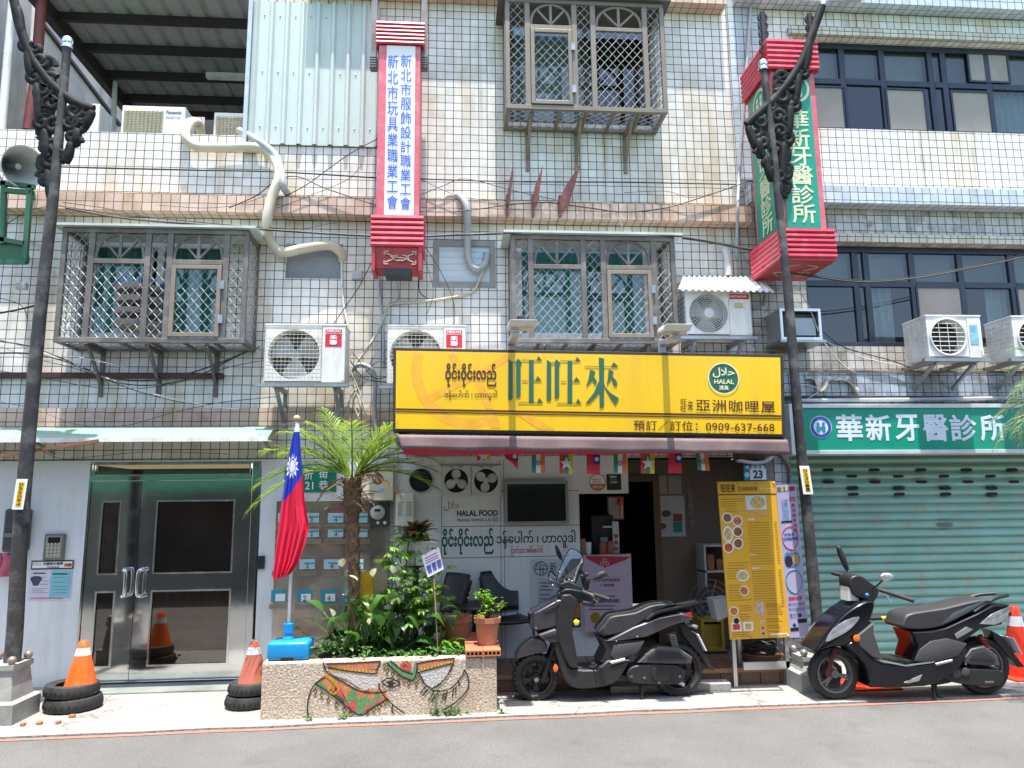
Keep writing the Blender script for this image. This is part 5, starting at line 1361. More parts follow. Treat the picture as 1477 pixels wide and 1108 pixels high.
for s in (-1, 1): m.disc(c + V((s * .03, -.004, .035)), (0, -1, 0), .018, 14); m.box(c.x + s * .03 - .02, c.x + s * .03 + .02, c.y - .004, c.y - .002, c.z - .055, c.z + .012)
m.box(c.x - .02, c.x + .02, c.y - .0045, c.y - .0025, c.z - .025, c.z - .0); m.build('emblem_figures', mat('emblem_teal', (.02, .25, .3), .4), e)
# ================================================================ ornate lamp posts
M_iron = mat('black_iron', (.011, .011, .012), .65, .0, spec=.15, var=.3, dirt=(.07, .07, .07), dirt_amt=.5, dscale=6)
M_post = mat('grey_post_paint', (.042, .041, .041), .6, .0, spec=.25, var=.3, scale=4, bump=.1, dirt=(.22, .21, .2), dirt_amt=.7, dscale=5)
M_plinth = mat('plinth_stone', (.3, .3, .28), .85, var=.2, scale=8, bump=.3, dirt=(.13, .12, .1), dirt_amt=.6)
def spiral(c, r, turns, a0, sgn=1, Y=None, n=22, r1=.12):
    return [V((c.x + (r * (1 - (1 - r1) * i / n)) * cos(a0 + sgn * turns * 2 * PI * i / n), c.y, c.z + (r * (1 - (1 - r1) * i / n)) * sin(a0 + sgn * turns * 2 * PI * i / n))) for i in range(n + 1)]
def post(label, pole, Y, rail, steps, scrolls, lamp=None, ball=True, sticker=None, stk=None, plinth=None, y0f=0, y1f=0, nfill=0, sidew=None, sgn_wide=1):
    b = at(*pole[0][:2], Y); t = thing('lamp_post', label, 'lamp post', (b.x, Y, GZ), 0, 'ornate black lamp posts')
    pts = [at(x, y, Y) for x, y, r in pole]; rr = [r * .8 for x, y, r in pole]
    m = MB(); m.tube(catmull(pts, 5), [rr[min(i // 5, len(rr) - 2)] + (rr[min(i // 5 + 1, len(rr) - 1)] - rr[min(i // 5, len(rr) - 2)]) * ((i % 5) / 5) for i in range(5 * (len(pts) - 1) + 1)], 18); po = m.build('pole', M_post, t, smooth=60)
    if ball:
        m = MB(); p = pts[-1] + V((0, 0, .05)); m.sphere(p, .052, 14, 10); m.lathe([(.05, -.08), (.055, -.05), (.03, -.03)], MT(p), 14); m.build('ball_finial', M_chrome, po, smooth=60)
    m = MB(); Yb = Y - .005
    m.tube(catmull([at(x, y, Yb) for x, y in rail], 6), .033, 8, flat=1.4)
    for st in steps: m.tube(catmull([at(x, y, Yb) for x, y in st], 5), [.02, .03, .036, .038, .038, .038, .037, .034, .03, .026, .02], 8, flat=1.2)
    for (x, y, r, tu, a0, sg) in scrolls: m.tube(spiral(at(x, y, Yb), r * 1.25, tu, a0, sg), [.025] * 16 + [.023, .021, .019, .017, .016, .015, .014], 7, flat=1.4)
    for k in range(nfill):
        y = y0f + (y1f - y0f) * k / (nfill - 1)
        px = next(a[0] + (b[0] - a[0]) * (y - a[1]) / (b[1] - a[1]) for a, b in zip(pole, pole[1:]) if a[1] >= y >= b[1])
        for sg, (o_, wd_) in ((1, sidew[0]), (-1, sidew[1])):
            w_ = wd_ * max(0, 1 - (k / nfill) * .75) if sg == sgn_wide else wd_ * max(0, 1 - k / (nfill * .62))
            if w_ > 7 and (sg == sgn_wide or k > 5): m.tube(spiral(at(px + sg * (o_ + w_ * .5), y + (k % 2) * 4, Yb + .01), .05 + .0012 * w_, 1.4, k * 1.7, sg * (1 if k % 2 else -1)), [.022] * 18 + [.018] * 5, 6, flat=1.4)
    m.build('scroll_bracket', M_iron, t, smooth=60)
    if lamp:
        m = MB(); p = [at(x, y, Yb) for x, y in lamp]; m.tube(catmull(p, 6), .03, 8); e = p[-1]
        m.box(e.x - .08, e.x + .3, e.y - .12, e.y + .12, e.z - .05, e.z + .06); m.build('lamp_head', M_alu, t, smooth=30)
    if plinth:
        x0, x1, yt, yb = plinth
        hw = (at(x1, yb, Y).x - at(x0, yb, Y).x) / 2; cx = (at(x1, yb, Y).x + at(x0, yb, Y).x) / 2; zt = at((x0 + x1) / 2, yt, Y).z
        m = MB(); q = MT((cx, Y, GZ)) @ Matrix.Rotation(PI / 4, 4, 'Z')
        s2 = hw * 1.414
        m.lathe([(.01, -.02), (s2 * 1.25, -.02), (s2 * 1.25, .16), (s2 * 1.0, .18), (s2 * .82, zt - .06), (s2 * .92, zt - .04), (s2 * .92, zt), (.01, zt)], q, 4); pl = m.build('plinth', M_plinth, t)
        for sx in (-1, 1):
            for sy in (-1, 1):
                m = MB(); m.sphere((cx + sx * hw * .72, Y + sy * hw * .72, zt + .05), .035, 12, 8); m.lathe([(.03, 0), (.02, .02)], MT((cx + sx * hw * .72, Y + sy * hw * .72, zt)), 10)
                m.build('plinth_ball', mat('dull_brass', (.3, .25, .2), .4, .5), pl, smooth=60)
    if sticker:
        x0, y0, x1, y1, txt = sticker; Ys = Y - stk
        A_, B_, C_, D_ = [at(x, y, Ys) for x, y in ((x0, y1), (x1, y1), (x1, y0), (x0, y0))]
        sh = stk_shift
        A_, B_ = at(x0 + sh, y1, Ys), at(x1 + sh, y1, Ys)
        m = MB(); m.prism([A_, B_, C_, D_], (0, .004, 0)); s = m.build('number_sticker', M_paper, t)
        def L(u, v): return A_.lerp(B_, u).lerp(D_.lerp(C_, u), v) + V((0, -.002, 0))
        m = MB(); m.prism([L(.25, .1), L(.8, .1), L(.8, .9), L(.25, .9)], (0, .001, 0)); y_ = m.build('yellow_field', mat('sticker_yellow', (.75, .5, .01), .4), s)
        m = MB(); n = len(txt)
        for i, ch in enumerate(txt):
            v = .88 - .78 * (i + 1) / n + .02
            o = L(.33, v) + V((0, -.001, 0)); text_into(m, ch, o, L(.7, v) - L(.33, v), L(.33, v + .1) - L(.33, v), ((L(.7, v) - L(.33, v)).length, .78 / n * .78 * (D_ - A_).length), bold=.01, lift=.0005)
        m.build('number', M_ink, y_)
    return t
stk_shift = -7
YL = -1.17
sc_l = [(38, 66, .05, 1.3, 1.6, 1), (50, 112, .055, 1.3, 1.6, 1), (61, 178, .06, 1.3, 1.6, 1), (73, 234, .055, 1.3, 1.6, 1), (58, 88, .07, 1.4, 0, -1), (70, 118, .075, 1.5, .6, 1), (74, 150, .07, 1.4, 3.6, -1), (78, 182, .075, 1.5, 0, 1), (78, 212, .06, 1.4, 3, -1),
        (108, 160, .075, 1.5, 1, -1), (116, 182, .06, 1.4, 2, 1), (105, 196, .05, 1.3, 0, -1), (104, 176, .06, 1.3, 4, 1), (109, 205, .045, 1.3, 0, 1), (96, 226, .04, 1.2, 1, 1), (120, 168, .05, 1.2, 3, 1), (62, 132, .06, 1.3, 4.2, -1), (84, 140, .06, 1.3, 2, 1), (86, 225, .05, 1.3, 5, 1), (52, 70, .05, 1.2, 2, 1)]
post('tall ornate black lamp post with scroll bracket and yellow number plate at the left edge', [(9, 1000, .085), (20, 930, .082), (30, 760, .078), (44, 600, .073), (59, 440, .067), (74, 310, .062), (86, 190, .052), (97, 66, .047)], YL,
     [(10, -50), (20, 0), (29, 40), (47, 85), (75, 122), (105, 146), (135, 158)],
     [[(26, 10), (30, 40), (34, 64)], [(40, 72), (42, 95), (44, 112)], [(53, 120), (55, 150), (55, 176)], [(64, 186), (66, 210), (66, 232)], [(69, 245), (72, 275), (76, 300)], [(134, 159), (128, 172), (122, 188)], [(112, 186), (111, 200), (110, 210)], [(102, 205), (100, 222), (96, 236)]],
     sc_l, None, True, (24, 691, 40, 735, '055094'), .085, (-30, 30, 958, 1034), 95, 262, 15, ((6, 34), (8, 42)), -1)
stk_shift = 6
YR_ = -1.0
mir = lambda l: [(1196 - x * 1.0 + 0, y + 22, r * .95, tu, PI - a0, -sg) for x, y, r, tu, a0, sg in l]
sc_r = [(1158, 106, .05, 1.3, 1.6, -1), (1145, 152, .055, 1.3, 1.6, -1), (1135, 200, .06, 1.3, 1.6, -1), (1124, 256, .05, 1.3, 1.6, -1), (1140, 122, .06, 1.4, 3, 1), (1127, 140, .07, 1.5, 2.4, -1), (1122, 168, .065, 1.4, 0, 1), (1126, 190, .06, 1.4, 3, -1), (1118, 215, .06, 1.4, 0, 1), (1112, 240, .05, 1.3, 2, -1), (1098, 176, .065, 1.5, 2, 1), (1090, 192, .05, 1.3, 1, -1), (1100, 205, .055, 1.3, 3, 1), (1096, 222, .045, 1.2, 3, -1), (1106, 236, .045, 1.2, 0, 1), (1112, 155, .06, 1.3, 4, -1), (1136, 176, .05, 1.2, 1, 1)]
post('tall ornate black lamp post with scroll bracket between the yellow sign and green shutter', [(1190, 1003, .075), (1182, 930, .072), (1166, 760, .068), (1151, 600, .063), (1138, 440, .058), (1124, 300, .053), (1111, 180, .048), (1101, 98, .045)], YR_,
     [(1186, 8), (1172, 48), (1158, 85), (1138, 118), (1112, 148), (1094, 164), (1077, 180)],
     [[(1168, 55), (1165, 80), (1161, 104)], [(1152, 106), (1150, 130), (1148, 150)], [(1140, 152), (1139, 178), (1138, 198)], [(1131, 205), (1130, 230), (1128, 254)], [(1124, 262), (1124, 278), (1122, 292)], [(1078, 181), (1084, 198), (1088, 214)], [(1094, 200), (1095, 214), (1097, 228)], [(1104, 225), (1108, 245), (1112, 262)]],
     sc_r, [(1186, 8), (1194, -6), (1212, -14)], True, (1153, 672, 1167, 713, '023011'), .075, (1150, 1194, 946, 1000), 110, 275, 15, ((6, 40), (6, 30)), 1)

# ================================================================ double steel entrance door
M_mirror = mat('polished_stainless', (.62, .64, .64), .1, 1.0, var=.1, scale=2, rvar=.05, bump=.13, bscale=2.6)
M_trim = mat('bright_trim', (.72, .72, .72), .25, 1.0, var=.03)
G_door = glass_mat('door_glass', (.55, .45, .34), .1)
# photo corner coordinates follow the leaning look of the lens; true door is upright
dx0, dx1 = at(112, 830, .02).x, at(369, 830, .02).x
dzb = at(240, 983, 0).z
dzt = DZ1
t = thing('entrance_door', 'polished steel double door with dark glass panels under the green canopy', 'door', ((dx0 + dx1) / 2, .03, dzb))
Yd = .02
W_ = dx1 - dx0
zt2 = at(240, 693, Yd).z                  # bottom of transom
m = MB(); m.box(dx0, dx0 + .075, Yd - .03, Yd + .1, dzb, dzt); m.box(dx1 - .075, dx1, Yd - .03, Yd + .1, dzb, dzt); m.box(dx0 + .075, dx1 - .075, Yd - .03, Yd + .1, dzb, dzb + .014); m.box(dx0 + .075, dx1 - .075, Yd - .03, Yd + .1, dzt - .02, dzt)
m.box(dx0 + .075, dx1 - .075, Yd - .028, Yd + .1, zt2 - .005, zt2 + .05); m.build('frame', M_mirror, t, bevel=.004)
def leafd(xa, xb, gx0, gx1, hand):
    zb_ = dzb + .015; zt_ = zt2 - .008
    h = zt_ - zb_
    g = [(zb_ + h * .085, zb_ + h * .445), (zb_ + h * .51, zb_ + h * .9)] if False else [(at(290, 958, Yd).z, at(290, 851, Yd).z), (at(290, 826, Yd).z, at(290, 722, Yd).z)]
    m = MB(); wall_holes(m, xa, xb, zb_, zt_, Yd - .012, Yd + .03, [(gx0, gx1, a, b) for a, b in g]); lf = m.build('leaf', M_mirror, t)
    for a, b in g:
        m = MB(); m.box(gx0, gx1, Yd, Yd + .01, a, b); m.build('pane', G_door, lf)
        m = MB(); frame_rect(m, gx0 - .008, gx1 + .008, a - .008, b + .008, Yd - .017, Yd - .0122, .018); m.build('pane_trim', M_trim, lf)
    hx = xb - .09 if hand > 0 else xa + .09
    za_, zb2_ = at(240, 858, Yd).z, at(240, 820, Yd).z
    m = MB(); m.tube(catmull([V((hx, Yd - .01, za_)), V((hx, Yd - .08, za_)), V((hx + hand * .03, Yd - .1, za_ + .03)), V((hx + hand * .03, Yd - .1, zb2_ - .03)), V((hx, Yd - .08, zb2_)), V((hx, Yd - .01, zb2_))], 5), .018, 10); m.build('pull_handle', M_chrome, lf, smooth=60)
    return lf
xm_ = at(196, 830, Yd).x
leafd(dx0 + .078, xm_ - .003, at(141, 830, Yd).x, at(168, 830, Yd).x, 1)
leafd(xm_ + .003, dx1 - .078, at(221, 830, Yd).x, at(334, 830, Yd).x, -1)
m = MB(); m.box(dx0 + .1, dx1 - .1, Yd + .0, Yd + .01, zt2 + .06, dzt - .03); tr = m.build('transom_pane', G_door, t); m = MB(); frame_rect(m, dx0 + .09, dx1 - .09, zt2 + .05, dzt - .02, Yd - .035, Yd - .0305, .014); m.build('transom_trim', M_trim, t)
# lobby behind the glass
M_lob = tile_mat('brown_lobby_tiles', (.5, .37, .25), (.6, .46, .32), (.7, .6, .45), (.5, .45, .4), .4, size=.1, mortar=.006)
m = MB(); m.box(dx0 + .05, dx1 - .05, .15, .19, dzb - .05, dzb + .98); m.build('lobby_tiles', M_lob, bld)
m = MB(); m.box(dx0 - .2, dx1 + .2, 1.6, 1.65, dzb - .1, dzt); m.box(dx0 - .25, dx0 - .2, .2, 1.65, dzb - .1, dzt); m.box(dx1 + .2, dx1 + .25, .2, 1.65, dzb - .1, dzt); m.box(dx0 - .2, dx1 + .2, .2, 1.6, dzb - .1, dzb - .08); m.build('lobby_wall', M_in, bld)
# sloped threshold in grey screed
m = MB(); za_ = dzb - .012
m.prism([(dx0 - .1, .2, GZ - .04), (dx0 - .1, .2, za_), (dx0 - .1, -.05, za_), (dx0 - .1, -.42, GZ + .012), (dx0 - .1, -.42, GZ - .04)], (W_ + .15, 0, 0))
tag(m.build('threshold_ramp', mat('grey_green_screed', (.2, .22, .2), .8, var=.2, scale=3, bump=.2, dirt=(.07, .075, .07), dirt_amt=.8, dscale=1.8), None), None, kind='structure')

# green polycarbonate canopy above the door
t = thing('door_canopy', 'pale green plastic canopy with white edge above the steel door and white wall', 'canopy', at(200, 625, -.3))
ca, cb = at(-60, 632, -.6), at(388, 622, -.6); M_can = mat('pale_green_canopy', (.22, .36, .285), .4, var=.06, scale=2, dirt=(.25, .33, .28), dirt_amt=.4)
xl, xr = XL, cb.x
zf = at(200, 633, -.62).z
m = MB(); m.grid(lambda u, v: V((xl + (xr - xl) * u, -.03 - .59 * v, zf + .17 - .04 * v - .13 * v ** 3)), 30, 8); m.build('sheet', M_can, t, smooth=60, solid=.006, fix=False)
m = MB(); m.box(xl, xr, -.632, -.612, zf - .03, zf + .012); m.build('edge_trim', M_white, t)
m = MB()
for px in (-20, 60, 385): x = at(px, 622, -.3).x; m.beam((x, -.02, zf - .1), (x, -.58, zf + .03), .02, .03)
m.build('bracket', M_steel, t)
# rusty bar and long dark red rail
m = MB(); m.beam(at(-30, 662, -1.05), at(142, 636, -.95), .03, .03); tag(m.build('rusty_bar', mat('rust_steel', (.2, .09, .05), .8, var=.3, bump=.2), None, loc=at(60, 648, -1)), 'rusty angle bar tied across the left lamp post below the green canopy', 'bar')
a, b, c, d = rect(-40, 538, 321, 545, -.06); m = MB(); m.box(a, b, -.09, -.004, c, d); tag(m.build('wall_rail', mat('dark_red_rail', (.06, .018, .016), .6, var=.3), None, loc=((a + b) / 2, -.05, c)), 'dark red steel rail fixed to the tiles under the left window grille', 'rail')

# ---------------------------------------------------------------- things on the plaster wall
Yw = -.014
def wallbox(name, label, cat, x0, y0, x1, y1, d, m_, bev=.004, par=None):
    a, b, c, e = rect(x0, y0, x1, y1, Yw - d); m = MB(); m.box(a, b, Yw - d, Yw, c, e)
    if par is None: t = thing(name, label, cat, ((a + b) / 2, Yw, c)); return t, m.build('body', m_, t, bevel=bev), (a, b, c, e)
    return par, m.build(name, m_, par, bevel=bev), (a, b, c, e)
t, s, (a, b, c, d) = wallbox('intercom', 'grey intercom panel with keypad and dark screen on the white wall beside the door', 'intercom', 63, 770, 92, 808, .035, mat('intercom_bronze', (.2, .2, .17), .4, .5))
m = MB(); m.box(a + .02, b - .02, Yw - .038, Yw - .0352, c + .02, d - .02); fp = m.build('face_plate', mat('intercom_face', (.35, .35, .3), .4, .4), t)
m = MB(); m.box(a + .04, b - .04, Yw - .041, Yw - .0382, c + (d - c) * .6, d - .035); m.build('screen', mat('intercom_screen', (.02, .02, .025), .2), fp)
m = MB()
for i in range(4):
    for j in range(4): x = a + .045 + (b - a - .09) * i / 3; z = c + .05 + (d - c) * .42 * j / 3; m.box(x - .012, x + .012, Yw - .044, Yw - .0382, z - .012, z + .012)
m.build('keypad', mat('intercom_keys', (.5, .48, .38), .4), fp)
t, s, (a, b, c, d) = wallbox('name_plate', 'white name plate with black border under the intercom', 'name plate', 45, 808.5, 106, 821, .006, M_ink, .002)
m = MB(); m.box(a + .012, b - .012, Yw - .0075, Yw - .0061, c + .012, d - .012); f_ = m.build('plate_field', M_paper, t)
m = MB(); text_px(m, '光華里の巷弄', 62, 811, 91, 815.5, Yw - .0078, bold=.02); m.build('lettering', M_ink, f_); print_lines(f_, 47, 60, (812.5, 815), Yw - .0078, M_printgrey, .8, seed=31); print_lines(f_, 68, 86, (818,), Yw - .0078, M_ink, seed=32)
m = MB(); [m.disc(at(x, 815, Yw - .0085), (0, -1, 0), .02, 10) for x in (95, 99, 102)]; m.build('plate_mark', mat('plate_orange', (.6, .2, .08), .5), f_)
t, s, (a, b, c, d) = wallbox('notice', 'pair of printed notices, one lilac and one pale blue, under the white name plate', 'notice', 41, 822, 103, 866, .004, mat('notice_lilac', (.6, .58, .68), .6), 0)
m = MB(); mid = a + (b - a) * .5; m.box(mid, b - .01, Yw - .006, Yw - .0042, c + .02, d - .006); n2 = m.build('blue_sheet', mat('notice_aqua', (.2, .5, .55), .6), t)
print_lines(s, 48, 69, (827,), Yw - .005, M_ink, 1.8, .4, seed=41); print_lines(s, 58, 70, (833, 838, 843), Yw - .005, M_printgrey, .8, seed=42); print_lines(s, 46, 70, (849, 852, 855), Yw - .005, M_printgrey, .8, seed=43); print_lines(s, 44, 100, (863,), Yw - .007, mat('red_print', (.5, .05, .08), .6), 1.2, seed=44)
print_lines(n2, 76, 100, (828,), Yw - .007, M_ink, 1.8, .3, seed=45); print_lines(n2, 78, 96, (833, 840), Yw - .007, M_printgrey, 1, seed=46); print_lines(n2, 76, 100, (846, 850, 855), Yw - .007, M_printgrey, .9, seed=47)
m = MB(); p = at(52, 838, Yw - .006); m.add([p + V((.05 * cos(q) * (1 + .3 * sin(3 * q)), 0, .06 * sin(q) * (1 + .2 * cos(2 * q)))) for q in [i * PI / 10 for i in range(20)]], [tuple(range(20))]); m.build('picture', mat('notice_dark', (.06, .05, .09), .6), s)
t, s, _ = wallbox('wall_socket_box', 'small black recessed box on the narrow white pier right of the steel door', 'box', 370, 802, 381, 821, .03, M_black)
# stainless mailbox panel
M_mb = mat('brushed_mailbox_steel', (.58, .53, .48), .24, .9, var=.25, scale=4, rvar=.1, bump=.35, bscale=3, dirt=(.2, .14, .08), dirt_amt=.5, dscale=3)
a, b, c, d = rect(395, 722, 556, 919, Yw - .03)
t = thing('mailbox_panel', 'stainless mailbox panel with rows of slots and teal number plates behind the flag and palm', 'mailbox', ((a + b) / 2, Yw, c))
m = MB(); m.box(a, b, Yw - .03, Yw, c, d); s = m.build('panel', M_mb, t, bevel=.004)
k = 0
for (y, hgt, style) in ((747, 14, 0), (768, 14, 0), (814, 14, 1), (860, 18, 2)):
    for x in (412, 449, 484, 519):
        if style < 2: xx = x - 0 if style == 0 else x - 6
        else: xx = x - 10
        a_, b_, c_, d_ = rect(xx - 11, y - hgt / 2, xx + 11, y + hgt / 2, Yw - .036)
        m = MB(); m.box(a_, b_, Yw - .036, Yw - .0305, c_, d_); pl = m.build('number_plate', mat('mail_plate_blue', (.02, .3, .38), .4) if style == 2 else mat('mail_plate_pale', (.42, .6, .68), .4), t)
        num = {412: '', 449: '2', 484: '4', 519: '6'}[x]
        if style == 2:
            m = MB(); m.box(a_ + .045, b_ - .012, Yw - .0375, Yw - .0362, c_ + .012, d_ - .04); m.build('plate_field', M_paper, pl)
        else:
            m = MB(); m.box(a_ + .05, b_ - .005, Yw - .0375, Yw - .0362, c_ + (d_ - c_) * .52, c_ + (d_ - c_) * .68); m.build('plate_band', mat('mail_plate_blue', (.02, .3, .38), .4), pl)
        if num and x < 500:
            m = MB(); text_px(m, num, xx - 2, y + (0 if style < 2 else -1), xx + 2.5, y + hgt * .4, Yw - .0378); m.build('number', M_ink, pl)
        ys2 = y + hgt / 2 + 6
        a_, b_, c_, d_ = rect(xx - 14, ys2 - 3.5, xx + 14, ys2 + 3.5, Yw - .04)
        m = MB(); frame_rect(m, a_, b_, c_, d_, Yw - .042, Yw - .0305, .012); m.box(a_ + .012, b_ - .012, Yw - .036, Yw - .0305, c_ + .012, d_ - .012); m.build('slot_flap', mat('worn_flap', (.4, .33, .27), .4, .6, dirt=(.25, .1, .05), dirt_amt=.5), t)
t, s, (a, b, c, d) = wallbox('street_plate', 'green street name plate with white characters behind the flag', 'street sign', 410, 673, 485, 710, .012, mat('street_green', (.004, .2, .13), .35), .004)
m = MB(); text_px(m, '新街', 416, 676, 432, 691, Yw - .013) if False else None
for ch, q in (('新', (419, 676, 430, 691)), ('折', (439, 677, 452, 692)), ('街', (460, 676, 473, 690)), ('巷', (460, 693, 473, 706)), ('21', (440, 695, 452, 706))): text_px(m, ch, *q, Yw - .013, bold=.012)
m.build('lettering', M_paper, t)
# meter cabinet and electricity meter
t, s, (a, b, c, d) = wallbox('meter_cabinet', 'ivory wall cabinet with a round brown knockout beside the palm crown', 'cabinet', 518, 674, 567, 722, .14, M_ivory, .005)
m = MB(); m.box(a - .01, b + .01, Yw - .17, Yw - .0, d + .002, d + .035); m.build('cap', mat('cabinet_cap', (.3, .26, .2), .6), t)
m = MB(); m.disc(at(545, 691, Yw - .142), (0, -1, 0), .06, 28); m.build('knockout', mat('knockout_brown', (.13, .1, .09), .6), t)
m = MB(); m.disc(at(551, 707, Yw - .1425), (0, -1, 0), .03, 16, r2=.022); m.build('sticker', mat('pale_blue_sticker', (.35, .45, .65), .5, var=.5, scale=50), t)
t, s, (a, b, c, d) = wallbox('electricity_meter', 'grey electricity meter with round glass dial under the ivory cabinet', 'meter', 533, 725, 560, 760, .06, mat('meter_grey', (.06, .065, .06), .5), .006)
p = at(545, 739, Yw - .06); m = MB(); m.lathe([(.078, 0), (.078, .03), (.066, .045), (.001, .05)], MT(p) @ Matrix.Rotation(PI / 2, 4, 'X'), 32); m.build('dial', mat('meter_dial', (.5, .52, .52), .15, coat=.6), t, smooth=50)
m = MB(); m.box(p.x - .03, p.x + .03, p.y - .054, p.y - .0495, p.z + .01, p.z + .035); m.build('register', M_ink, t)
m = MB(); [m.disc(at(x, 754, Yw - .062), (0, -1, 0), .018, 14) for x in (545, 555)]; m.build('seal', M_paper, t)
a, b, c, d = rect(523, 724, 567, 860, Yw - .01); m = MB(); m.box(a, b, Yw - .012, Yw, c, d); m.build('grey_tile_panel', tile_mat('grey_stone_tiles', (.33, .34, .34), (.4, .41, .41), (.16, .16, .15), (.6, .58, .54), .4, size=.34, size_y=.2, mortar=.005, rough=.5), bld)
t, s, _ = wallbox('taped_leaflet', 'faded pink leaflet in a plastic sleeve on the grey tiled strip', 'leaflet', 535, 769, 558, 820, .016, mat('faded_pink', (.5, .38, .37), .5, var=.15, scale=14, dirt=(.35, .2, .35), dirt_amt=.5, dscale=12), 0)
a, b, c, d = rect(571, 712, 597, 768, -.12); t = thing('slim_wall_unit', 'slim white appliance box with louvre slits at the left end of the shop wall', 'appliance', ((a + b) / 2, -.06, c))
m = MB(); m.box(a, b, -.14, -.022, c, d); m.build('body', M_white, t, bevel=.012)
m = MB(); [m.box(xq + .02, xq + .07, -.1425, -.1405, d - .1 - k * .022, d - .09 - k * .022) for k in range(7) for xq in (a, a + (b - a) * .5)]; m.build('louvre', mat('slit_grey', (.25, .26, .28), .6), t)

# ================================================================ planter with painted elephant
Pf = -1.46
pl0, pl1 = at(376, 1000, Pf).x, at(717, 1000, Pf).x
pz = at(548, 950, Pf).z - .005
PB = -.55
M_terr = mat('washed_pebble_concrete', (.5, .42, .33), .85, var=.5, scale=45, bump=.9, bscale=60, dirt=(.3, .2, .11), dirt_amt=.5, dscale=2.2)
t = thing('planter', 'washed pebble planter box with a painted elephant face, holding the palm', 'planter', ((pl0 + pl1) / 2, Pf, 0))
m = MB(); th = .11
m.box(pl0, pl1, Pf, Pf + th, -.02, pz); m.box(pl0, pl1, PB - th, PB, -.02, pz); m.box(pl0, pl0 + th, Pf + th, PB - th, -.02, pz); m.box(pl1 - th, pl1, Pf + th, PB - th, -.02, pz); m.build('box', M_terr, t, bevel=.02)
m = MB(); m.box(pl0 + th - .01, pl1 - th + .01, Pf + th - .01, PB - th + .01, 0, pz - .035); m.build('soil', mat('dark_soil', (.045, .032, .022), .95, var=.4, scale=20, bump=.8), t)
Ym = Pf - .002
zp = lambda x, y: at(350 + x / 3.6925, 808 + y / 3.6925, Ym)
mural = MB()
mc = ['ink', 'orange', 'green', 'red', 'yellow', 'pale']
mm = [mat('mural_ink', (.03, .028, .028), .8), mat('mural_orange', (.5, .19, .085), .8, var=.35, scale=60), mat('mural_green', (.1, .25, .1), .8, var=.35, scale=60), mat('mural_red', (.5, .075, .08), .8, var=.35, scale=60), mat('mural_yellow', (.6, .33, .03), .8, var=.25, scale=60), mat('mural_pale', (.5, .48, .45), .85, var=.25, scale=60, bump=.8, bscale=70)]
def mfill(pts, c, lay): mural.prism([zp(x, y) + V((0, -lay * .0008, 0)) for x, y in pts], (0, -.0006, 0), mc.index(c))
def mline(pts, w=6, c='ink', lay=5, smooth=True):
    P_ = [zp(x, y) + V((0, -lay * .0008, 0)) for x, y in pts]
    if smooth: P_ = catmull(P_, 6)
    for a, b in zip(P_, P_[1:]):
        d = (b - a); 
        if d.length < 1e-5: continue
        d.normalize(); n = V((-d.z, 0, d.x)) * (w / 3.6925 * .0064 / 2); e = d * .002
        mural.prism([a - n - e, b - n + e, b + n + e, a + n - e], (0, -.0007, 0), mc.index(c))
mfill([(455, 580), (480, 610), (560, 640), (640, 690), (720, 700), (735, 640), (725, 600), (600, 600)], 'pale', 1)
mfill([(930, 590), (1110, 560), (1090, 610), (1050, 660), (1010, 680), (975, 660), (955, 620)], 'pale', 1)
mfill([(440, 552), (640, 545), (735, 538), (715, 578), (640, 588), (540, 576), (455, 566)], 'orange', 2); mfill([(920, 550), (1010, 532), (1125, 522), (1115, 545), (1000, 562), (935, 582)], 'orange', 2)
for i in range(14): x = 462 + i * 19; mfill([(x, 572 + i * 1.2), (x + 15, 574 + i * 1.2), (x + 14, 592 + i * 1.2), (x + 6, 600 + i), (x + 1, 590 + i)], 'yellow', 3)
for i in range(10): x = 945 + i * 18; mfill([(x, 575 - i * 4), (x + 14, 572 - i * 4), (x + 13, 590 - i * 4), (x + 5, 598 - i * 4), (x, 588 - i * 4)], 'yellow', 3)
mfill([(388, 655), (440, 605), (510, 640), (570, 672), (640, 700), (700, 706), (768, 712), (775, 738), (620, 822)], 'orange', 2)
mfill([(388, 655), (410, 638), (470, 700), (540, 740), (545, 775)], 'green', 3); mfill([(508, 650), (560, 770), (600, 815), (540, 770), (470, 705)], 'red', 3)
mfill([(520, 690), (550, 740), (590, 670), (620, 745), (660, 720), (690, 750), (720, 700), (745, 745), (770, 735), (700, 775), (620, 822), (565, 785)], 'green', 3)
mfill([(560, 775), (592, 735), (612, 815)], 'red', 4); mfill([(640, 805), (665, 765), (690, 785)], 'red', 4); mfill([(695, 770), (720, 740), (745, 755)], 'red', 4)
for (x, y) in ((545, 705), (625, 715), (690, 715), (740, 720)): mfill([(x - 25, y - 35), (x + 25, y - 25), (x + 4, y + 30)], 'orange', 4)
mline([(445, 612), (480, 640), (505, 680), (490, 705), (465, 695), (470, 672)], 18, 'yellow', 5)
for (x, y) in ((388, 698), (422, 716), (457, 745), (500, 770), (542, 797), (575, 820), (664, 812), (700, 795), (728, 780), (760, 755)): mline([(x, y - 16), (x, y - 8)], 4); mfill([(x - 10, y), (x, y - 12), (x + 10, y), (x, y + 13)], 'yellow', 4); mline([(x - 10, y), (x, y - 12), (x + 10, y), (x, y + 13), (x - 10, y)], 3, 'ink', 6, False)
mfill([(765, 545), (790, 536), (835, 575), (905, 605), (912, 560), (930, 560), (925, 615), (905, 640), (840, 612), (775, 575)], 'green', 3)
mfill([(838, 562), (850, 542), (875, 536), (897, 550), (900, 572), (885, 590), (860, 592), (842, 580)], 'red', 4); mline([(868, 552), (880, 566), (868, 580), (856, 566), (868, 552)], 6, 'yellow', 6)
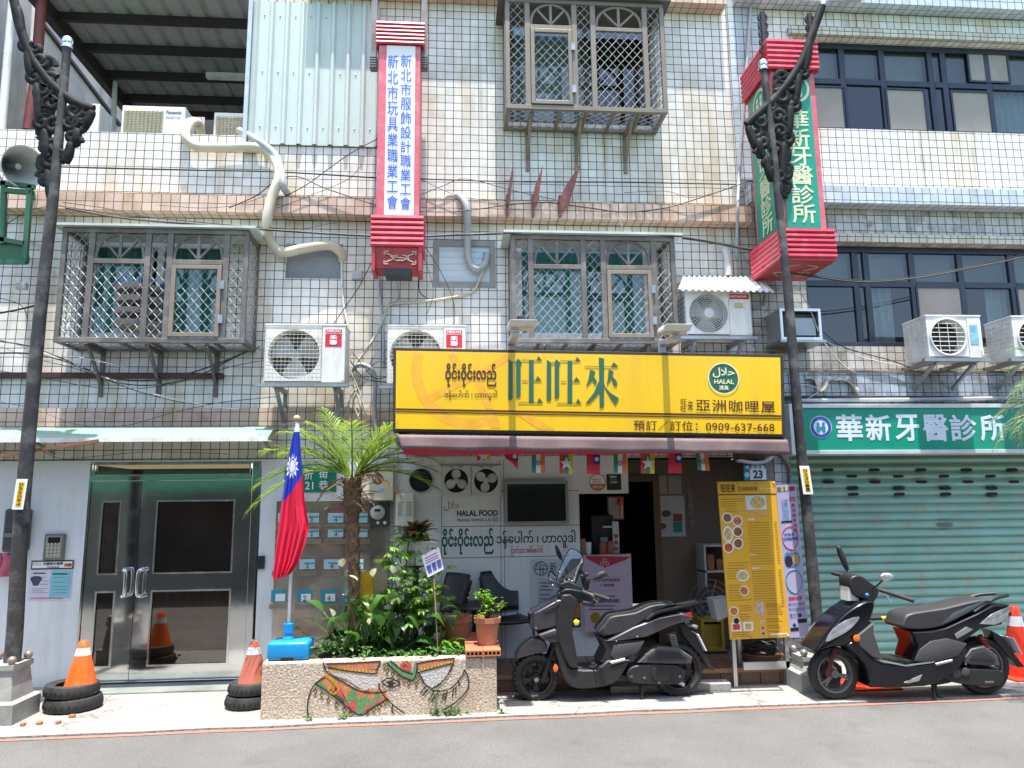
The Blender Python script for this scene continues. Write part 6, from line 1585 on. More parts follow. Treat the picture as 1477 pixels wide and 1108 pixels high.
for (x, y) in ((755, 560), (770, 588), (800, 606), (830, 622), (858, 638), (884, 652), (925, 658), (935, 628)): mfill([(x - 9, y), (x, y - 11), (x + 9, y), (x, y + 12)], 'yellow', 4); mline([(x - 9, y), (x, y - 11), (x + 9, y), (x, y + 12), (x - 9, y)], 3, 'ink', 6, False)
for L_ in ([(430, 545), (440, 580), (462, 612)], [(440, 552), (560, 548), (735, 538)], [(460, 612), (390, 655), (355, 720), (345, 790), (352, 838)], [(462, 612), (540, 650), (620, 695), (700, 706), (768, 700)], [(388, 658), (470, 712), (620, 824), (700, 780), (778, 738)], [(735, 540), (716, 580), (700, 604), (560, 590), (455, 572)],
           [(725, 658), (732, 690), (760, 730), (800, 770), (860, 815)], [(742, 648), (775, 628), (815, 640), (838, 660), (800, 675), (762, 668), (742, 648)], [(770, 650), (790, 662), (812, 652)], [(800, 770), (795, 800), (806, 818)], [(930, 590), (950, 620), (965, 655), (1000, 685)],
           [(1128, 524), (1105, 590), (1060, 650), (1010, 682)], [(1182, 585), (1160, 630), (1110, 680), (1050, 698), (1000, 690)], [(1182, 585), (1205, 640), (1190, 700), (1130, 760), (1060, 800)], [(920, 552), (1010, 534), (1128, 522)], [(935, 598), (1000, 580), (1115, 550)],
           [(945, 710), (975, 672)], [(960, 722), (990, 684)], [(990, 748), (1020, 700)], [(1008, 752), (1038, 705)], [(1062, 740), (1075, 705)], [(1075, 748), (1090, 698)], [(1118, 725), (1122, 678)], [(1135, 712), (1136, 672)], [(1148, 640), (1158, 668)], [(765, 545), (840, 612), (905, 642)], [(930, 560), (922, 615), (905, 642)], [(790, 536), (850, 586), (905, 605)]):
    mline(L_, 6)
m = MB(); pp = zp(790, 656); m.disc(pp + V((0, -.0045, 0)), (0, -1, 0), .025, 14); mural.add(m.v, m.f, 0)
mural.build('elephant_mural', mm, t, fix=False)

# terracotta hollow slabs at the right corner with a potted bush on them
q0, q1 = at(671, 940, -1.4), at(722, 943, -1.4)
t = thing('clay_slab', 'pair of hollow orange clay slabs laid on the right end of the planter', 'slab', (pl1 - .1, -1.3, pz))
M_clay = mat('orange_clay', (.42, .15, .07), .8, var=.15, scale=12, bump=.15)
for k in range(2):
    xx = q0.x + (q1.x - q0.x) * (k + .5) / 2; w = (q1.x - q0.x) / 2 * .98
    m = MB(); m.box(xx - w / 2, xx + w / 2, Pf - .02, PB + .02, pz + .002, pz + .012); m.box(xx - w / 2, xx + w / 2, Pf - .02, PB + .02, pz + .04, pz + .052)
    for i in range(5): x = xx - w / 2 + .006 + (w - .012) * i / 4; m.box(x - .006, x + .006, Pf - .02, PB + .02, pz + .012, pz + .04)
    m.build('hollow_slab', M_clay, t)
    m = MB(); m.box(xx - w / 2 + .01, xx + w / 2 - .01, Pf + .01, PB, pz + .013, pz + .039); m.build('hollow', M_dark, t)
M_pot = mat('terracotta_pot', (.42, .17, .09), .75, var=.12, scale=5, bump=.1, dirt=(.55, .42, .33), dirt_amt=.5, dscale=5)
def pot(label, c, r, h, group='terracotta flower pots'):
    t = thing('flower_pot', label, 'flower pot', c, 0, group)
    M = MT(c)
    m = MB(); m.lathe([(.001, .0), (r * .72, 0), (r * .75, .01), (r * .93, h * .8), (r * 1.06, h * .81), (r * 1.08, h), (r * .96, h), (r * .9, h * .85), (.001, h * .85)], M, 32); m.build('pot_body', M_pot, t, smooth=40)
    m = MB(); m.disc(V(c) + V((0, 0, h * .86)), (0, 0, 1), r * .9, 20); m.build('soil', mat('dark_soil', (.045, .032, .022), .95), t)
    return t
pc = at(703, 926, -1.2); pc.z = pz + .053
ph_ = at(703, 890, -1.2).z - pc.z
pot('terracotta pot with a small bright green bush on the clay slabs', pc, .115, ph_)
pc2 = at(657, 915, -.8); pc2.z = pz - .03
pot('terracotta pot half hidden by leaves behind the planter edge', pc2, .15, at(657, 888, -.8).z - pc2.z)
# table and chairs in the shade of the awning
YT = -.38
tb = at(688, 872, YT)
t = thing('bistro_table', 'round black metal bistro table behind the small potted bush', 'table', (tb.x, YT, FZ))
m = MB(); m.lathe([(.001, 0), (.3, 0), (.31, .01), (.3, .025), (.001, .025)], MT((tb.x, YT, tb.z - .02)), 36); m.build('top', M_black, t, smooth=40)
for k in range(4): a = k * PI / 2 + .5; m = MB(); m.tube(catmull([V((tb.x + .06 * cos(a), YT + .06 * sin(a), tb.z - .02)), V((tb.x + .05 * cos(a), YT + .05 * sin(a), FZ + .35)), V((tb.x + .24 * cos(a), YT + .24 * sin(a), FZ + .01))], 6), .013, 8); m.build('leg', M_black, t, smooth=60)
def chair(label, cx, cy, rz_):
    t = thing('patio_chair', label, 'chair', (cx, cy, FZ), rz_, 'black patio chairs by the bistro table')
    Mx = t.matrix_basis
    P = lambda x, y, z: Mx @ V((x, y, z))
    m = MB(); m.grid(lambda u, v: P(-.21 + .42 * u, -.2 + .42 * v, .44 - .015 * sin(PI * u)), 8, 6); m.build('seat', M_black, t, smooth=60, solid=.03, fix=False)
    m = MB(); m.grid(lambda u, v: P((-.19 - .03 * v + (.38 + .06 * v) * u) * (1 - .12 * max(0, v - .8) * 5 * abs(2 * u - 1)), .22 + .1 * v + .04 * cos((u - .5) * PI) - .04, .5 + .4 * v), 10, 8); m.build('backrest', mat('black_seat_vinyl', (.018, .018, .02), .4, bump=.1), t, smooth=60, solid=.035, fix=False)
    for sx in (-1, 1):
        m = MB(); m.tube([P(sx * .19, -.19, .44), P(sx * .22, -.22, 0)], .011, 8); m.build('leg', M_black, t, smooth=60)
        m = MB(); m.tube(catmull([P(sx * .2, .31, .84), P(sx * .19, .22, .44), P(sx * .22, .28, 0)], 5), .011, 8); m.build('leg', M_black, t, smooth=60)
    return t
chair('black patio chair at the left of the bistro table, closer to the plants', at(628, 900, -.3).x, -.36, -PI / 2 + .6)
chair('black padded patio chair at the right of the bistro table, closer to the scooter', at(733, 900, -.25).x, -.28, .3)

# ================================================================ flag on a blue water base
Yfl = -1.3
fb = at(415, 945, Yfl); fb.z = pz
t = thing('flag_stand', 'red and blue national flag on a white pole standing in a blue plastic base', 'flag', fb)
M_bluep = mat('blue_plastic', (.01, .27, .6), .35, var=.08, scale=4, bump=.05)
bx0, bx1 = at(386, 940, Yfl - .1).x, at(446, 940, Yfl - .1).x
m = MB(); m.box(bx0, bx1, Yfl - .14, Yfl + .14, pz + .002, pz + .155); m.build('base', M_bluep, t, bevel=.03, seg=4, smooth=60)
m = MB(); m.lathe([(.05, .15), (.042, .18), (.03, .2), (.045, .215), (.047, .29), (.03, .3), (.001, .3)], MT((fb.x + .0, Yfl, pz)), 20); m.build('collar', M_bluep, t, smooth=40)
m = MB(); m.box(bx0 + (bx1 - bx0) * .35, bx0 + (bx1 - bx0) * .65, Yfl - .1405, Yfl - .13, pz + .003, pz + .03); m.build('base_notch', M_dark, t)
ptop = at(428, 607, Yfl); pbot = V((fb.x, Yfl, pz + .28))
m = MB(); m.tube([pbot, ptop], .0135, 10); m.build('pole', mat('white_plastic_pole', (.75, .75, .76), .3), t, smooth=60)
m = MB(); m.sphere(ptop + V((0, 0, .02)), .033, 14, 10); m.build('finial', mat('wood_ball', (.5, .36, .2), .5), t, smooth=60)
# hanging cloth traced by its outline in the photo: left and right edges by height
edge = [(611, 426.5, 431.5), (640, 420, 433.5), (670, 415, 436), (700, 411, 438), (730, 406, 441), (755, 402.5, 446), (765, 401, 446), (790, 398, 439), (810, 395.5, 432), (822, 394, 424), (828, 394.5, 419)]
def flag_pt(u, v):
    y = 611 + (828 - 611) * v
    for (ya_, la, ra), (yb_, lb, rb) in zip(edge, edge[1:]):
        if ya_ <= y <= yb_ + .01: k = (y - ya_) / (yb_ - ya_); l, r = la + (lb - la) * k, ra + (rb - ra) * k; break
    # lower hem runs down to the left
    fold = sin(u * PI * 11 + v * 2.5) * (.008 + .008 * v) + .018 * sin(u * PI * 3.5 - v * 4)
    p = at(l + (r - l) * u, y + (1 - u) * 9 * v ** 6, Yfl - .06)
    p.y += fold * min(1, .25 + v * 1.2) - .03 * v
    return p
fm = MB(); nu, nv = 60, 90
cols = [mat('flag_cloth_red', (.62, .008, .05), .75, var=.05), mat('flag_cloth_blue', (.012, .035, .4), .75, var=.05), mat('flag_cloth_white', (.75, .75, .76), .75)]
vs = [flag_pt(i / nu, j / nv) for j in range(nv + 1) for i in range(nu + 1)]
fs, mi = [], []
for j in range(nv):
    for i in range(nu):
        u, v = (i + .5) / nu, (j + .5) / nv
        py = 611 + 217 * v; px = 0
        q = vs[j * (nu + 1) + i]
        blue = v < .53 - .2 * u
        w_ = False
        # white sun with rays, stretched by the drape
        du, dv = (u - .33) / .34, (v - .285) / .07
        rr_ = hypot(du, dv); an = atan2(dv, du)
        if rr_ < .62 or (rr_ < 1.25 - .55 * abs(((an / (2 * PI) * 12) % 1) - .5) * 2 and rr_ > .72): w_ = True
        if v < .035: w_ = True
        fs.append((j * (nu + 1) + i, j * (nu + 1) + i + 1, (j + 1) * (nu + 1) + i + 1, (j + 1) * (nu + 1) + i)); mi.append(2 if w_ and blue or v < .06 else (1 if blue else 0))
fm.add(vs, fs, 0); fm.m = mi
fm.build('flag_cloth', cols, t, smooth=180, fix=False)

# ================================================================ tyre stacks and traffic cones
def tyre_mesh(name, R_, r_, flat, par=None, lab=None, c=None, tilt=(0, 0), cat='tyre', group=None):
    m = MB(); n = 64
    prof = [(R_ - r_ * .95, -flat * .35), (R_ - r_ * .5, -flat * .5), (R_ - r_ * .1, -flat * .42), (R_, -flat * .15), (R_, flat * .15), (R_ - r_ * .1, flat * .42), (R_ - r_ * .5, flat * .5), (R_ - r_ * .95, flat * .35), (R_ - r_ * .8, 0), (R_ - r_ * .95, -flat * .35)]
    M = MT(c) @ Matrix.Rotation(tilt[0], 4, 'X') @ Matrix.Rotation(tilt[1], 4, 'Y')
    m.lathe(prof, M, n)
    for k in range(28):
        a = 2 * PI * k / 28
        p = [M @ V(((R_ + .0015) * cos(a + s * .09), (R_ + .0015) * sin(a + s * .09), z)) for s, z in ((0, -flat * .28), (.6, -.01), (1, flat * .1))]
        m.tube(p, .0035, 4, mi=1)
    return tag(m.build(name, [M_rubber, M_dark], None, smooth=40, loc=c, fix=False), lab, cat, group)
TC = atz(95, 1030); TC.y += .12
tyre_mesh('worn_tyre', .235, .095, .115, lab='lower worn scooter tyre under the left orange cone', c=(TC.x - .0, TC.y, .075), group='worn tyres under the cones')
tyre_mesh('worn_tyre', .222, .095, .11, lab='upper worn scooter tyre around the foot of the left orange cone', c=(TC.x - .02, TC.y, .188), tilt=(.0, .03), group='worn tyres under the cones')
TC2 = atz(349, 1030); TC2.y += .2
tyre_mesh('worn_tyre', .2, .09, .11, lab='lower worn scooter tyre beside the left end of the elephant planter', c=(TC2.x, TC2.y, .072), group='worn tyres under the cones')
tyre_mesh('worn_tyre', .188, .09, .105, lab='upper worn scooter tyre under the faded cone beside the planter', c=(TC2.x + .01, TC2.y, .18), group='worn tyres under the cones')
def cone(label, c, h, r0, r1, col, base=True, z_off=0, band=(.72, .86), basecol=None):
    t = thing('traffic_cone', label, 'traffic cone', c, 0, 'orange traffic cones')
    M = MT(c); f = lambda k: r0 + (r1 - r0) * k
    m = MB(); m.lathe([(f(0), 0), (f(band[0]), h * band[0])], M, 32); m.lathe([(f(band[1]), h * band[1]), (r1, h * .985), (r1 * .8, h), (r1 * .6, h), (r1 * .55, h * .97)], M, 32)
    m.build('cone_body', col, t, smooth=40, fix=False)
    m = MB(); m.lathe([(f(band[0]) + .001, h * band[0]), (f(band[1]) + .001, h * band[1])], M, 32); m.build('reflective_band', mat('cone_white', (.68, .68, .68), .4, var=.1, scale=8, dirt=(.4, .3, .25), dirt_amt=.4), t, smooth=60, fix=False)
    if base:
        m = MB(); s = r0 * 1.55; m.box(c[0] - s, c[0] + s, c[1] - s, c[1] + s, c[2] - .0, c[2] + .02); m.build('foot', basecol or col, t, bevel=.008)
    return t
M_cone = mat('bright_orange_cone', (.85, .12, .01), .45, var=.06, dirt=(.7, .4, .3), dirt_amt=.3, dscale=7)
M_cone2 = mat('faded_orange_cone', (.44, .13, .08), .55, var=.08, dirt=(.4, .2, .15), dirt_amt=.4)
M_cone3 = mat('red_orange_cone', (.75, .05, .02), .4, var=.06, dirt=(.4, .1, .08), dirt_amt=.3)
zc0 = .15; cp = V((TC.x + .05, TC.y, zc0)); cone('bright orange traffic cone with a white band in the left tyre stack', cp, at(103, 924, TC.y).z - zc0, .15, .035, M_cone, False)
cp = V((TC2.x + .03, TC2.y, zc0)); cone('faded orange traffic cone with a white band in tyres between the door and the planter', cp, at(360, 923, TC2.y).z - zc0, .15, .03, M_cone2, False)
cp = atz(1247, 996, GZ); cp.y = -.95; cp.x = at(1247, 960, -.95).x; cp.z = GZ; cone('red orange traffic cone mostly hidden behind the glossy black scooter', cp, .74, .15, .04, M_cone3)
cp = atz(1470, 985, GZ); cp.y = -.8; cp.x = at(1469, 940, -.8).x; cp.z = GZ; cone('red orange traffic cone at the right edge of the picture behind the scooter tail', cp, at(1469, 874, -.8).z - GZ, .15, .045, M_cone3)
# yellow and black bar between those cones
m = MB(); pa, pb = at(1245, 893, -.95), at(1469, 884, -.8)
for k in range(9): m.tube([pa.lerp(pb, k / 9), pa.lerp(pb, (k + 1) / 9)], .019, 10, mi=k % 2)
tag(m.build('cone_bar', [M_black, mat('bar_yellow', (.75, .5, .02), .4)], None, smooth=60, loc=pa), 'black and yellow striped bar joining the two red orange cones', 'barrier bar')
# concrete slabs in front of the shop step
for x0, x1, lab in ((880, 1000, 'longer flat concrete slab lying under the matt grey scooter'), (1003, 1062, 'short flat concrete slab beside the rear wheel of the matt grey scooter')):
    pa = atz(x0, 1001, GZ); pb = atz(x1, 1001, GZ)
    m = MB(); m.prism([(pa.x, -1.0, GZ + .002), (pb.x, -1.0, GZ + .002), (pb.x + .02, -.825, GZ + .002), (pa.x + .04, -.825, GZ + .002)], (0, 0, .065)); tag(m.build('concrete_slab', mat('slab_concrete', (.33, .32, .3), .9, var=.2, scale=20, bump=.4), None, bevel=.006, loc=((pa.x + pb.x) / 2, -.9, GZ)), lab, 'slab', 'concrete slabs before the shop step')

# ================================================================ menu board, banner, hose stand
Ymn = -.92
t = thing('menu_board', 'tall yellow menu board with food photographs leaning on an aluminium stand', 'menu board', at(1090, 925, Ymn))
Q = [(1034.5, 695), (1118, 694), (1139.5, 919), (1053, 923)]
A_, B_, C_, D_ = [at(*q, Ymn) for q in (Q[3], Q[2], Q[1], Q[0])]
# the board leans back: top further from the street
for v in (C_, D_): pass
m = MB(); m.prism([A_, B_, C_, D_], (0, .015, 0)); s = m.build('board', mat('menu_yellow', (.74, .41, .035), .35, var=.04, scale=1.5), t)
def L(u, v, off=.001): return A_.lerp(B_, u).lerp(D_.lerp(C_, u), v) + V((0, -off, 0))
def mq(m, u0, v0, u1, v1, off=.001, th=.001, mi=0): m.prism([L(u0, v0, off), L(u1, v0, off), L(u1, v1, off), L(u0, v1, off)], (0, -th, 0), mi)
def mtext(m, body, u0, v0, u1, v1, off=.001, bold=.0):
    o, b, c = L(u0, v0, off), L(u1, v0, off), L(u0, v1, off)
    text_into(m, body, o, b - o, ZU, ((b - o).length, (c - o).length), bold=bold, lift=.0005)
m = MB(); mq(m, 0, .912, 1, .918); mtext(m, '旺旺來', .05, .928, .3, .985, .001, .02); mtext(m, '亞洲咖哩屋', .34, .936, .68, .966); m.build('title_lettering', M_brown, s)
m = MB(); mtext(m, '預訂專線 0909-637-668', .73, .945, .95, .958); m.build('white_lettering', M_paper, s)
q = random.Random(5)
def mlines(u0, u1, vs_, mname, h=.0042, seed=0, price=False):
    m = MB()
    for v in vs_:
        u = u0; e = u0 + (u1 - u0) * (qu(.6, 1.0) if not price else .7)
        while u < e: w = qu(.012, .035); mq(m, u, v, min(u + w, e), v + h, .0012, .0006); u += w + .009
        if price: mq(m, u1 - .07, v + .002, u1 - .02, v + .002 + h * .8, .0012, .0006)
    return m.build('menu_print', mname, s)
M_mprint = mat('menu_brown_print', (.3, .15, .015), .6)
mlines(.04, .44, [.883, .868, .853, .838], M_mprint); mlines(.1, .4, [.82, .805], mat('menu_red_print', (.5, .08, .02), .6))
mlines(.46, .98, [.728 - .0165 * k for k in range(17)], M_mprint, price=True)
mlines(.46, .98, [.418 - .0158 * k for k in range(15)], M_mprint, price=True)
mlines(.06, .42, [.475 - .017 * k for k in range(2)], M_mprint); mlines(.04, .36, [.44 - .016 * k for k in range(5)], M_mprint); mlines(.05, .3, [.335 - .016 * k for k in range(4)], M_mprint); mlines(.04, .42, [.27 - .015 * k for k in range(3)], M_mprint)
mlines(.2, .45, [.205, .19, .175], M_mprint); mlines(.2, .42, [.15, .135, .12], M_mprint); mlines(.66, .96, [.205 - .015 * k for k in range(5)], M_mprint); mlines(.64, .96, [.115, .1, .075, .06, .038], M_mprint); mlines(.05, .4, [.04, .028, .016], M_mprint)
m = MB(); mtext(m, '套餐', .47, .745, .58, .757, .001, .02); mtext(m, '咖哩', .47, .432, .58, .444, .001, .02); mtext(m, '飲品', .46, .52, .55, .532, .001, .02); mq(m, .68, .018, .96, .026, .0012, .0006); m.build('white_heading', M_paper, s)
def plate(u, v, ru, food, oval=1.0):
    c = L(u, v, .0015); w = (B_ - A_).length
    m = MB(); m.disc(c, (0, -1, 0), ru * w, 26, 0) if oval == 1 else m.add([c + V((ru * w * cos(k * PI / 13), 0, ru * w * oval * sin(k * PI / 13))) for k in range(26)], [tuple(range(26))])
    p_ = m.build('plate_photo', M_paper, s)
    m = MB(); m.add([c + V((ru * .8 * w * cos(k * PI / 13), -.0008, ru * .8 * w * oval * sin(k * PI / 13))) for k in range(26)], [tuple(range(26))]); m.build('food', food, p_)
F1 = mat('curry_orange', (.5, .16, .03), .6, var=.6, scale=38); F2 = mat('curry_brown', (.25, .09, .03), .6, var=.7, scale=40); F3 = mat('rice_yellow', (.55, .42, .15), .6, var=.4, scale=35); F4 = mat('curry_red', (.5, .08, .01), .6, var=.5, scale=40)
for u, v, r_, f_, o_ in ((.12, .765, .085, F2, 1), (.29, .745, .088, F1, 1), (.11, .66, .085, F3, 1.5), (.28, .675, .088, F2, 1), (.27, .6, .088, F2, 1), (.1, .575, .088, F4, 1), (.3, .395, .11, F3, .8), (.3, .3, .08, F1, 1), (.1, .175, .075, F1, 1), (.13, .115, .06, M_ink, 1), (.56, .1, .04, F3, .8), (.56, .065, .04, F1, .8), (.56, .03, .04, F2, .8)): plate(u, v, r_, f_, o_)
m = MB(); mq(m, .46, .815, .81, .905); p_ = m.build('dish_photo', mat('photo_pale_blue', (.6, .68, .72), .5, var=.06), s); m = MB(); c = L(.66, .862, .003); w = (B_ - A_).length; m.add([c + V((.13 * w * cos(k * PI / 13), 0, .1 * w * sin(k * PI / 13))) for k in range(26)], [tuple(range(26))]); m.build('food', F3, p_)
m = MB(); mq(m, .04, .05, .2, .105); p_ = m.build('toast_photo', M_paper, s); m = MB(); mq(m, .06, .06, .18, .095, .003); m.build('food', mat('toast_red', (.55, .06, .06), .6, var=.3, scale=30), p_)
m = MB(); mq(m, .24, .05, .4, .105); p_ = m.build('toast_photo', M_paper, s); m = MB(); mq(m, .27, .06, .37, .095, .003); m.build('food', F3, p_)
m = MB(); mq(m, .47, .14, .62, .23); m.build('drink_photo', mat('drink_pink', (.62, .4, .3), .5, var=.4, scale=30), s)
m = MB(); mq(m, .5, .775, .82, .797); mq(m, .3, .8, .55, .812); m.build('heading_patch', mat('heading_tan', (.7, .36, .1), .5), s)
m = MB()
for u in (.03, .35, .66, .97):
    for v in (.01, .988): m.sphere(L(u, v, .004), .008, 8, 6)
m.build('screw', M_steel, s)
# stand under the board
m = MB()
g0 = FZ
for px, dy in ((1058, 0), (1066, .3), (1134, 0)): p = at(px, 930, Ymn + .03 + dy); m.box(p.x - .018, p.x + .018, Ymn + .02 + dy, Ymn + .055 + dy, FZ if Ymn + dy > -.8 else GZ, at(px, 900, Ymn).z)
p0_, p1_ = at(1068, 958, Ymn + .1), at(1134, 958, Ymn + .1)
m.box(p0_.x, p1_.x, Ymn + .02, Ymn + .055, p0_.z - .04, p0_.z + .03); m.build('stand', M_alu, t)
# white and lilac award banner beside it
Ybn = -.8
t = thing('award_banner', 'narrow lilac banner of round badges standing right of the yellow menu board', 'banner', at(1150, 920, Ybn))
Q = [(1119, 700), (1148, 698), (1167, 918), (1139, 920)]
A_, B_, C_, D_ = [at(*q_, Ybn) for q_ in (Q[3], Q[2], Q[1], Q[0])]
m = MB(); m.prism([A_, B_, C_, D_], (0, .01, 0)); s = m.build('banner_sheet', mat('banner_lilac', (.46, .45, .66), .5, var=.04), t)
m = MB(); mtext(m, '2022', .58, .885, .93, .915, .001, .03); m.build('red_lettering', mat('banner_red', (.55, .03, .06), .5), s)
m = MB()
for i, ch in enumerate('新北美食指南'): mtext(m, ch, .68, .845 - i * .033, .88, .87 - i * .033, .001, .02)
mtext(m, '感謝報導', .12, .235, .8, .262, .001, .02); m.build('red_lettering', mat('banner_red', (.55, .03, .06), .5), s)
m = MB(); mtext(m, '新北市政府', .1, .2, .9, .222); mtext(m, '新北市觀光局', .1, .168, .9, .19); mtext(m, '食力', .1, .12, .42, .155); mtext(m, '旺旺來', .2, .655, .72, .675, .001, .02); mtext(m, '亞洲咖哩屋', .12, .625, .85, .648, .001, .02); m.build('blue_lettering', mat('banner_navy', (.03, .04, .2), .5), s)
w = (B_ - A_).length
m = MB(); c = L(.48, .645, .002); vs2 = []
for (v, rw, rh, nm) in ((.645, .42, .07, 'banner_red'), (.36, .42, .075, 'banner_teal')):
    m = MB(); c = L(.48, v, .002); m.tube([c + V((rw * w * cos(k * PI / 16), 0, rw * w * 1.35 * sin(k * PI / 16))) for k in range(32)], .0035, 4, closed=True); m.build('badge_ring', mat(nm, (.55, .03, .06) if nm == 'banner_red' else (.05, .25, .3), .5), s)
m = MB(); c = L(.48, .505, .002); m.disc(c, (0, -1, 0), .42 * w, 30); bd = m.build('photo_badge', mat('badge_blue', (.12, .2, .45), .5), s)
m = MB(); c = L(.3, .49, .003); m.disc(c, (0, -1, 0), .2 * w, 20, r2=.28 * w); m.build('dark_jacket', mat('badge_dark', (.02, .02, .04), .6), bd); m = MB(); c = L(.66, .5, .003); m.disc(c, (0, -1, 0), .18 * w, 20, r2=.26 * w); m.build('yellow_jacket', mat('badge_yellow', (.55, .33, .1), .6), bd)
m = MB(); [m.disc(L(u, .55, .004), (0, -1, 0), .075 * w, 14) for u in (.33, .62)]; m.build('faces', mat('badge_skin', (.5, .3, .2), .6), bd)
m = MB(); mq(m, .2, .76, .52, .9); m.build('trophy_photo', mat('trophy_blue', (.22, .3, .5), .3, var=.35, scale=25), s); m = MB(); mq(m, .1, .745, .66, .757); m.build('trophy_foot', M_ink, s)
for u0, cs in ((.05, ('red', 'green', 'yellow')), (.36, ('green', 'white', 'orange')), (.66, ('navy', 'red', 'red'))):
    for k, cn in enumerate(cs): m = MB(); mq(m, u0 + .09 * k, .955, u0 + .09 * (k + 1), .985); m.build('mini_flag', Fm[cn], s)
m = MB(); mq(m, .5, .09, .95, .115); mq(m, .08, .04, .5, .062); m.build('logo_patch', M_ink, s); m = MB(); m.disc(L(.62, .138, .002), (0, -1, 0), .1 * w, 16); m.disc(L(.3, .078, .002), (0, -1, 0), .09 * w, 16); m.build('logo_disc', mat('banner_navy', (.03, .04, .2), .5), s)
m = MB(); p = at(1152, 925, Ybn + .02); m.box(p.x - .2, p.x + .12, Ybn + .012, Ybn + .03, p.z - .02, p.z + .0); m.tube([L(.5, .02, -.02), L(.5, .98, -.02)], .012, 8); m.build('banner_pole', M_alu, t)
# coiled hose in a clay bowl on the floor behind the stand
t = thing('hose_bowl', 'clay bowl with a coiled black hose on the floor under the menu board', 'bowl', (at(1098, 950, -.6).x, -.6, FZ))
o = t.location; m = MB(); m.lathe([(.001, 0), (.16, 0), (.21, .1), (.2, .11), (.15, .03), (.001, .02)], MT(o), 28); m.build('bowl', mat('dark_clay', (.14, .07, .045), .7, var=.2), t, smooth=40)
m = MB(); m.tube([o + V(((.15 + .015 * sin(k * 1.3)) * cos(k * .35), (.14) * sin(k * .35), .1 + .0012 * k + .02 * sin(k * .9))) for k in range(75)], .014, 7); m.build('hose', M_rubber, t, smooth=60)
# things in the doorway: helmet stool shapes in the dark
t = thing('standing_fan', 'black pedestal fan with wire guard in the dark doorway beside the menu board', 'fan', (at(1030, 900, .1).x, .1, FZ))
c = at(1025, 868, .1); m = MB(); m.tube([(c.x + .05, .15, FZ), (c.x + .02, .13, c.z)], .014, 8); m.lathe([(.001, 0), (.17, 0), (.16, .025), (.02, .04)], MT((c.x + .05, .15, FZ)), 24); m.build('stand', M_black, t, smooth=50)
m = MB()
for k in range(4): m.tube([c + V((.06 * (k + 1) * cos(a), -.02 * (4 - k) * .5, .06 * (k + 1) * sin(a))) for a in [j * PI / 14 for j in range(28)]], .005, 5, closed=True)
for k in range(10): a = k * PI / 5; m.tube([c, c + V((.24 * cos(a), 0, .24 * sin(a)))], .003, 4)
m.build('guard', M_steel, t, smooth=60); m = MB()
for k in range(3): a = k * 2 * PI / 3; m.disc(c + V((.1 * cos(a), .03, .1 * sin(a))), (.2, -1, .2), .1, 14, r2=.07)
m.build('blades', M_black, t)
t = thing('carton', 'white printed carton beside the menu board in the doorway', 'carton', at(1050, 880, -.5))
a, b, c, d = rect(1029, 862, 1052, 896, -.5); m = MB(); m.prism([(a, -.5, d - .02), (b - .0, -.52, d), (b, -.52, c + .06), (a + .04, -.5, c)], (0, .2, 0)); m.build('box', mat('carton_white', (.55, .55, .56), .6), t); 
t = thing('yellow_crate', 'yellow crate with black base low in the dark doorway', 'crate', at(1030, 940, -.1))
a, b, c, d = rect(1012, 893, 1045, 936, -.1); m = MB(); frame_rect(m, a, b, FZ + .03, d, -.1, .25, .03); m.box(a + .03, b - .03, -.06, .22, FZ + .06, d - .06); m.build('crate_body', mat('crate_yellow', (.3, .22, .03), .5, var=.2), t); m = MB(); m.box(a - .02, b + .02, -.12, .28, FZ, FZ + .03); m.build('base', M_black, t)
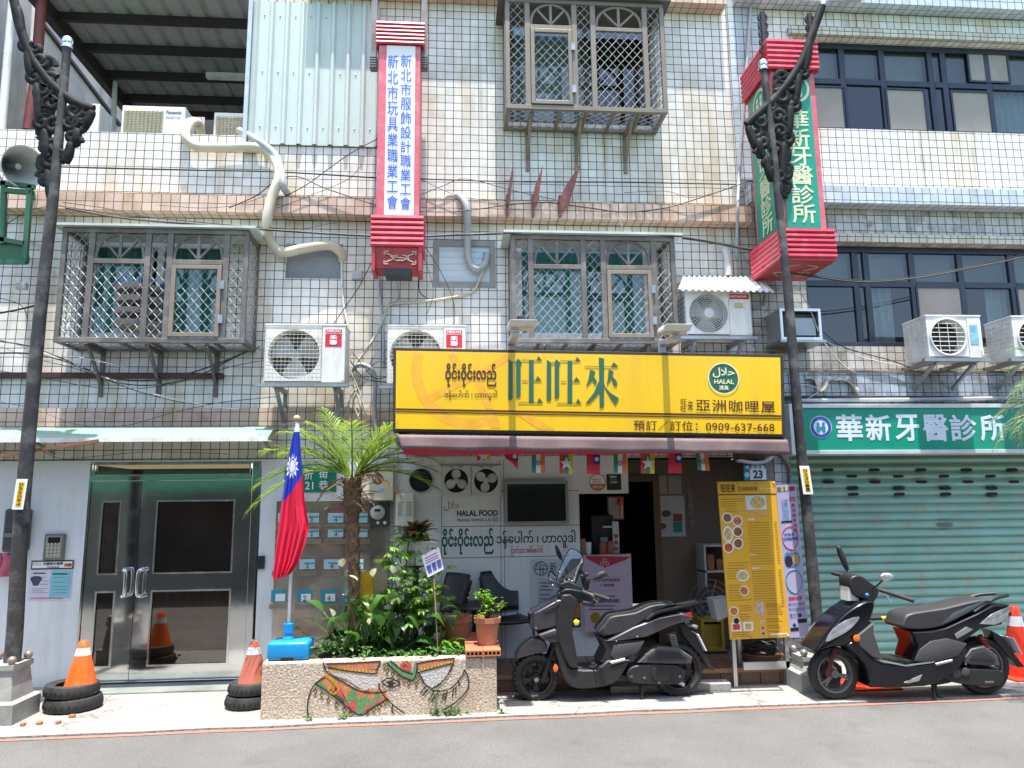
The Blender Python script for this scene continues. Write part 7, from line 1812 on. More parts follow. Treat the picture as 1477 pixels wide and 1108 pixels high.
# ================================================================ scooters
def inset_poly(pts, d):
    """shift a closed 2-D outline inwards by d along vertex normals"""
    n = len(pts); A2 = sum(pts[i][0] * pts[(i + 1) % n][1] - pts[(i + 1) % n][0] * pts[i][1] for i in range(n)); sg = 1 if A2 > 0 else -1
    out = []
    for i in range(n):
        p0, p1, p2 = V(pts[i - 1]), V(pts[i]), V(pts[(i + 1) % n])
        e1, e2 = (p1 - p0).normalized(), (p2 - p1).normalized()
        n1, n2 = V((-e1.y, e1.x)) * sg, V((-e2.y, e2.x)) * sg
        b = n1 + n2
        if b.length < 1e-6: b = n1
        b = b.normalized(); k = min(1.25, 1 / max(.35, b.dot(n1)))
        out.append(p1 + b * d * k)
    return out
class Scooter:
    def __init__(s, name, label, ox, oy, sc, Yc, group):
        s.ox, s.oy, s.sc, s.Yc = ox, oy, sc, Yc
        p = s.P(600, 1000); s.t = thing(name, label, 'scooter', (p.x, Yc, GZ), 0, group)
    def P(s, x, y, dy=0.0): return at(s.ox + x / s.sc, s.oy + y / s.sc, s.Yc + dy)
    def C(s, x, y, dy=0.0):
        p = s.P(x, y); p.y += dy; return p
    def shell(s, name, pts, hw, m, rnd_=.03, par=None, smooth_pts=2, crown=None, dy=0.0, mirror=False):
        """rounded shell: outline in photo pixels, swept over the width with a rounded rim"""
        P2 = [s.C(x, y) for x, y in pts]
        if smooth_pts: P2 = catmull(P2, smooth_pts, True)
        q = [(p.x, p.z) for p in P2]
        nseg = 5
        # lay: inset, y from outer face to full outline
        lay = [(rnd_ * .5 * (1 - sin(PI / 2 * k / nseg)), -hw + rnd_ * (1 - cos(PI / 2 * k / nseg))) for k in range(nseg + 1)]
        lay = lay + [(i_, -y_) for i_, y_ in reversed(lay)]
        mb = MB(); n = len(q); vs = []
        for ins, y in lay:
            r_ = inset_poly(q, ins) if ins > 1e-5 else [V(v) for v in q]
            vs += [V((v[0], s.Yc + dy + y, v[1])) for v in r_]
        fs = []
        for j in range(len(lay) - 1):
            for i in range(n): fs.append((j * n + i, j * n + (i + 1) % n, (j + 1) * n + (i + 1) % n, (j + 1) * n + i))
        fs.append(tuple(range(n))); fs.append(tuple(range(len(lay) * n - 1, (len(lay) - 1) * n - 1, -1)))
        mb.add(vs, fs)
        return mb.build(name, m, par or s.t, smooth=42, wn=True)
    def plate(s, name, pts, dy, m, th=.006, par=None, smooth_pts=0, bevel=.002):
        P2 = [s.C(x, y, dy) for x, y in pts]
        if smooth_pts: P2 = catmull(P2, smooth_pts, True)
        return MB().prism(P2, (0, -th, 0)).build(name, m, par or s.t, bevel=bevel, smooth=35)
    def bar(s, name, pts, r, m, par=None, n=10, k=5):
        P2 = [s.C(*p) for p in pts]
        return MB().tube(catmull(P2, k) if len(P2) > 2 else P2, r, n).build(name, m, par or s.t, smooth=60)
    def wheel(s, cx, cy, R_, w, spokes, rim_m, block=False, drum=False):
        c = s.C(cx, cy); rr = (s.C(cx + R_, cy) - c).length
        c.z = GZ + rr - .004
        M = MT(c) @ Matrix.Rotation(-PI / 2, 4, 'X')
        rim = rr * .73
        m = MB(); prof = [(rim, -w * .36), (rim + (rr - rim) * .35, -w * .5), (rim + (rr - rim) * .8, -w * .46), (rr - .004, -w * .26), (rr, 0), (rr - .004, w * .26), (rim + (rr - rim) * .8, w * .46), (rim + (rr - rim) * .35, w * .5), (rim, w * .36)]
        m.lathe(prof, M, 56)
        nb_ = 26 if block else 34
        for k in range(nb_):
            a = 2 * PI * k / nb_
            for sgn in (-1, 1):
                pt = lambda da, z, rr_: M @ V((rr_ * cos(a + da), rr_ * sin(a + da), z))
                if block:
                    o_ = .5 * (2 * PI / nb_) if sgn > 0 else 0
                    m.beam(pt(o_, sgn * w * .12, rr), pt(o_, sgn * w * .44, rr - .014), .03, .022)
                else: m.tube([pt(0, 0, rr + .001), pt(sgn * .05, sgn * w * .2, rr - .001), pt(sgn * .12, sgn * w * .4, rr - .012)], .0028, 4, 1)
        ty = m.build('tyre', [M_rubber, M_dark], s.t, smooth=35)
        wl_ = bpy.data.objects.new('wheel', None)
        m = MB(); m.lathe([(rim + .004, -w * .38), (rim - .012, -w * .4), (rim - .022, -w * .25), (rim - .03, 0), (rim - .022, w * .25), (rim - .012, w * .4), (rim + .004, w * .38)], M, 48)
        m.lathe([(.001, -w * .42), (.035, -w * .42), (.04, -w * .2), (.04, w * .3), (.001, w * .3)], M, 20)
        for k in range(spokes):
            a = 2 * PI * k / spokes + .3
            for da in (-.12, .12):
                m.beam(M @ V((.03 * cos(a), .03 * sin(a), -w * .1)), M @ V(((rim - .02) * cos(a + da), (rim - .02) * sin(a + da), -w * .12)), .018, .022)
        r_ = m.build('rim', rim_m, ty, smooth=40)
        m = MB(); m.lathe([(rim * .36, w * .2), (rim * .62, w * .2), (rim * .62, w * .24), (rim * .36, w * .24), (rim * .36, w * .2)], M, 32)
        if not drum: m.build('brake_disc', M_engine, ty, smooth=30)
        bpy.data.objects.remove(wl_)
        return c, rr
M_mgrey = mat('matt_grey_paint', (.11, .105, .125), .3, .75, var=.08, scale=3, coat=.3, dirt=(.16, .15, .14), dirt_amt=.25, dscale=5)
M_mdark = mat('dark_grey_plastic', (.019, .02, .022), .5, .0, var=.12, scale=8, bump=.04, bscale=200)
M_seat = mat('black_vinyl_seat', (.036, .036, .038), .5, var=.1, bump=.15, bscale=160)
M_gloss = mat('gloss_black_paint', (.004, .005, .01), .16, .0, var=.1, spec=.3, coat=.35, rvar=.03, dirt=(.05, .048, .045), dirt_amt=.2, dscale=6)
M_sgrey = mat('satin_grey_plastic', (.062, .061, .063), .5, var=.08, bump=.06, bscale=150)
M_lens = mat('clear_lens', (.5, .53, .57), .08, .6, var=.35, scale=14, coat=1.0)
M_redl = mat('red_lens', (.35, .01, .015), .15, var=.1, coat=1.0)
M_orl = mat('amber_reflector', (.75, .16, .01), .2, var=.1, coat=.8)
G_screen = glass_mat('smoked_screen', (.42, .43, .44), .10)
M_plate_w = mat('licence_plate', (.6, .62, .66), .45)
M_engine = mat('cast_engine_grey', (.034, .035, .038), .5, .4, var=.15, scale=10)
def mirror(sc, name, outline, dy, stem, face=None):
    P2 = catmull([sc.P(x, y, dy) for x, y in outline], 4, True)
    m = MB(); n = len(P2); ce = sum(P2, V()) / n
    lay = [(.75, -.012), (.97, -.004), (1.0, .006), (.9, .026), (.5, .04)]
    vs = [ce + (p - ce) * k + V((0, y, 0)) for k, y in lay for p in P2]
    fs = [(j * n + i, j * n + (i + 1) % n, (j + 1) * n + (i + 1) % n, (j + 1) * n + i) for j in range(len(lay) - 1) for i in range(n)] + [tuple(range(n)), tuple(range(5 * n - 1, 4 * n - 1, -1))]
    m.add(vs, fs); o = m.build(name, face or M_mdark, sc.t, smooth=60)
    MB().tube(catmull([sc.P(*p) for p in stem], 5), .008, 8).build('stem', M_black, o, smooth=60)
    return o
# ---- matt grey scooter in front of the counter
a = Scooter('scooter', 'matt grey scooter with a smoked windscreen and knobbly tyres, parked before the pink poster', 700, 758, 4.103, -1.08, 'parked motor scooters')
M_rimd = mat('black_rim', (.03, .03, .032), .35, .4); a.wheel(296, 899, 130, .13, 5, M_rimd, True); a.wheel(1133, 889, 146, .14, 5, M_rimd, True)
a.bar('fork', [(405, 700, -.07), (330, 915, -.08)], .021, M_engine); a.bar('fork', [(405, 700, .07), (330, 915, .08)], .021, M_engine)
a.shell('front_fender', [(174, 762), (205, 705), (280, 655), (345, 672), (362, 735), (300, 752), (225, 772), (182, 784)], .075, M_mgrey, .03)
a.shell('side_apron', [(385, 650), (455, 640), (470, 780), (500, 822), (640, 826), (700, 775), (830, 768), (822, 800), (770, 890), (690, 930), (560, 946), (490, 930), (440, 870), (408, 770)], .17, M_mdark, .045)
a.shell('leg_shield', [(440, 395), (525, 425), (512, 520), (500, 620), (532, 800), (480, 812), (430, 705), (400, 600)], .19, M_black, .035)
nose = a.shell('nose_cowl', [(272, 500), (300, 486), (420, 420), (472, 440), (448, 520), (412, 590), (340, 604), (290, 612), (268, 598)], .16, M_mgrey, .05, smooth_pts=1)
a.shell('headlight', [(256, 512), (276, 503), (286, 600), (262, 602)], .12, mat('dark_lens', (.05, .055, .06), .1, coat=1.0), .02, smooth_pts=1)
a.plate('cowl_slot', [(328, 498), (424, 450), (415, 474), (352, 512)], -.161, M_black, .004, nose); a.plate('cowl_slot', [(328, 498), (424, 450), (415, 474), (352, 512)], .165, M_black, .004, nose)
a.shell('lower_cowl', [(302, 628), (395, 592), (440, 616), (462, 665), (385, 676), (322, 655)], .18, M_sgrey, .035, smooth_pts=1)
a.plate('cowl_rib', [(330, 632), (400, 615), (415, 640), (345, 652)], -.181, M_mdark, .006)
a.plate('reflector', [(386, 818), (398, 795), (414, 812), (410, 838), (392, 840)], -.172, M_orl, .014, smooth_pts=2)
a.shell('side_cover', [(735, 640), (850, 582), (1000, 525), (1130, 500), (1184, 512), (1200, 545), (1080, 580), (930, 648), (760, 672), (690, 668)], .165, M_mgrey, .05, smooth_pts=1)
a.shell('lower_cover', [(650, 640), (700, 660), (924, 660), (890, 735), (760, 800), (655, 792), (690, 720)], .15, M_mdark, .035, smooth_pts=1)
a.plate('cover_panel', [(740, 690), (915, 668), (872, 738), (745, 770), (718, 750)], -.151, M_sgrey, .012, bevel=.004)
a.shell('seat', [(655, 618), (690, 570), (720, 528), (780, 514), (870, 500), (950, 462), (1050, 448), (1110, 455), (1010, 492), (910, 556), (820, 612), (700, 640)], .145, M_seat, .035, smooth_pts=2)
a.bar('grab_rail', [(930, 545, -.15), (990, 500, -.16), (1110, 476, -.13), (1238, 446, -.1)], .016, M_black); a.bar('grab_rail', [(930, 545, .15), (990, 500, .16), (1110, 476, .13), (1238, 446, .1)], .016, M_black)
a.shell('rack_plate', [(1110, 462), (1236, 438), (1242, 452), (1120, 482)], .1, M_black, .012, smooth_pts=0)
a.plate('tail_lamp', [(1148, 512), (1188, 500), (1200, 528), (1160, 540)], -.13, M_redl, .03, bevel=.006); a.shell('tail_cowl', [(1130, 506), (1190, 498), (1212, 542), (1150, 562)], .12, M_black, .02, smooth_pts=1)
a.shell('rear_fender', [(1140, 575), (1182, 590), (1232, 650), (1290, 760), (1342, 852), (1310, 842), (1250, 752), (1160, 650)], .07, M_black, .015, smooth_pts=1)
lp = [(1216, 642), (1238, 628), (1280, 718), (1266, 738)]
p0, p1 = a.C(1228, 635), a.C(1274, 728)
m = MB(); m.prism([p0 + V((.006, -.13, 0)), p1 + V((.006, -.13, 0)), p1 + V((.006, .13, 0)), p0 + V((.006, .13, 0))], (.012, 0, .004)); m.build('licence_plate', M_plate_w, a.t)
a.bar('turn_signal', [(1185, 580, -.05), (1225, 588, -.13)], .018, M_lens); a.bar('turn_signal', [(1185, 580, .05), (1225, 588, .13)], .018, M_lens)
en = a.shell('engine_case', [(812, 850), (850, 812), (930, 800), (1100, 805), (1150, 845), (1142, 900), (1080, 922), (900, 916), (830, 900)], .09, M_engine, .03, smooth_pts=2, dy=-.07)
a.plate('clutch_cover', [(1010 + 55 * cos(k * PI / 8), 852 + 48 * sin(k * PI / 8)) for k in range(16)], -.16, M_mdark, .015, en, bevel=.004)
for x, y in ((840, 870), (915, 878), (1000, 905), (1120, 870)): a.plate('case_bolt', [(x + 8 * cos(k * PI / 4), y + 8 * sin(k * PI / 4)) for k in range(8)], -.16, M_steel, .006, en, bevel=0)
a.shell('air_box', [(876, 792), (955, 718), (1005, 698), (1120, 708), (1196, 760), (1190, 798), (1040, 800)], .075, M_sgrey, .03, smooth_pts=1, dy=-.09)
a.plate('air_box_rib', [(930, 765), (990, 722), (1110, 730), (1165, 765), (1020, 775)], -.166, M_mdark, .006)
a.bar('shock_absorber', [(1082, 615, -.1), (1106, 715, -.1)], .03, M_engine)
m = MB(); pa, pb = a.C(1084, 625, -.1), a.C(1104, 708, -.1)
m.tube([pa.lerp(pb, k / 60) + V((.034 * cos(k * .75), .034 * sin(k * .75), 0)) for k in range(61)], .006, 5); m.build('spring', M_steel, a.t, smooth=60)
a.shell('crank_block', [(590, 880), (700, 868), (830, 870), (850, 912), (760, 915), (610, 918)], .08, M_black, .02, smooth_pts=1)
a.bar('foot_peg', [(720, 790, -.17), (800, 770, -.17)], .014, M_alu); a.bar('side_stand', [(915, 925, -.1), (900, 1055, -.14)], .014, M_black)
a.bar('centre_stand', [(905, 930, -.06), (912, 990, -.1), (890, 1062, -.16)], .016, M_black); a.bar('centre_stand', [(925, 1030, -.08), (960, 1052, -.12), (1020, 1056, -.14)], .012, M_black)
a.shell('handlebar_cover', [(440, 388), (470, 365), (530, 372), (620, 398), (612, 448), (560, 452), (480, 425)], .12, M_black, .03, smooth_pts=2)
a.bar('hand_guard', [(560, 380, -.2), (610, 402, -.26), (604, 440, -.25), (560, 440, -.2)], .022, M_mdark)
a.bar('grip', [(560, 375, -.18), (690, 410, -.36)], .019, M_rubber); a.bar('grip', [(520, 370, .1), (500, 330, .36)], .019, M_rubber)
a.bar('brake_lever', [(580, 392, -.22), (630, 432, -.32)], .007, M_black); a.bar('handlebar', [(480, 385, .1), (540, 380, 0), (600, 392, -.22)], .014, M_black)
scr = [(418, 345), (440, 262), (470, 190), (502, 140), (548, 152), (580, 200), (560, 270), (532, 345), (490, 378), (445, 372)]
m = MB(); P2 = catmull([a.P(x, y, -.02) for x, y in scr], 4, True)
ce = sum(P2, V()) / len(P2)
nP = len(P2)
rings_ = [1.0, .75, .5, .25]
vs = [ce + (p - ce) * k + V((0, -.05 * (1 - k * k), 0)) for k in rings_ for p in P2]
m.add(vs + [ce + V((0, -.05, 0))], [(j * nP + i, j * nP + (i + 1) % nP, (j + 1) * nP + (i + 1) % nP, (j + 1) * nP + i) for j in range(3) for i in range(nP)] + [(3 * nP + i, 3 * nP + (i + 1) % nP, 4 * nP) for i in range(nP)])
m.build('windscreen', G_screen, a.t, smooth=180, fix=False)
m = MB(); m.tube([p for p in P2], .005, 6, closed=True); m.build('screen_edge', M_mdark, a.t, smooth=60)
for x, y in ((400, 355), (440, 275), (470, 330), (495, 322), (512, 330), (484, 362)): MB().sphere(a.P(x, y, -.07), .009, 8, 6).build('screen_bolt', M_chrome, a.t, smooth=60)
a.shell('instrument_housing', [(425, 345), (480, 320), (560, 355), (560, 385), (470, 385)], .1, M_black, .02, smooth_pts=1)
mirror(a, 'mirror', [(414, 122), (424, 118), (446, 160), (456, 195), (440, 200), (420, 165)], .3, [(452, 200, .3), (475, 250, .25), (500, 350, .12)])
mirror(a, 'mirror', [(640, 312), (668, 280), (705, 270), (722, 284), (706, 305), (665, 318)], -.28, [(648, 312, -.28), (600, 330, -.24), (590, 380, -.2)])
a.shell('phone_mount', [(556, 268), (572, 262), (612, 350), (606, 384), (584, 372)], .04, M_black, .01, smooth_pts=0)
for x, y, r_ in ((600, 290, .02), (572, 300, .018), (610, 330, .02)): MB().sphere(a.P(x, y, -.1), r_, 10, 8).build('switch', M_black, a.t, smooth=60)
a.plate('key_tag', [(500, 548), (515, 533), (536, 545), (530, 568), (510, 572)], -.2, mat('yellow_tag', (.75, .65, .02), .4), .012)
a.bar('brake_hose', [(545, 380, -.05), (400, 330, -.1), (372, 300, -.05), (385, 270, 0), (420, 300, 0)], .008, M_black); a.bar('brake_hose', [(430, 390, -.1), (400, 450, -.17), (415, 520, -.18)], .006, M_black)
for k in range(7): a.plate('side_marking', [(808 + k * 10, 652 - k * 1.5), (815 + k * 10, 651 - k * 1.5), (815 + k * 10, 644 - k * 1.5), (808 + k * 10, 645 - k * 1.5)], -.166, M_ink, .002, bevel=0)
for x, y in ((752, 665), (925, 742), (1015, 722), (1120, 728), (875, 637), (290, 590), (420, 640)): MB().sphere(a.C(x, y, -.168 if x > 300 and x < 900 else -.16), .006, 8, 6).build('screw', M_chrome, a.t, smooth=60)
a.bar('hub_bolt', [(296, 899, -.09), (296, 899, -.1)], .02, M_steel); a.bar('hub_nut', [(1100, 905, -.05), (1165, 935, -.06)], .02, M_alu)
# ---- gloss black scooter before the shutter
b = Scooter('scooter', 'glossy black scooter with a clear headlight, parked before the green roller shutter', 1020, 680, 3.232, -1.38, 'parked motor scooters')
b.wheel(587, 952, 110, .11, 3, mat('dark_rim', (.2, .2, .21), .4, .6)); b.wheel(1277, 940, 122, .12, 3, mat('dark_rim', (.2, .2, .21), .4, .6))
M_redf = mat('dull_red_fork', (.13, .03, .028), .45, .3)
b.bar('fork', [(575, 820, -.07), (538, 945, -.08)], .018, M_redf); b.bar('fork', [(575, 820, .07), (538, 945, .08)], .018, M_redf)
b.shell('front_fender', [(505, 842), (560, 815), (620, 822), (672, 850), (690, 885), (640, 852), (565, 846)], .06, M_black, .012)
b.shell('front_apron', [(466, 822), (500, 770), (545, 705), (610, 640), (695, 592), (738, 600), (728, 655), (700, 715), (660, 770), (600, 802), (555, 802), (500, 818)], .17, M_gloss, .05)
b.plate('headlight', [(508, 778), (540, 722), (600, 680), (662, 664), (640, 700), (600, 735), (550, 762)], -.168, M_lens, .012, smooth_pts=2, bevel=.004); b.plate('headlight', [(508, 778), (540, 722), (600, 680), (662, 664), (640, 700), (600, 735), (550, 762)], .18, M_lens, .012, smooth_pts=2, bevel=.004)
b.shell('leg_shield', [(640, 755), (725, 690), (728, 740), (765, 862), (720, 850), (660, 800)], .19, M_sgrey, .03, smooth_pts=1)
b.shell('floor_body', [(600, 795), (655, 770), (700, 830), (765, 874), (870, 888), (990, 872), (1075, 850), (1150, 800), (1125, 895), (1030, 958), (960, 984), (722, 990), (712, 962), (690, 885), (640, 830)], .18, M_gloss, .05)
b.plate('sill_strip', [(660, 770), (760, 868), (870, 890), (1000, 872), (1000, 866), (870, 882), (764, 860), (668, 766)], -.176, M_alu, .008)
b.shell('floor_mat', [(745, 862), (900, 878), (905, 866), (765, 858)], .15, M_black, .006, smooth_pts=0)
b.plate('lower_flash', [(860, 962), (945, 925), (930, 955), (880, 966)], -.181, M_alu, .005)
b.plate('reflector', [(643 + 15 * cos(k * PI / 8), 760 + 16 * sin(k * PI / 8)) for k in range(16)], -.19, M_orl, .014, bevel=.003)
b.shell('handlebar_cover', [(636, 500), (662, 478), (700, 484), (735, 512), (775, 548), (748, 606), (700, 590), (652, 568)], .11, M_black, .035)
b.shell('steering_neck', [(640, 515), (660, 520), (690, 600), (640, 600)], .08, M_white, .015, smooth_pts=0)
b.bar('grip', [(770, 545, -.12), (862, 582, -.33)], .019, M_rubber); b.bar('grip', [(700, 500, .1), (670, 490, .34)], .019, M_rubber); b.bar('brake_lever', [(785, 560, -.16), (800, 600, -.2)], .007, M_chrome)
MB().sphere(b.P(745, 577, -.14), .018, 10, 8).build('key_switch', mat('blue_badge', (.02, .2, .5), .3), b.t, smooth=60)
mirror(b, 'mirror', [(606, 352), (620, 350), (648, 405), (662, 462), (648, 462), (618, 400)], .3, [(658, 462, .3), (662, 480, .25), (680, 495, .15)])
mirror(b, 'mirror', [(806, 490), (825, 474), (852, 474), (870, 490), (858, 508), (825, 514)], -.28, [(815, 510, -.28), (795, 530, -.2), (770, 545, -.12)], M_lens)
b.shell('under_seat', [(905, 735), (1000, 728), (1060, 714), (1200, 650), (1275, 608), (1355, 612), (1342, 660), (1318, 705), (1225, 722), (1130, 792), (1000, 862), (915, 868), (932, 800)], .165, M_gloss, .045, smooth_pts=1)
b.plate('grey_panel', [(912, 864), (935, 812), (985, 775), (1060, 762), (1150, 786), (1110, 842), (985, 872)], -.168, M_sgrey, .016, smooth_pts=1, bevel=.005)
b.plate('emblem_panel', [(1095, 745), (1150, 710), (1180, 722), (1130, 752), (1105, 765)], -.168, mat('silver_trim', (.4, .41, .43), .3, .7), .008, smooth_pts=1)
b.shell('seat', [(868, 720), (870, 690), (890, 655), (960, 640), (1060, 625), (1160, 600), (1250, 584), (1275, 600), (1200, 640), (1110, 682), (1055, 712), (960, 728)], .15, M_seat, .04)
b.plate('seat_side', [(1045, 700), (1100, 648), (1180, 615), (1255, 590), (1180, 640), (1100, 682)], -.146, mat('grey_blue_vinyl', (.06, .075, .1), .5), .006)
b.plate('tail_lens', [(1212, 698), (1262, 655), (1352, 615), (1336, 680), (1280, 702)], -.16, M_lens, .012, bevel=.004); b.plate('tail_lens', [(1212, 698), (1262, 655), (1352, 615), (1336, 680), (1280, 702)], .172, M_lens, .012, bevel=.004)
b.bar('grab_rail', [(1195, 645, -.14), (1285, 590, -.13), (1372, 574, -.08)], .015, M_black); b.bar('grab_rail', [(1195, 645, .14), (1285, 590, .13), (1372, 574, .08)], .015, M_black)
b.shell('rear_fender', [(1300, 735), (1360, 768), (1410, 845), (1456, 906), (1428, 906), (1368, 842), (1318, 785)], .07, M_black, .014, smooth_pts=1)
b.bar('shock_absorber', [(1236, 755, -.1), (1302, 880, -.1)], .022, M_redf)
m = MB(); pa, pb = b.C(1240, 762, -.1), b.C(1298, 872, -.1); m.tube([pa.lerp(pb, k / 70) + V((.03 * cos(k * .72), .03 * sin(k * .72), 0)) for k in range(71)], .006, 5); m.build('spring', mat('red_spring', (.3, .03, .03), .4, .2), b.t, smooth=60)
en = b.shell('engine_case', [(1030, 905), (1065, 892), (1140, 902), (1300, 905), (1332, 930), (1325, 972), (1270, 986), (1140, 976), (1060, 952)], .09, M_engine, .03, dy=-.06)
m = MB(); text_into(m, 'KYMCO', b.C(1240, 968, -.155), XU, ZU, h=.018, bold=.03); m.build('lettering', M_alu, en)
for x, y in ((1150, 918), (1110, 925)): b.plate('case_ring', [(x + 20 * cos(k * PI / 8), y + 20 * sin(k * PI / 8)) for k in range(16)], -.15, M_sgrey, .01, en, bevel=.002)
b.shell('air_box', [(1138, 872), (1178, 812), (1240, 800), (1300, 842), (1314, 892), (1180, 886)], .075, M_sgrey, .025, smooth_pts=1, dy=-.08)
b.plate('air_box_rib', [(1165, 862), (1195, 828), (1240, 822), (1280, 850), (1285, 872)], -.156, M_mdark, .006)
b.shell('crank_block', [(980, 960), (1050, 945), (1140, 968), (1060, 990), (1000, 985)], .06, M_black, .015)
b.bar('centre_stand', [(1030, 970, -.06), (1018, 1064, -.14)], .015, M_black); b.bar('centre_stand', [(1050, 975, -.04), (1052, 1040, -.1), (1180, 1082, -.14)], .013, M_black)
b.bar('foot_peg', [(1005, 880, -.18), (1080, 862, -.18)], .013, M_alu); b.shell('muffler', [(1100, 930), (1300, 920), (1360, 900), (1362, 940), (1300, 962), (1110, 962)], .05, M_engine, .03, dy=.16)
a_plate = b.C(1400, 800); m = MB(); m.prism([a_plate + V((-.03, -.12, .06)), a_plate + V((.03, -.12, -.08)), a_plate + V((.03, .12, -.08)), a_plate + V((-.03, .12, .06))], (.01, 0, .004)); m.build('licence_plate', M_plate_w, b.t)
# ================================================================ plants
L_palm = leaf_mat('palm_leaf', (.11, .24, .02), (.3, .42, .05), .4, .4)
L_palm2 = leaf_mat('dusty_palm_leaf', (.1, .17, .07), (.22, .3, .16), .5, .35)
L_lily = leaf_mat('lily_leaf', (.018, .075, .014), (.1, .23, .035), .36, .28)
L_shrub = leaf_mat('shrub_leaf', (.12, .28, .03), (.28, .46, .08), .45, .4)
L_cover = leaf_mat('cover_leaf', (.03, .11, .018), (.1, .24, .04), .45, .35)
L_bush = leaf_mat('bush_leaf', (.14, .36, .02), (.28, .5, .03), .4, .45)
L_croton = leaf_mat('croton_leaf', (.03, .1, .02), (.22, .06, .04), .25, .2)
L_spathe = leaf_mat('spathe', (.7, .7, .55), (.75, .72, .4), .5, .4)
L_dry = leaf_mat('dry_frond', (.35, .16, .04), (.4, .3, .12), .6, .25)
M_trunk = mat('palm_trunk', (.16, .1, .055), .9, var=.4, scale=14, bump=.8, bscale=45, dirt=(.05, .03, .02), dirt_amt=.7, dscale=12)
def frond(mb, rch, base, az, el, L_, droop, n=26, ll=.26, lw=.012, mi=0, q=rnd, side=None):
    h = V((cos(az), sin(az), 0)); sd = V((-sin(az), cos(az), 0))
    pts = []
    K = 14
    for i in range(K + 1):
        t = i / K
        pts.append(base + h * (L_ * (t * cos(el) + .25 * t * t * sin(el))) + V((0, 0, 1)) * (L_ * (sin(el) * t - droop * t * t)))
    rch.tube(pts, [.009 * (1 - .8 * i / K) + .0015 for i in range(K + 1)], 5, mi)
    for i in range(n):
        t = .12 + .86 * i / (n - 1); f = t * K; j = min(int(f), K - 1); p = pts[j].lerp(pts[j + 1], f - j); d = (pts[j + 1] - pts[j]).normalized()
        s2 = d.cross(V((0, 0, 1))); s2 = s2.normalized() if s2.length > .1 else sd
        nn = s2.cross(d).normalized()
        le = ll * (sin(PI * min(1, .18 + t * .8)) ** .6) * qu(.85, 1.1)
        for sg in (-1, 1):
            o = (s2 * sg * qu(.6, .85) + d * qu(.7, 1.0) + nn * qu(.1, .5)).normalized()
            wv = d.cross(o).cross(o).normalized() * lw
            p1 = p + o * le * .5 + V((0, 0, -.015)); p2 = p + o * le + V((0, 0, -.07 - .1 * q.random() * le))
            mb.add([p - wv * .4, p + wv * .4, p1 + wv, p1 - wv, p2], [(0, 1, 2, 3), (3, 2, 4)], mi)
YP = -1.02
cb_ = at(508, 690, YP); tb_ = at(512, 925, YP)
t = thing('palm_tree', 'small palm with a shaggy trunk and feathery fronds growing from the planter', 'palm', (tb_.x, YP, pz - .04))
m = MB(); tp = [V((tb_.x, YP, pz - .05)), at(511, 850, YP), at(510, 780, YP), at(509, 730, YP), at(508, 690, YP)]
tp2 = catmull(tp, 8); m.tube(tp2, [.054 + .01 * sin(i * 2.1) * (.5) + (.03 if i > 22 else 0) for i in range(len(tp2))], 14)
q = random.Random(3)
for i in range(150):
    k = i / 150; f = k * (len(tp2) - 1); j = min(int(f), len(tp2) - 2); p = tp2[j].lerp(tp2[j + 1], f - j); a_ = i * 2.4; r_ = .052 + (.03 if f > 22 else 0); o = V((cos(a_), sin(a_), 0)); s_ = V((-o.y, o.x, 0)); e_ = .016 + (.05 * q.random() if f > 21 else 0)
    m.add([p + o * r_ * .9 - s_ * .026, p + o * r_ * .9 + s_ * .026, p + o * (r_ + e_) + s_ * .006 + V((0, 0, .045)), p + o * (r_ + e_) - s_ * .006 + V((0, 0, .045))], [(0, 1, 2, 3)])
m.build('trunk', M_trunk, t, smooth=40, fix=False)
m = MB()
for i in range(40): a_ = q.random() * 2 * PI; o = V((cos(a_), sin(a_), 0)); p = cb_ + V((0, 0, qu(-.28, .02))) + o * .07; m.tube(catmull([p, p + o * .07 + V((0, 0, .03)), p + o * qu(.12, .22) + V((0, 0, qu(-.05, .08)))], 3), .004, 4)
m.build('trunk_fibre', mat('palm_fibre', (.22, .14, .07), .9, var=.3), t)
m = MB(); base = cb_ + V((0, 0, .02))
fr = [(PI * 1.0, .62, .92, .7), (PI * .93, .85, .85, .5), (PI * 1.06, 1.0, .85, .35), (PI * 1.1, .45, .9, .8), (.05, .85, .92, .6), (.12, .62, .85, .55), (-.1, 1.0, .85, .4), (.3, .4, .8, .55), (PI * .97, 1.1, .78, .3), (0, 1.2, .72, .2), (PI, 1.25, .75, .25)]
for i in range(6): fr.append((i * 2.399, qu(.7, 1.4), qu(.68, .92), qu(.15, .45)))
for az, el, L_, dr in fr: frond(m, m, base + V((.03 * cos(az), .03 * sin(az), 0)), az, el, L_, dr, 27, .3, .0065, 0, q)
m.build('fronds', L_palm, t, fix=False)
m = MB(); frond(m, m, base - V((0, 0, .05)), PI * 1.02, .7, .42, 1.4, 14, .12, .012, 0, q); frond(m, m, base - V((0, 0, .05)), -.25, .7, .55, .95, 16, .12, .01, 0, q); frond(m, m, base - V((0, 0, .04)), .2, 1.0, .36, .7, 8, .16, .014, 0, q)
m.build('dry_frond', L_dry, t, fix=False)
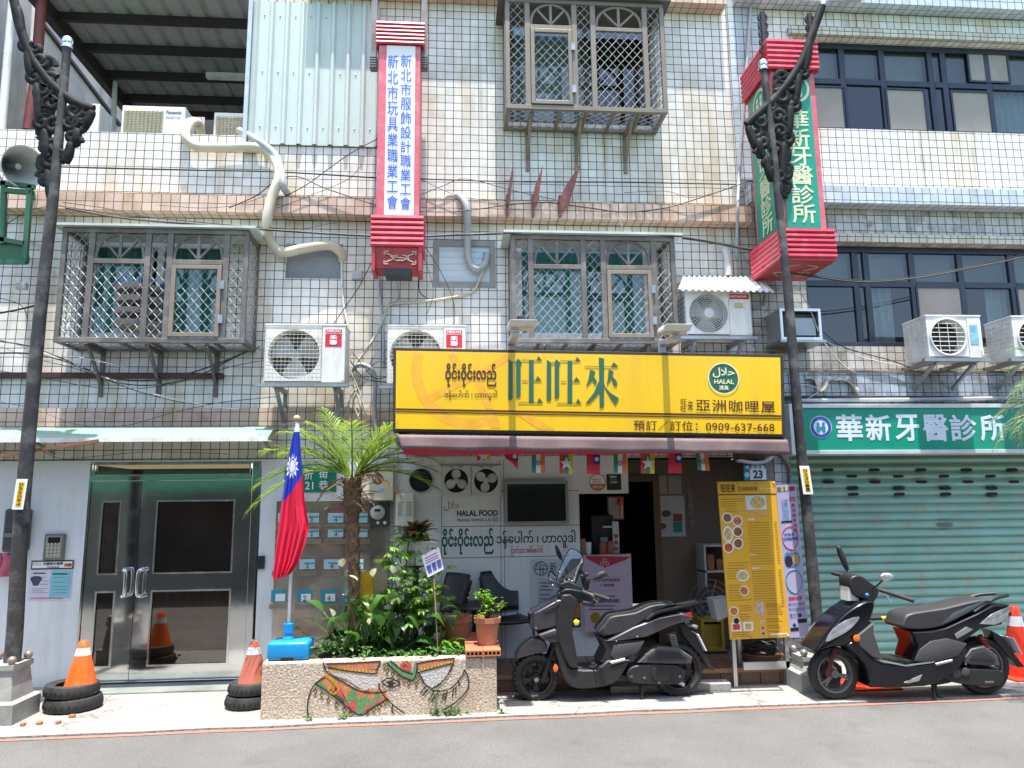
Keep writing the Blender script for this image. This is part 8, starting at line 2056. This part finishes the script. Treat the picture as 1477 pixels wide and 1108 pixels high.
# palm beyond the right edge whose fronds reach in
YP2 = -1.9
pb2 = at(1588, 560, YP2); t = thing('palm_tree', 'dusty green palm whose fronds reach in at the right edge over the clinic sign', 'palm', (pb2.x, YP2, 0))
m = MB(); m.tube([V((pb2.x, YP2, 0)), V((pb2.x - .03, YP2, pb2.z * .5)), pb2], [.08, .07, .09], 14); m.build('trunk', M_trunk, t, smooth=60)
m = MB()
for az, el, L_, dr in ((PI * 1.0, .75, 1.0, .8), (PI * 1.05, .45, 1.0, .85), (PI * .95, .2, .95, .75), (PI * .9, .95, .95, .6), (PI * 1.0, .0, .85, .6), (PI * 1.12, .2, .9, .7)): frond(m, m, pb2, az, el, L_, dr, 34, .3, .006, 0, q)
for i in range(14): frond(m, m, pb2, i * 2.399 * .5 - PI / 2, qu(.3, 1.2), qu(.8, 1.0), qu(.3, .8), 26, .28, .006, 0, q)
m.build('fronds', L_palm2, t, fix=False)
def leaf(mb, base, d, L_, W_, droop, roll=0, n=6, mi=0, fold=.25, stalk=0):
    d = V(d).normalized(); s = d.cross(V((0, 0, 1))); s = s.normalized() if s.length > .05 else V((1, 0, 0)); s = Matrix.Rotation(roll, 3, d) @ s
    up_ = s.cross(d)
    vs, fs = [], []
    b0 = base + d * stalk
    for i in range(n + 1):
        t_ = i / n; w = W_ * (sin(PI * min(.999, t_ ** .75)) ** .8) * .5
        p = b0 + d * (L_ * t_) + V((0, 0, -droop * L_ * t_ * t_))
        vs += [p - s * w + up_ * w * fold, p, p + s * w + up_ * w * fold]
    for i in range(n):
        for k in range(2): fs.append((i * 3 + k, i * 3 + k + 1, i * 3 + k + 4, i * 3 + k + 3))
    mb.add(vs, fs, mi)
    if stalk: mb.tube([base, b0], .004, 4, mi)
q = random.Random(11)
YV = -1.12
# peace lily clump
c0 = at(545, 935, YV); c0.z = pz
t = thing('peace_lily', 'clump of broad glossy leaves with a few white spathes filling the planter', 'plant', c0)
m = MB()
for i in range(120):
    x = q.gauss(0, .19); b_ = c0 + V((x, qu(-.04, .26), 0)); a_ = qu(0, 2 * PI); e_ = qu(.5, 1.35)
    if sin(a_) < -.3 and e_ < .9: e_ += .45
    leaf(m, b_, (cos(a_) * cos(e_), sin(a_) * cos(e_), sin(e_)), qu(.2, .34), qu(.1, .15), qu(.4, 1.3), qu(-.5, .5), 7, 0, .18, qu(.1, .48))
m.build('leaves', L_lily, t, smooth=180, fix=False)
stem = MB()
for px, py, dx in ((538, 826, .2), (567, 822, -.1), (516, 832, -.8), (565, 866, .6), (480, 884, -.2), (533, 895, .3), (493, 812, .1)):
    m = MB(); p = at(px, py + 6, YV - .12); leaf(m, p, (dx, -.2, .8), .11, .075, .25, 0, 6, 0, .5); m.build('spathe', L_spathe, t, smooth=180, fix=False); stem.tube([c0 + V(((p.x - c0.x) * .5, 0, .1)), p], .004, 5)
stem.build('stalk', L_lily, t)
# light green shrub right of it
c1 = at(590, 935, -1.0); c1.z = pz; t = thing('leafy_shrub', 'tall light green shrub of small leaflets between the palm and the shop lettering', 'shrub', c1)
m = MB(); br = MB()
cent = [at(x, y, -1.0 + dy) for x, y, dy in ((575, 800, 0), (600, 790, .05), (585, 830, -.1), (615, 830, 0), (600, 855, -.1), (625, 850, .05), (610, 875, -.1), (570, 850, 0), (590, 775, 0), (562, 812, .05), (620, 870, 0), (598, 890, -.05))]
for c_ in cent:
    br.tube(catmull([c1 + V((qu(-.06, .06), 0, 0)), c1.lerp(c_, .55) + V((qu(-.05, .05), 0, 0)), c_], 4), .006, 5)
    for i in range(17):
        e_ = c_ + V((q.gauss(0, .07), q.gauss(0, .08), q.gauss(0, .06))); a_ = qu(0, 2 * PI); d = V((cos(a_), sin(a_), qu(-.3, .4)))
        br.tube([c_, e_], .002, 3)
        for k in range(6):
            s_ = (1 if k % 2 else -1); dd = d + V((-d.y, d.x, 0)) * s_ * .9; leaf(m, e_ + d * .022 * (k // 2), dd, qu(.045, .07), .026, .5, qu(-.4, .4), 3)
        leaf(m, e_ + d * .06, d, .06, .028, .5, 0, 3)
m.build('leaves', L_shrub, t, fix=False); br.build('stem', mat('green_stem', (.1, .12, .04), .7), t)
# croton in a white pot
p = at(600, 815, -.85); hp = at(600, 780, -.85).z - p.z
t = thing('potted_croton', 'dark red and green croton in a white pot above the light green shrub', 'plant', p)
m = MB(); m.lathe([(.001, 0), (.1, 0), (.13, hp), (.115, hp), (.1, hp * .9), (.001, hp * .9)], MT(p), 28); m.build('pot', mat('white_glazed_pot', (.6, .6, .57), .3, var=.05), t, smooth=40)
m = MB()
for i in range(46):
    a_ = i * 2.4; e_ = qu(.2, 1.3); leaf(m, p + V((0, 0, hp * .9 + .012 * (i % 8))), (cos(a_) * cos(e_), sin(a_) * cos(e_), sin(e_)), qu(.22, .34), qu(.07, .1), qu(.2, .8), 0, 7, 0, .3, .02)
m.build('leaves', L_croton, t, smooth=180, fix=False)
m = MB(); fz = GZ; m.lathe([(.12, fz), (.1, fz + .02), (.03, fz + .05), (.03, p.z - .03), (.12, p.z - .002)], MT((p.x, p.y, 0)), 20); tag(m.build('plant_stand', M_black, None, smooth=40, loc=(p.x, p.y, fz)), 'black pedestal carrying the white croton pot', 'plant stand')
# ground cover in the planter
m = MB()
for i in range(1500):
    x = qu(pl0 + .42, pl1 - .12); y = qu(Pf + .02, PB - .14); lx = (x - pl0) / (pl1 - pl0)
    hgt = .13 * math.exp(-((lx - .3) / .16) ** 2) + .05 + .05 * math.exp(-((lx - .75) / .1) ** 2)
    if y < Pf + .1 and q.random() < .5: continue
    p = V((x, y, pz - .03 + q.random() * hgt)); a_ = qu(0, 2 * PI); leaf(m, p, (cos(a_), sin(a_), qu(-.2, .7)), qu(.03, .06), qu(.02, .034), .4, qu(-.6, .6), 3)
tag(m.build('ground_cover', L_cover, None, fix=False, loc=((pl0 + pl1) / 2, -1.0, pz)), None, kind='stuff')
# bright bush in the small pot, and a fresh sprout near it
p = pc + V((0, 0, ph_ * .85)); t = thing('potted_bush', 'small bright yellow green bush growing in the terracotta pot on the clay slabs', 'plant', p)
m = MB(); br = MB()
top = at(704, 868, -1.2)
for i in range(16):
    e_ = top + V((q.gauss(0, .055), q.gauss(0, .05), q.gauss(0, .05))); br.tube(catmull([p, p.lerp(e_, .5) + V((qu(-.03, .03), 0, .02)), e_], 3), .0035, 4)
    for k in range(16): a_ = qu(0, 2 * PI); leaf(m, e_ + V((q.gauss(0, .022), q.gauss(0, .022), q.gauss(0, .022))), (cos(a_), sin(a_), qu(-.2, .8)), .034, .022, .3, 0, 3)
m.build('leaves', L_bush, t, fix=False); br.build('stem', mat('brown_stem', (.08, .05, .03), .8), t)
p = at(648, 935, -1.15); p.z = pz - .03; t = thing('sprouting_plant', 'light green sprouting plant at the right end of the planter soil', 'plant', p)
m = MB()
for i in range(40): a_ = i * 2.4; e_ = qu(.2, 1.3); leaf(m, p + V((q.gauss(0, .05), q.gauss(0, .03), qu(.0, .12))), (cos(a_) * cos(e_), sin(a_) * cos(e_), sin(e_)), qu(.08, .14), .024, .6, 0, 4)
m.build('leaves', L_bush, t, fix=False)
p = pc2 + V((0, 0, .15)); t = thing('lance_leaf_plant', 'narrow leaved green plant in the pot half hidden behind the planter edge', 'plant', p)
m = MB()
for i in range(30): a_ = i * 2.4; e_ = qu(.3, 1.2); leaf(m, p + V((q.gauss(-.06, .05), q.gauss(0, .03), 0)), (cos(a_) * cos(e_) - .3, sin(a_) * cos(e_), sin(e_)), qu(.16, .24), .03, .7, 0, 5)
m.build('leaves', L_shrub, t, fix=False)
# weeds at the foot of the planter
for (px, py, n_, s_, lab) in ((650, 1026, 60, .05, 'low weed patch at the foot of the planter near its right end'), (630, 1000, 26, .06, 'upright weed growing from a crack in the painted trunk'), (495, 1038, 18, .03, 'small weed tuft at the foot of the planter under the saddle cloth'), (446, 1040, 14, .025, 'tiny weed tuft at the foot of the planter near its left end'), (722, 1026, 14, .03, 'tiny weed tuft at the right front corner of the planter')):
    p = at(px, py, Pf - .03); p.z = GZ; m = MB()
    for i in range(n_): a_ = qu(0, 2 * PI); leaf(m, p + V((q.gauss(0, s_ * 1.6 if s_ == .05 else s_ * .5), q.gauss(0, .012) - .01, q.random() * (s_ if n_ != 26 else .22))), (cos(a_), sin(a_) - .3, qu(.2, 1)), qu(.03, .06), .018, .3, 0, 3)
    tag(m.build('weed', L_cover, None, fix=False, loc=p), lab, 'weed', 'weeds along the planter foot')
# price card on the shrub, bamboo cane
A4 = [at(*c_, -1.28) for c_ in ((608, 802), (633, 789), (640, 821), (617, 833))]
t = thing('price_card', 'white laminated price card with small photos hung by a loop of string on the shrub', 'card', A4[0])
m = MB(); m.prism([A4[3], A4[2], A4[1], A4[0]], (0, .003, 0)); s = m.build('card', M_paper, t)
def Lc(u, v): return A4[3].lerp(A4[2], u).lerp(A4[0].lerp(A4[1], u), v) + V((0, -.001, 0))
for k in range(3): m = MB(); m.prism([Lc(.1 + .3 * k, .12), Lc(.33 + .3 * k, .12), Lc(.33 + .3 * k, .48), Lc(.1 + .3 * k, .48)], (0, -.001, 0)); m.build('photo', mat('card_photo_blue', (.12, .13, .4), .5, var=.5, scale=40), s)
m = MB()
for v in (.8, .68, .58): m.prism([Lc(.12, v), Lc(.85, v), Lc(.85, v + .04), Lc(.12, v + .04)], (0, -.001, 0))
m.build('print', mat('card_magenta', (.45, .12, .35), .5), s)
m = MB(); m.tube(catmull([Lc(.2, .95), at(614, 786, -1.28), at(622, 782, -1.28), at(630, 786, -1.28), Lc(.8, .95)], 5), .005, 5); m.build('string', mat('jute', (.35, .28, .2), .9), t)
m = MB(); m.tube([at(626, 835, -1.27), V((at(632, 935, -1.27).x, -1.27, pz - .03))], .006, 7); tag(m.build('bamboo_cane', mat('bamboo', (.4, .28, .12), .6), None, loc=at(630, 930, -1.27)), 'thin bamboo cane stuck in the planter below the price card', 'cane')
m = MB(); a_, b_, c_, d_ = rect(519, 826, 541, 845, -.9); m.prism([(a_, -.9, d_), (b_, -.9, d_ + .01), (b_ - .03, -.9, c_ - .45), (a_ + .02, -.9, c_ - .45)], (0, .01, 0)); tag(m.build('yellow_sheet', mat('yellow_plastic', (.7, .38, .02), .5), None, loc=(a_, -.9, pz)), 'yellow plastic sheet standing behind the peace lily leaves', 'sheet')
# ================================================================ cables, hoses, horn, odds and ends
M_cable = mat('black_cable', (.02, .02, .02), .55, var=.2)
M_cable_w = mat('white_cable', (.55, .54, .5), .6, var=.1)
M_hose = mat('cream_hose', (.55, .5, .38), .6, var=.1, scale=6, dirt=(.4, .33, .22), dirt_amt=.5)
def wire(pts, r, m=M_cable, Y=None, lab='', grp='', name='cable', cat='cable'):
    P_ = [at(p[0], p[1], p[2] if len(p) > 2 else Y) for p in pts]
    o = MB().tube(catmull(P_, 7), r, 6).build(name, m, None, smooth=60, loc=P_[0]); return tag(o, lab, cat, grp)
T = .004
for pts, r, Y in (([(-30, 235), (97, 241), (260, 245), (400, 248), (548, 257)], .009, -.24), ([(605, 258), (740, 262), (900, 263), (1062, 266)], .008, -.24),
    ([(95, 300), (180, 315), (300, 325), (380, 331), (470, 337), (545, 341)], .012, -.3), ([(608, 341), (660, 339), (725, 337)], .012, -.3), ([(985, 343), (1030, 350), (1070, 358), (1097, 362)], .016, -.3),
    ([(725, 337), (850, 333), (985, 342)], .006, -.5), ([(80, 296), (160, 308), (260, 318), (350, 326), (420, 330)], .005, -.28), ([(90, 292), (150, 300), (210, 312), (300, 322)], .004, -.27), ([(0, 330), (40, 305), (80, 296)], .004, -.5),
    ([(330, 300), (370, 282), (400, 260), (430, 255), (470, 272), (548, 298)], .006, -.24), ([(230, 296), (290, 300), (340, 296), (385, 282)], .003, -.24), ([(395, 290), (440, 268), (500, 225), (545, 200)], .005, -.2), ([(520, 240), (500, 260), (440, 285), (400, 300)], .003, -.22),
    ([(605, 282), (640, 268), (672, 258), (740, 275), (800, 288)], .004, -.24), ([(605, 305), (660, 305), (740, 295), (790, 292)], .006, -.3), ([(790, 292), (850, 300), (900, 306), (960, 300), (1020, 282), (1062, 268)], .007, -.24),
    ([(605, 258), (660, 282), (720, 290), (735, 285)], .003, -.24), ([(900, 278), (960, 276), (1000, 285), (1060, 268)], .003, -.24),
    ([(-20, 455), (20, 448), (55, 440)], .01, -.3), ([(-20, 490), (30, 497), (60, 505), (120, 530), (170, 552), (230, 555), (290, 540), (340, 515), (375, 500)], .007, -.3),
    ([(-20, 510), (40, 510), (90, 520), (160, 545), (230, 548), (300, 530), (360, 505)], .009, -.35), ([(60, 520), (120, 535), (200, 565), (280, 583), (340, 578), (400, 572)], .004, -.25), ([(0, 535), (60, 545), (150, 560), (240, 556), (330, 530), (380, 520)], .004, -.25),
    ([(0, 580), (50, 590), (110, 612), (180, 614), (250, 595), (310, 582)], .003, -.2), ([(40, 460), (30, 440), (0, 430)], .004, -.3), ([(60, 650), (90, 662), (140, 658), (220, 652), (330, 655)], .003, -.06), ([(0, 615), (30, 640), (60, 650)], .003, -.1),
    ([(478, 472), (500, 440), (520, 410), (545, 360)], .005, -.3), ([(545, 310), (500, 318), (440, 330)], .003, -.28), ([(610, 350), (640, 400), (655, 440), (655, 470)], .004, -.2), ([(612, 372), (625, 420), (615, 455)], .003, -.2), ([(570, 395), (575, 430), (560, 438)], .003, -.2), ([(605, 395), (605, 420), (618, 432)], .006, -.2),
    ([(375, 505), (400, 512), (430, 540)], .008, -.2), ([(505, 520), (525, 545), (560, 552)], .007, -.2), ([(510, 510), (540, 545), (565, 540)], .005, -.25), ([(530, 535), (545, 522), (562, 526)], .004, -.3),
    ([(1100, 385), (1160, 397), (1245, 407), (1330, 400), (1410, 385), (1500, 366)], .009, -.6), ([(1160, 395), (1250, 405), (1340, 396), (1420, 380), (1500, 362)], .005, -.55),
    ([(1186, 478), (1215, 500), (1255, 512), (1285, 520), (1312, 530)], .006, -.2), ([(1062, 268), (1075, 262), (1092, 262)], .007, -.3)):
    wire(pts, r, M_cable, Y, 'thick black cable strung across the tiled facade' if r > .0075 else 'thin black cable strung across the tiled facade', 'thick black cables on the facade' if r > .0075 else 'thin black cables on the facade')
for pts, r, Y in (([(-20, 485), (60, 508), (140, 540), (220, 568), (300, 585), (345, 590)], .006, -.3), ([(0, 500), (60, 520), (110, 515), (180, 530)], .004, -.28), ([(190, 588), (220, 575), (260, 560)], .003, -.2), ([(1150, 412), (1170, 450), (1186, 490), (1215, 525), (1235, 538)], .006, -.35), ([(1186, 490), (1240, 514), (1300, 528)], .005, -.2),
    ([(700, 292), (860, 291), (885, 300), (900, 334)], .004, -.23), ([(1135, 560), (1165, 555), (1180, 565), (1155, 580)], .004, -.2)):
    wire(pts, r, M_cable_w, Y, 'thin pale cable strung across the tiled facade', 'pale cables on the facade')
def hose(name, lab, pts, r, m, Y, cat='hose'):
    P_ = [at(p[0], p[1], p[2] if len(p) > 2 else Y) for p in pts]
    return tag(MB().tube(catmull(P_, 8), r, 12).build(name, m, None, smooth=60, loc=P_[0]), lab, cat)
hose('wrapped_hose', 'fat cream wrapped hose looping from the roof terrace over the parapet to the grey vent', [(290, 196, .5), (286, 178, .4), (273, 178, .1), (267, 195, -.08), (282, 211, -.1), (320, 213, -.09), (370, 213, -.09), (393, 226, -.1), (403, 252, -.25), (392, 285, -.27), (385, 320, -.27), (391, 350, -.15), (408, 364, -.12), (440, 358, -.1), (475, 354, -.08), (493, 366, -.02), (494, 376, .04)], .055, M_hose, 0)
hose('grey_hose', 'grey corrugated pipe crossing the parapet beside the cream hose', [(345, 188, .1), (372, 203, -.1), (397, 224, -.14), (406, 250, -.25), (409, 270, -.27), (418, 282, -.1)], .04, M_pipe_grey, 0)
hose('grey_pipe', 'grey pipe bending down from the peach ledge to the white vent board', [(640, 290, -.02), (652, 284, -.1), (668, 288, -.24), (674, 310, -.25), (674, 345, -.1), (676, 375, -.06), (687, 388, -.06), (699, 382, -.04), (702, 366, .0)], .042, M_pipe_grey, 0, 'pipe')
hose('thin_hose', 'thin beige hose running from the white vent board across the tiles behind the red sign', [(699, 384, -.05), (692, 402, -.04), (680, 422, -.03), (640, 431, -.03), (600, 436, -.03), (562, 440, -.03), (552, 462, -.04), (535, 495, -.05), (512, 526, -.06)], .014, M_hose, 0)
hose('white_conduit', 'white conduit dropping from the grey vent board towards the left air conditioner', [(493, 376, -.02), (493, 402, -.02), (496, 440, -.02), (502, 470, -.03)], .012, M_pipe_white, 0, 'pipe')
hose('white_hose', 'pale hose arching beside the palm from the air conditioners to the meter cabinet', [(508, 535, -.1), (518, 526, -.15), (535, 532, -.15), (541, 550, -.12), (540, 590, -.1), (545, 625, -.08), (560, 652, -.08), (576, 668, -.06)], .024, M_pipe_grey, 0)
for k, pts in enumerate(([(505, 530), (512, 560), (520, 590), (512, 610)], [(512, 528), (516, 555), (510, 580), (518, 605)], [(508, 540), (520, 570), (528, 600)], [(520, 545), (505, 575), (500, 600)])):
    wire(pts, .01, M_hose, -.12, 'bare tangled copper hose hanging below the left air conditioner', 'tangled hoses below the left air conditioner', 'tangled_hose', 'hose')
hose('wall_conduit', 'tall thin conduit running up the wall corner beside the clinic vertical sign', [(1062, 372, -.02), (1064, 300, -.26), (1066, 250, -.05), (1072, 160, -.05), (1082, 20, -.05), (1084, -40, -.05)], .018, M_pipe_grey, 0, 'pipe')
hose('wall_conduit', 'thin dark conduit on the tiles below the red vertical sign', [(545, 385, -.02), (547, 420, -.02), (552, 470, -.02), (553, 530, -.02)], .016, M_pipe_grey, 0, 'pipe')
hose('fascia_pipe', 'grey pipe running level just above the clinic fascia sign', [(1152, 578, -.2), (1240, 577, -.2), (1350, 576, -.2), (1560, 572, -.2)], .022, M_pipe_grey, 0, 'pipe')
hose('white_duct', 'short white duct rising behind the corrugated hood', [(1050, 398, -.06), (1049, 370, -.06), (1046, 360, -.03), (1046, 358, .0)], .045, M_pipe_white, 0, 'duct')
hose('bent_conduit', 'bent grey conduit under the right end of the brown awning', [(1062, 664, -.1), (1090, 668, -.12), (1108, 664, -.12), (1118, 652, -.12), (1119, 640, -.1)], .02, M_pipe_grey, 0, 'pipe')
hose('bent_conduit', 'dark conduit bending down beside the house number plate', [(1122, 655, -.1), (1130, 664, -.1), (1137, 676, -.08), (1138, 705, -.08), (1137, 760, -.08)], .018, mat('dark_conduit', (.1, .1, .1), .5), 0, 'pipe')
# three rusty red spear shaped brackets over the ledge
for x0, tip, lab in (((732, 300), (741, 232), 'left rusty red spear shaped blade standing on the peach ledge'), ((769, 302), (783, 238), 'middle rusty red spear shaped blade standing on the peach ledge'), ((808, 305), (838, 235), 'right and broadest rusty red spear shaped blade on the peach ledge')):
    w = {732: 3, 769: 5, 808: 8}[x0[0]]
    m = MB(); A_, B_ = V((x0[0], x0[1])), V(tip); d = (B_ - A_); n_ = V((-d.y, d.x)).normalized() * w
    m.prism([at(*q_, -.26) for q_ in (A_ + d * .0 - n_ * .2, A_ + d * .25 - n_ * .9, A_ + d * .5 - n_ * .9, B_, A_ + d * .55 + n_ * .6, A_ + d * .2 + n_ * .9, A_ + n_ * .3)], (0, .02, 0)); m.box(at(x0[0], 300, -.24).x - .015, at(x0[0], 300, -.24).x + .015, -.255, -.2, LZ1 - .25, LZ1)
    tag(m.build('spear_blade', mat('rusty_red_blade', (.19, .05, .045), .55, var=.25, dirt=(.3, .16, .13), dirt_amt=.5, dscale=6), None, bevel=.003, loc=at(x0[0], x0[1], -.26)), lab, 'bracket', 'rusty spear blades on the ledge')
# loudspeaker horn on a green frame
hc = at(34, 241, -.75); tip = at(-12, 236, -.45)
t = thing('horn_loudspeaker', 'grey horn loudspeaker on the green steel frame at the left edge', 'loudspeaker', at(20, 268, -.6))
d = (hc - tip).normalized(); M = MT(tip) @ d.to_track_quat('Z', 'Y').to_matrix().to_4x4(); Lh = (hc - tip).length
m = MB(); m.lathe([(.05, 0), (.07, Lh * .3), (.12, Lh * .65), (.2, Lh * .95), (.215, Lh), (.205, Lh), (.19, Lh * .95), (.11, Lh * .65), (.05, Lh * .3), (.001, Lh * .28)], M, 36); m.build('bell', mat('horn_grey', (.55, .55, .54), .45, .1, var=.1, dirt=(.2, .18, .15)), t, smooth=50, fix=False)
m = MB(); m.lathe([(.03, Lh * .28), (.035, Lh * .8), (.03, Lh * .84), (.001, Lh * .84)], M, 16); m.build('throat', M_steel, t, smooth=50)
m = MB(); m.lathe([(.001, -.2), (.07, -.2), (.075, -.0), (.05, .01)], M, 20); m.build('driver', M_steel, t, smooth=50); MB().tube([tip, at(8, 268, -.5)], .012, 6).build('bracket', M_steel, t)
M_gfr = mat('green_frame_paint', (.012, .11, .05), .5, var=.15, dirt=(.1, .06, .03))
t = thing('green_frame', 'dark green steel frame shelf carrying the horn loudspeaker at the left edge', 'frame', at(10, 375, -.5))
m = MB()
for a_, b_ in (((6, 262, -.7), (4, 352, -.7)), ((44, 268, -.7), (36, 378, -.7)), ((6, 275, -.7), (46, 278, -.7)), ((-40, 260, -.7), (50, 270, -.7)), ((-30, 340, -.7), (36, 352, -.7)), ((-30, 378, -.7), (38, 378, -.7)), ((36, 352, -.7), (40, 345, -.05)), ((38, 378, -.7), (40, 372, -.05)), ((46, 278, -.7), (48, 285, -.05))): m.beam(at(*a_), at(*b_), .045, .045)
m.build('angle_bars', M_gfr, t)
m = MB(); m.prism([at(-40, 338, -.69), at(36, 352, -.69), at(36, 378, -.69), at(-40, 378, -.69)], (0, .02, 0)); m.build('front_plate', M_gfr, t)
# small items
t = thing('small_sign', 'little pink square sign with the letter B beside the roof air conditioners', 'sign', at(289, 180, .5))
a_, b_, c_, d_ = rect(284, 169, 295, 182, .5); m = MB(); m.box(a_, b_, .5, .506, c_, d_); m.tube([((a_ + b_) / 2, .51, c_ - .2), ((a_ + b_) / 2, .51, c_)], .006, 5); m.build('plate', mat('sign_pale_pink', (.55, .42, .55), .5), t)
m = MB(); text_px(m, 'B', 286.5, 171, 292.5, 180, .499, bold=.05); m.build('letter', mat('sign_purple', (.2, .06, .3), .5), t)
for (px, py, s_) in ((33, 1047, .035), (57, 1045, .04), (84, 1044, .035), (104, 1035, .045)):
    p = atz(px, py, GZ); m = MB(); m.box(p.x - s_ / 2, p.x + s_ / 2, p.y - .02, p.y + .02, GZ + .001, GZ + .025); tag(m.build('brick_shard', mat('brick_shard', (.45, .15, .08), .85, var=.2), None, bevel=.006, loc=p), 'small orange brick shard lying on the pavement by the left tyres', 'shard', 'brick shards by the left tyres')
a_, b_, c_, d_ = rect(3, 734, 20, 797, -.16); t = thing('wall_phone_box', 'dark rounded wall box hanging behind the left lamp post', 'box', (a_, -.1, c_)); m = MB(); m.box(a_, b_ + .1, -.16, -.014, c_, d_); m.build('case', mat('dark_case', (.06, .065, .065), .35, var=.1), t, bevel=.03, seg=4); m = MB(); m.box(a_ + .03, b_ + .06, -.17, -.161, c_ + .15, c_ + .19); m.build('latch', M_steel, t)
m = MB(); a_, b_, c_, d_ = rect(-4, 798, 16, 832, -.12); m.grid(lambda u, v: V((a_ + (b_ - a_) * u + .02 * sin(v * 5), -.12 + .03 * sin(u * 9), d_ + (c_ - d_) * v)), 14, 8); tag(m.build('pink_bag', mat('pink_bag', (.5, .12, .18), .5, var=.2), None, smooth=180, solid=.02, fix=False, loc=(a_, -.12, c_)), 'crumpled pink plastic bag hanging below the dark wall box', 'bag')
# rag on the clinic ledge
q = random.Random(21); m = MB(); A_ = at(1162, 542, -.19); B_ = at(1236, 546, -.19)
def rag(u, v): 
    p = A_.lerp(B_, u); return p + V((0, .03 * sin(u * 23 + v * 9) - .02 * v + .1 * (1 - v) , .05 * sin(u * 31) * (1 - v) + .05 * (1 - v) - v * (.04 + .14 * max(0, sin(u * 9 - .9)) ** 2)))
m.grid(rag, 50, 10); tag(m.build('rag', mat('dirty_rag', (.5, .45, .38), .9, var=.2, scale=20), None, smooth=180, solid=.005, fix=False, loc=A_), 'torn pale rag draped over the dirty blue ledge above the clinic sign', 'rag')
# junction boxes on the tiles
for (x0, y0, x1, y1, lab, mm) in ((508, 390, 522, 402, 'small grey junction box under the grey vent beside the red sign', M_pipe_grey), (22, 408, 38, 417, 'small grey junction box on cables at the left lamp post', M_pipe_grey), (1130, 555, 1139, 568, 'small white junction box beside the right end of the yellow sign', M_pipe_white)):
    a_, b_, c_, d_ = rect(x0, y0, x1, y1, -.05 if x0 > 100 else -.3); y_ = -.05 if x0 > 100 else -.3; m = MB(); m.box(a_, b_, y_, y_ + .045, c_, d_); tag(m.build('junction_box', mm, None, bevel=.004, loc=(a_, y_, c_)), lab, 'junction box')
# ================================================================ the other side of the street (seen only in the steel doors and glass)
ob = thing('opposite_building', 'low shop building across the street, mirrored in the steel door', 'building', (0, -9.5, 0))
m = MB(); m.box(-16, 16, -9.6, -9.4, 0, 4.2); m.build('wall', tile_mat('opposite_tiles', (.26, .23, .18), (.36, .32, .25), (.08, .07, .06), (.5, .45, .4), .6, size=.2), ob)
m = MB()
for k in range(8): m.box(-15 + k * 4, -12.2 + k * 4, -9.39, -9.3, .1, 2.4)
m.build('shop_opening', mat('opposite_shop', (.12, .1, .09), .6, var=.6, scale=1.5), ob)
m = MB(); m.prism([(-16, -9.4, 4.3), (-16, -6.7, 4.0), (-16, -6.7, 3.92), (-16, -9.4, 4.22)], (32, 0, 0)); m.prism([(-16, -8.42, 2.15), (-16, -8.4, 2.55), (-16, -8.38, 2.55), (-16, -8.4, 2.15)], (32, 0, 0)); m.build('green_awning', mat('opposite_awning', (.12, .5, .28), .6), ob)
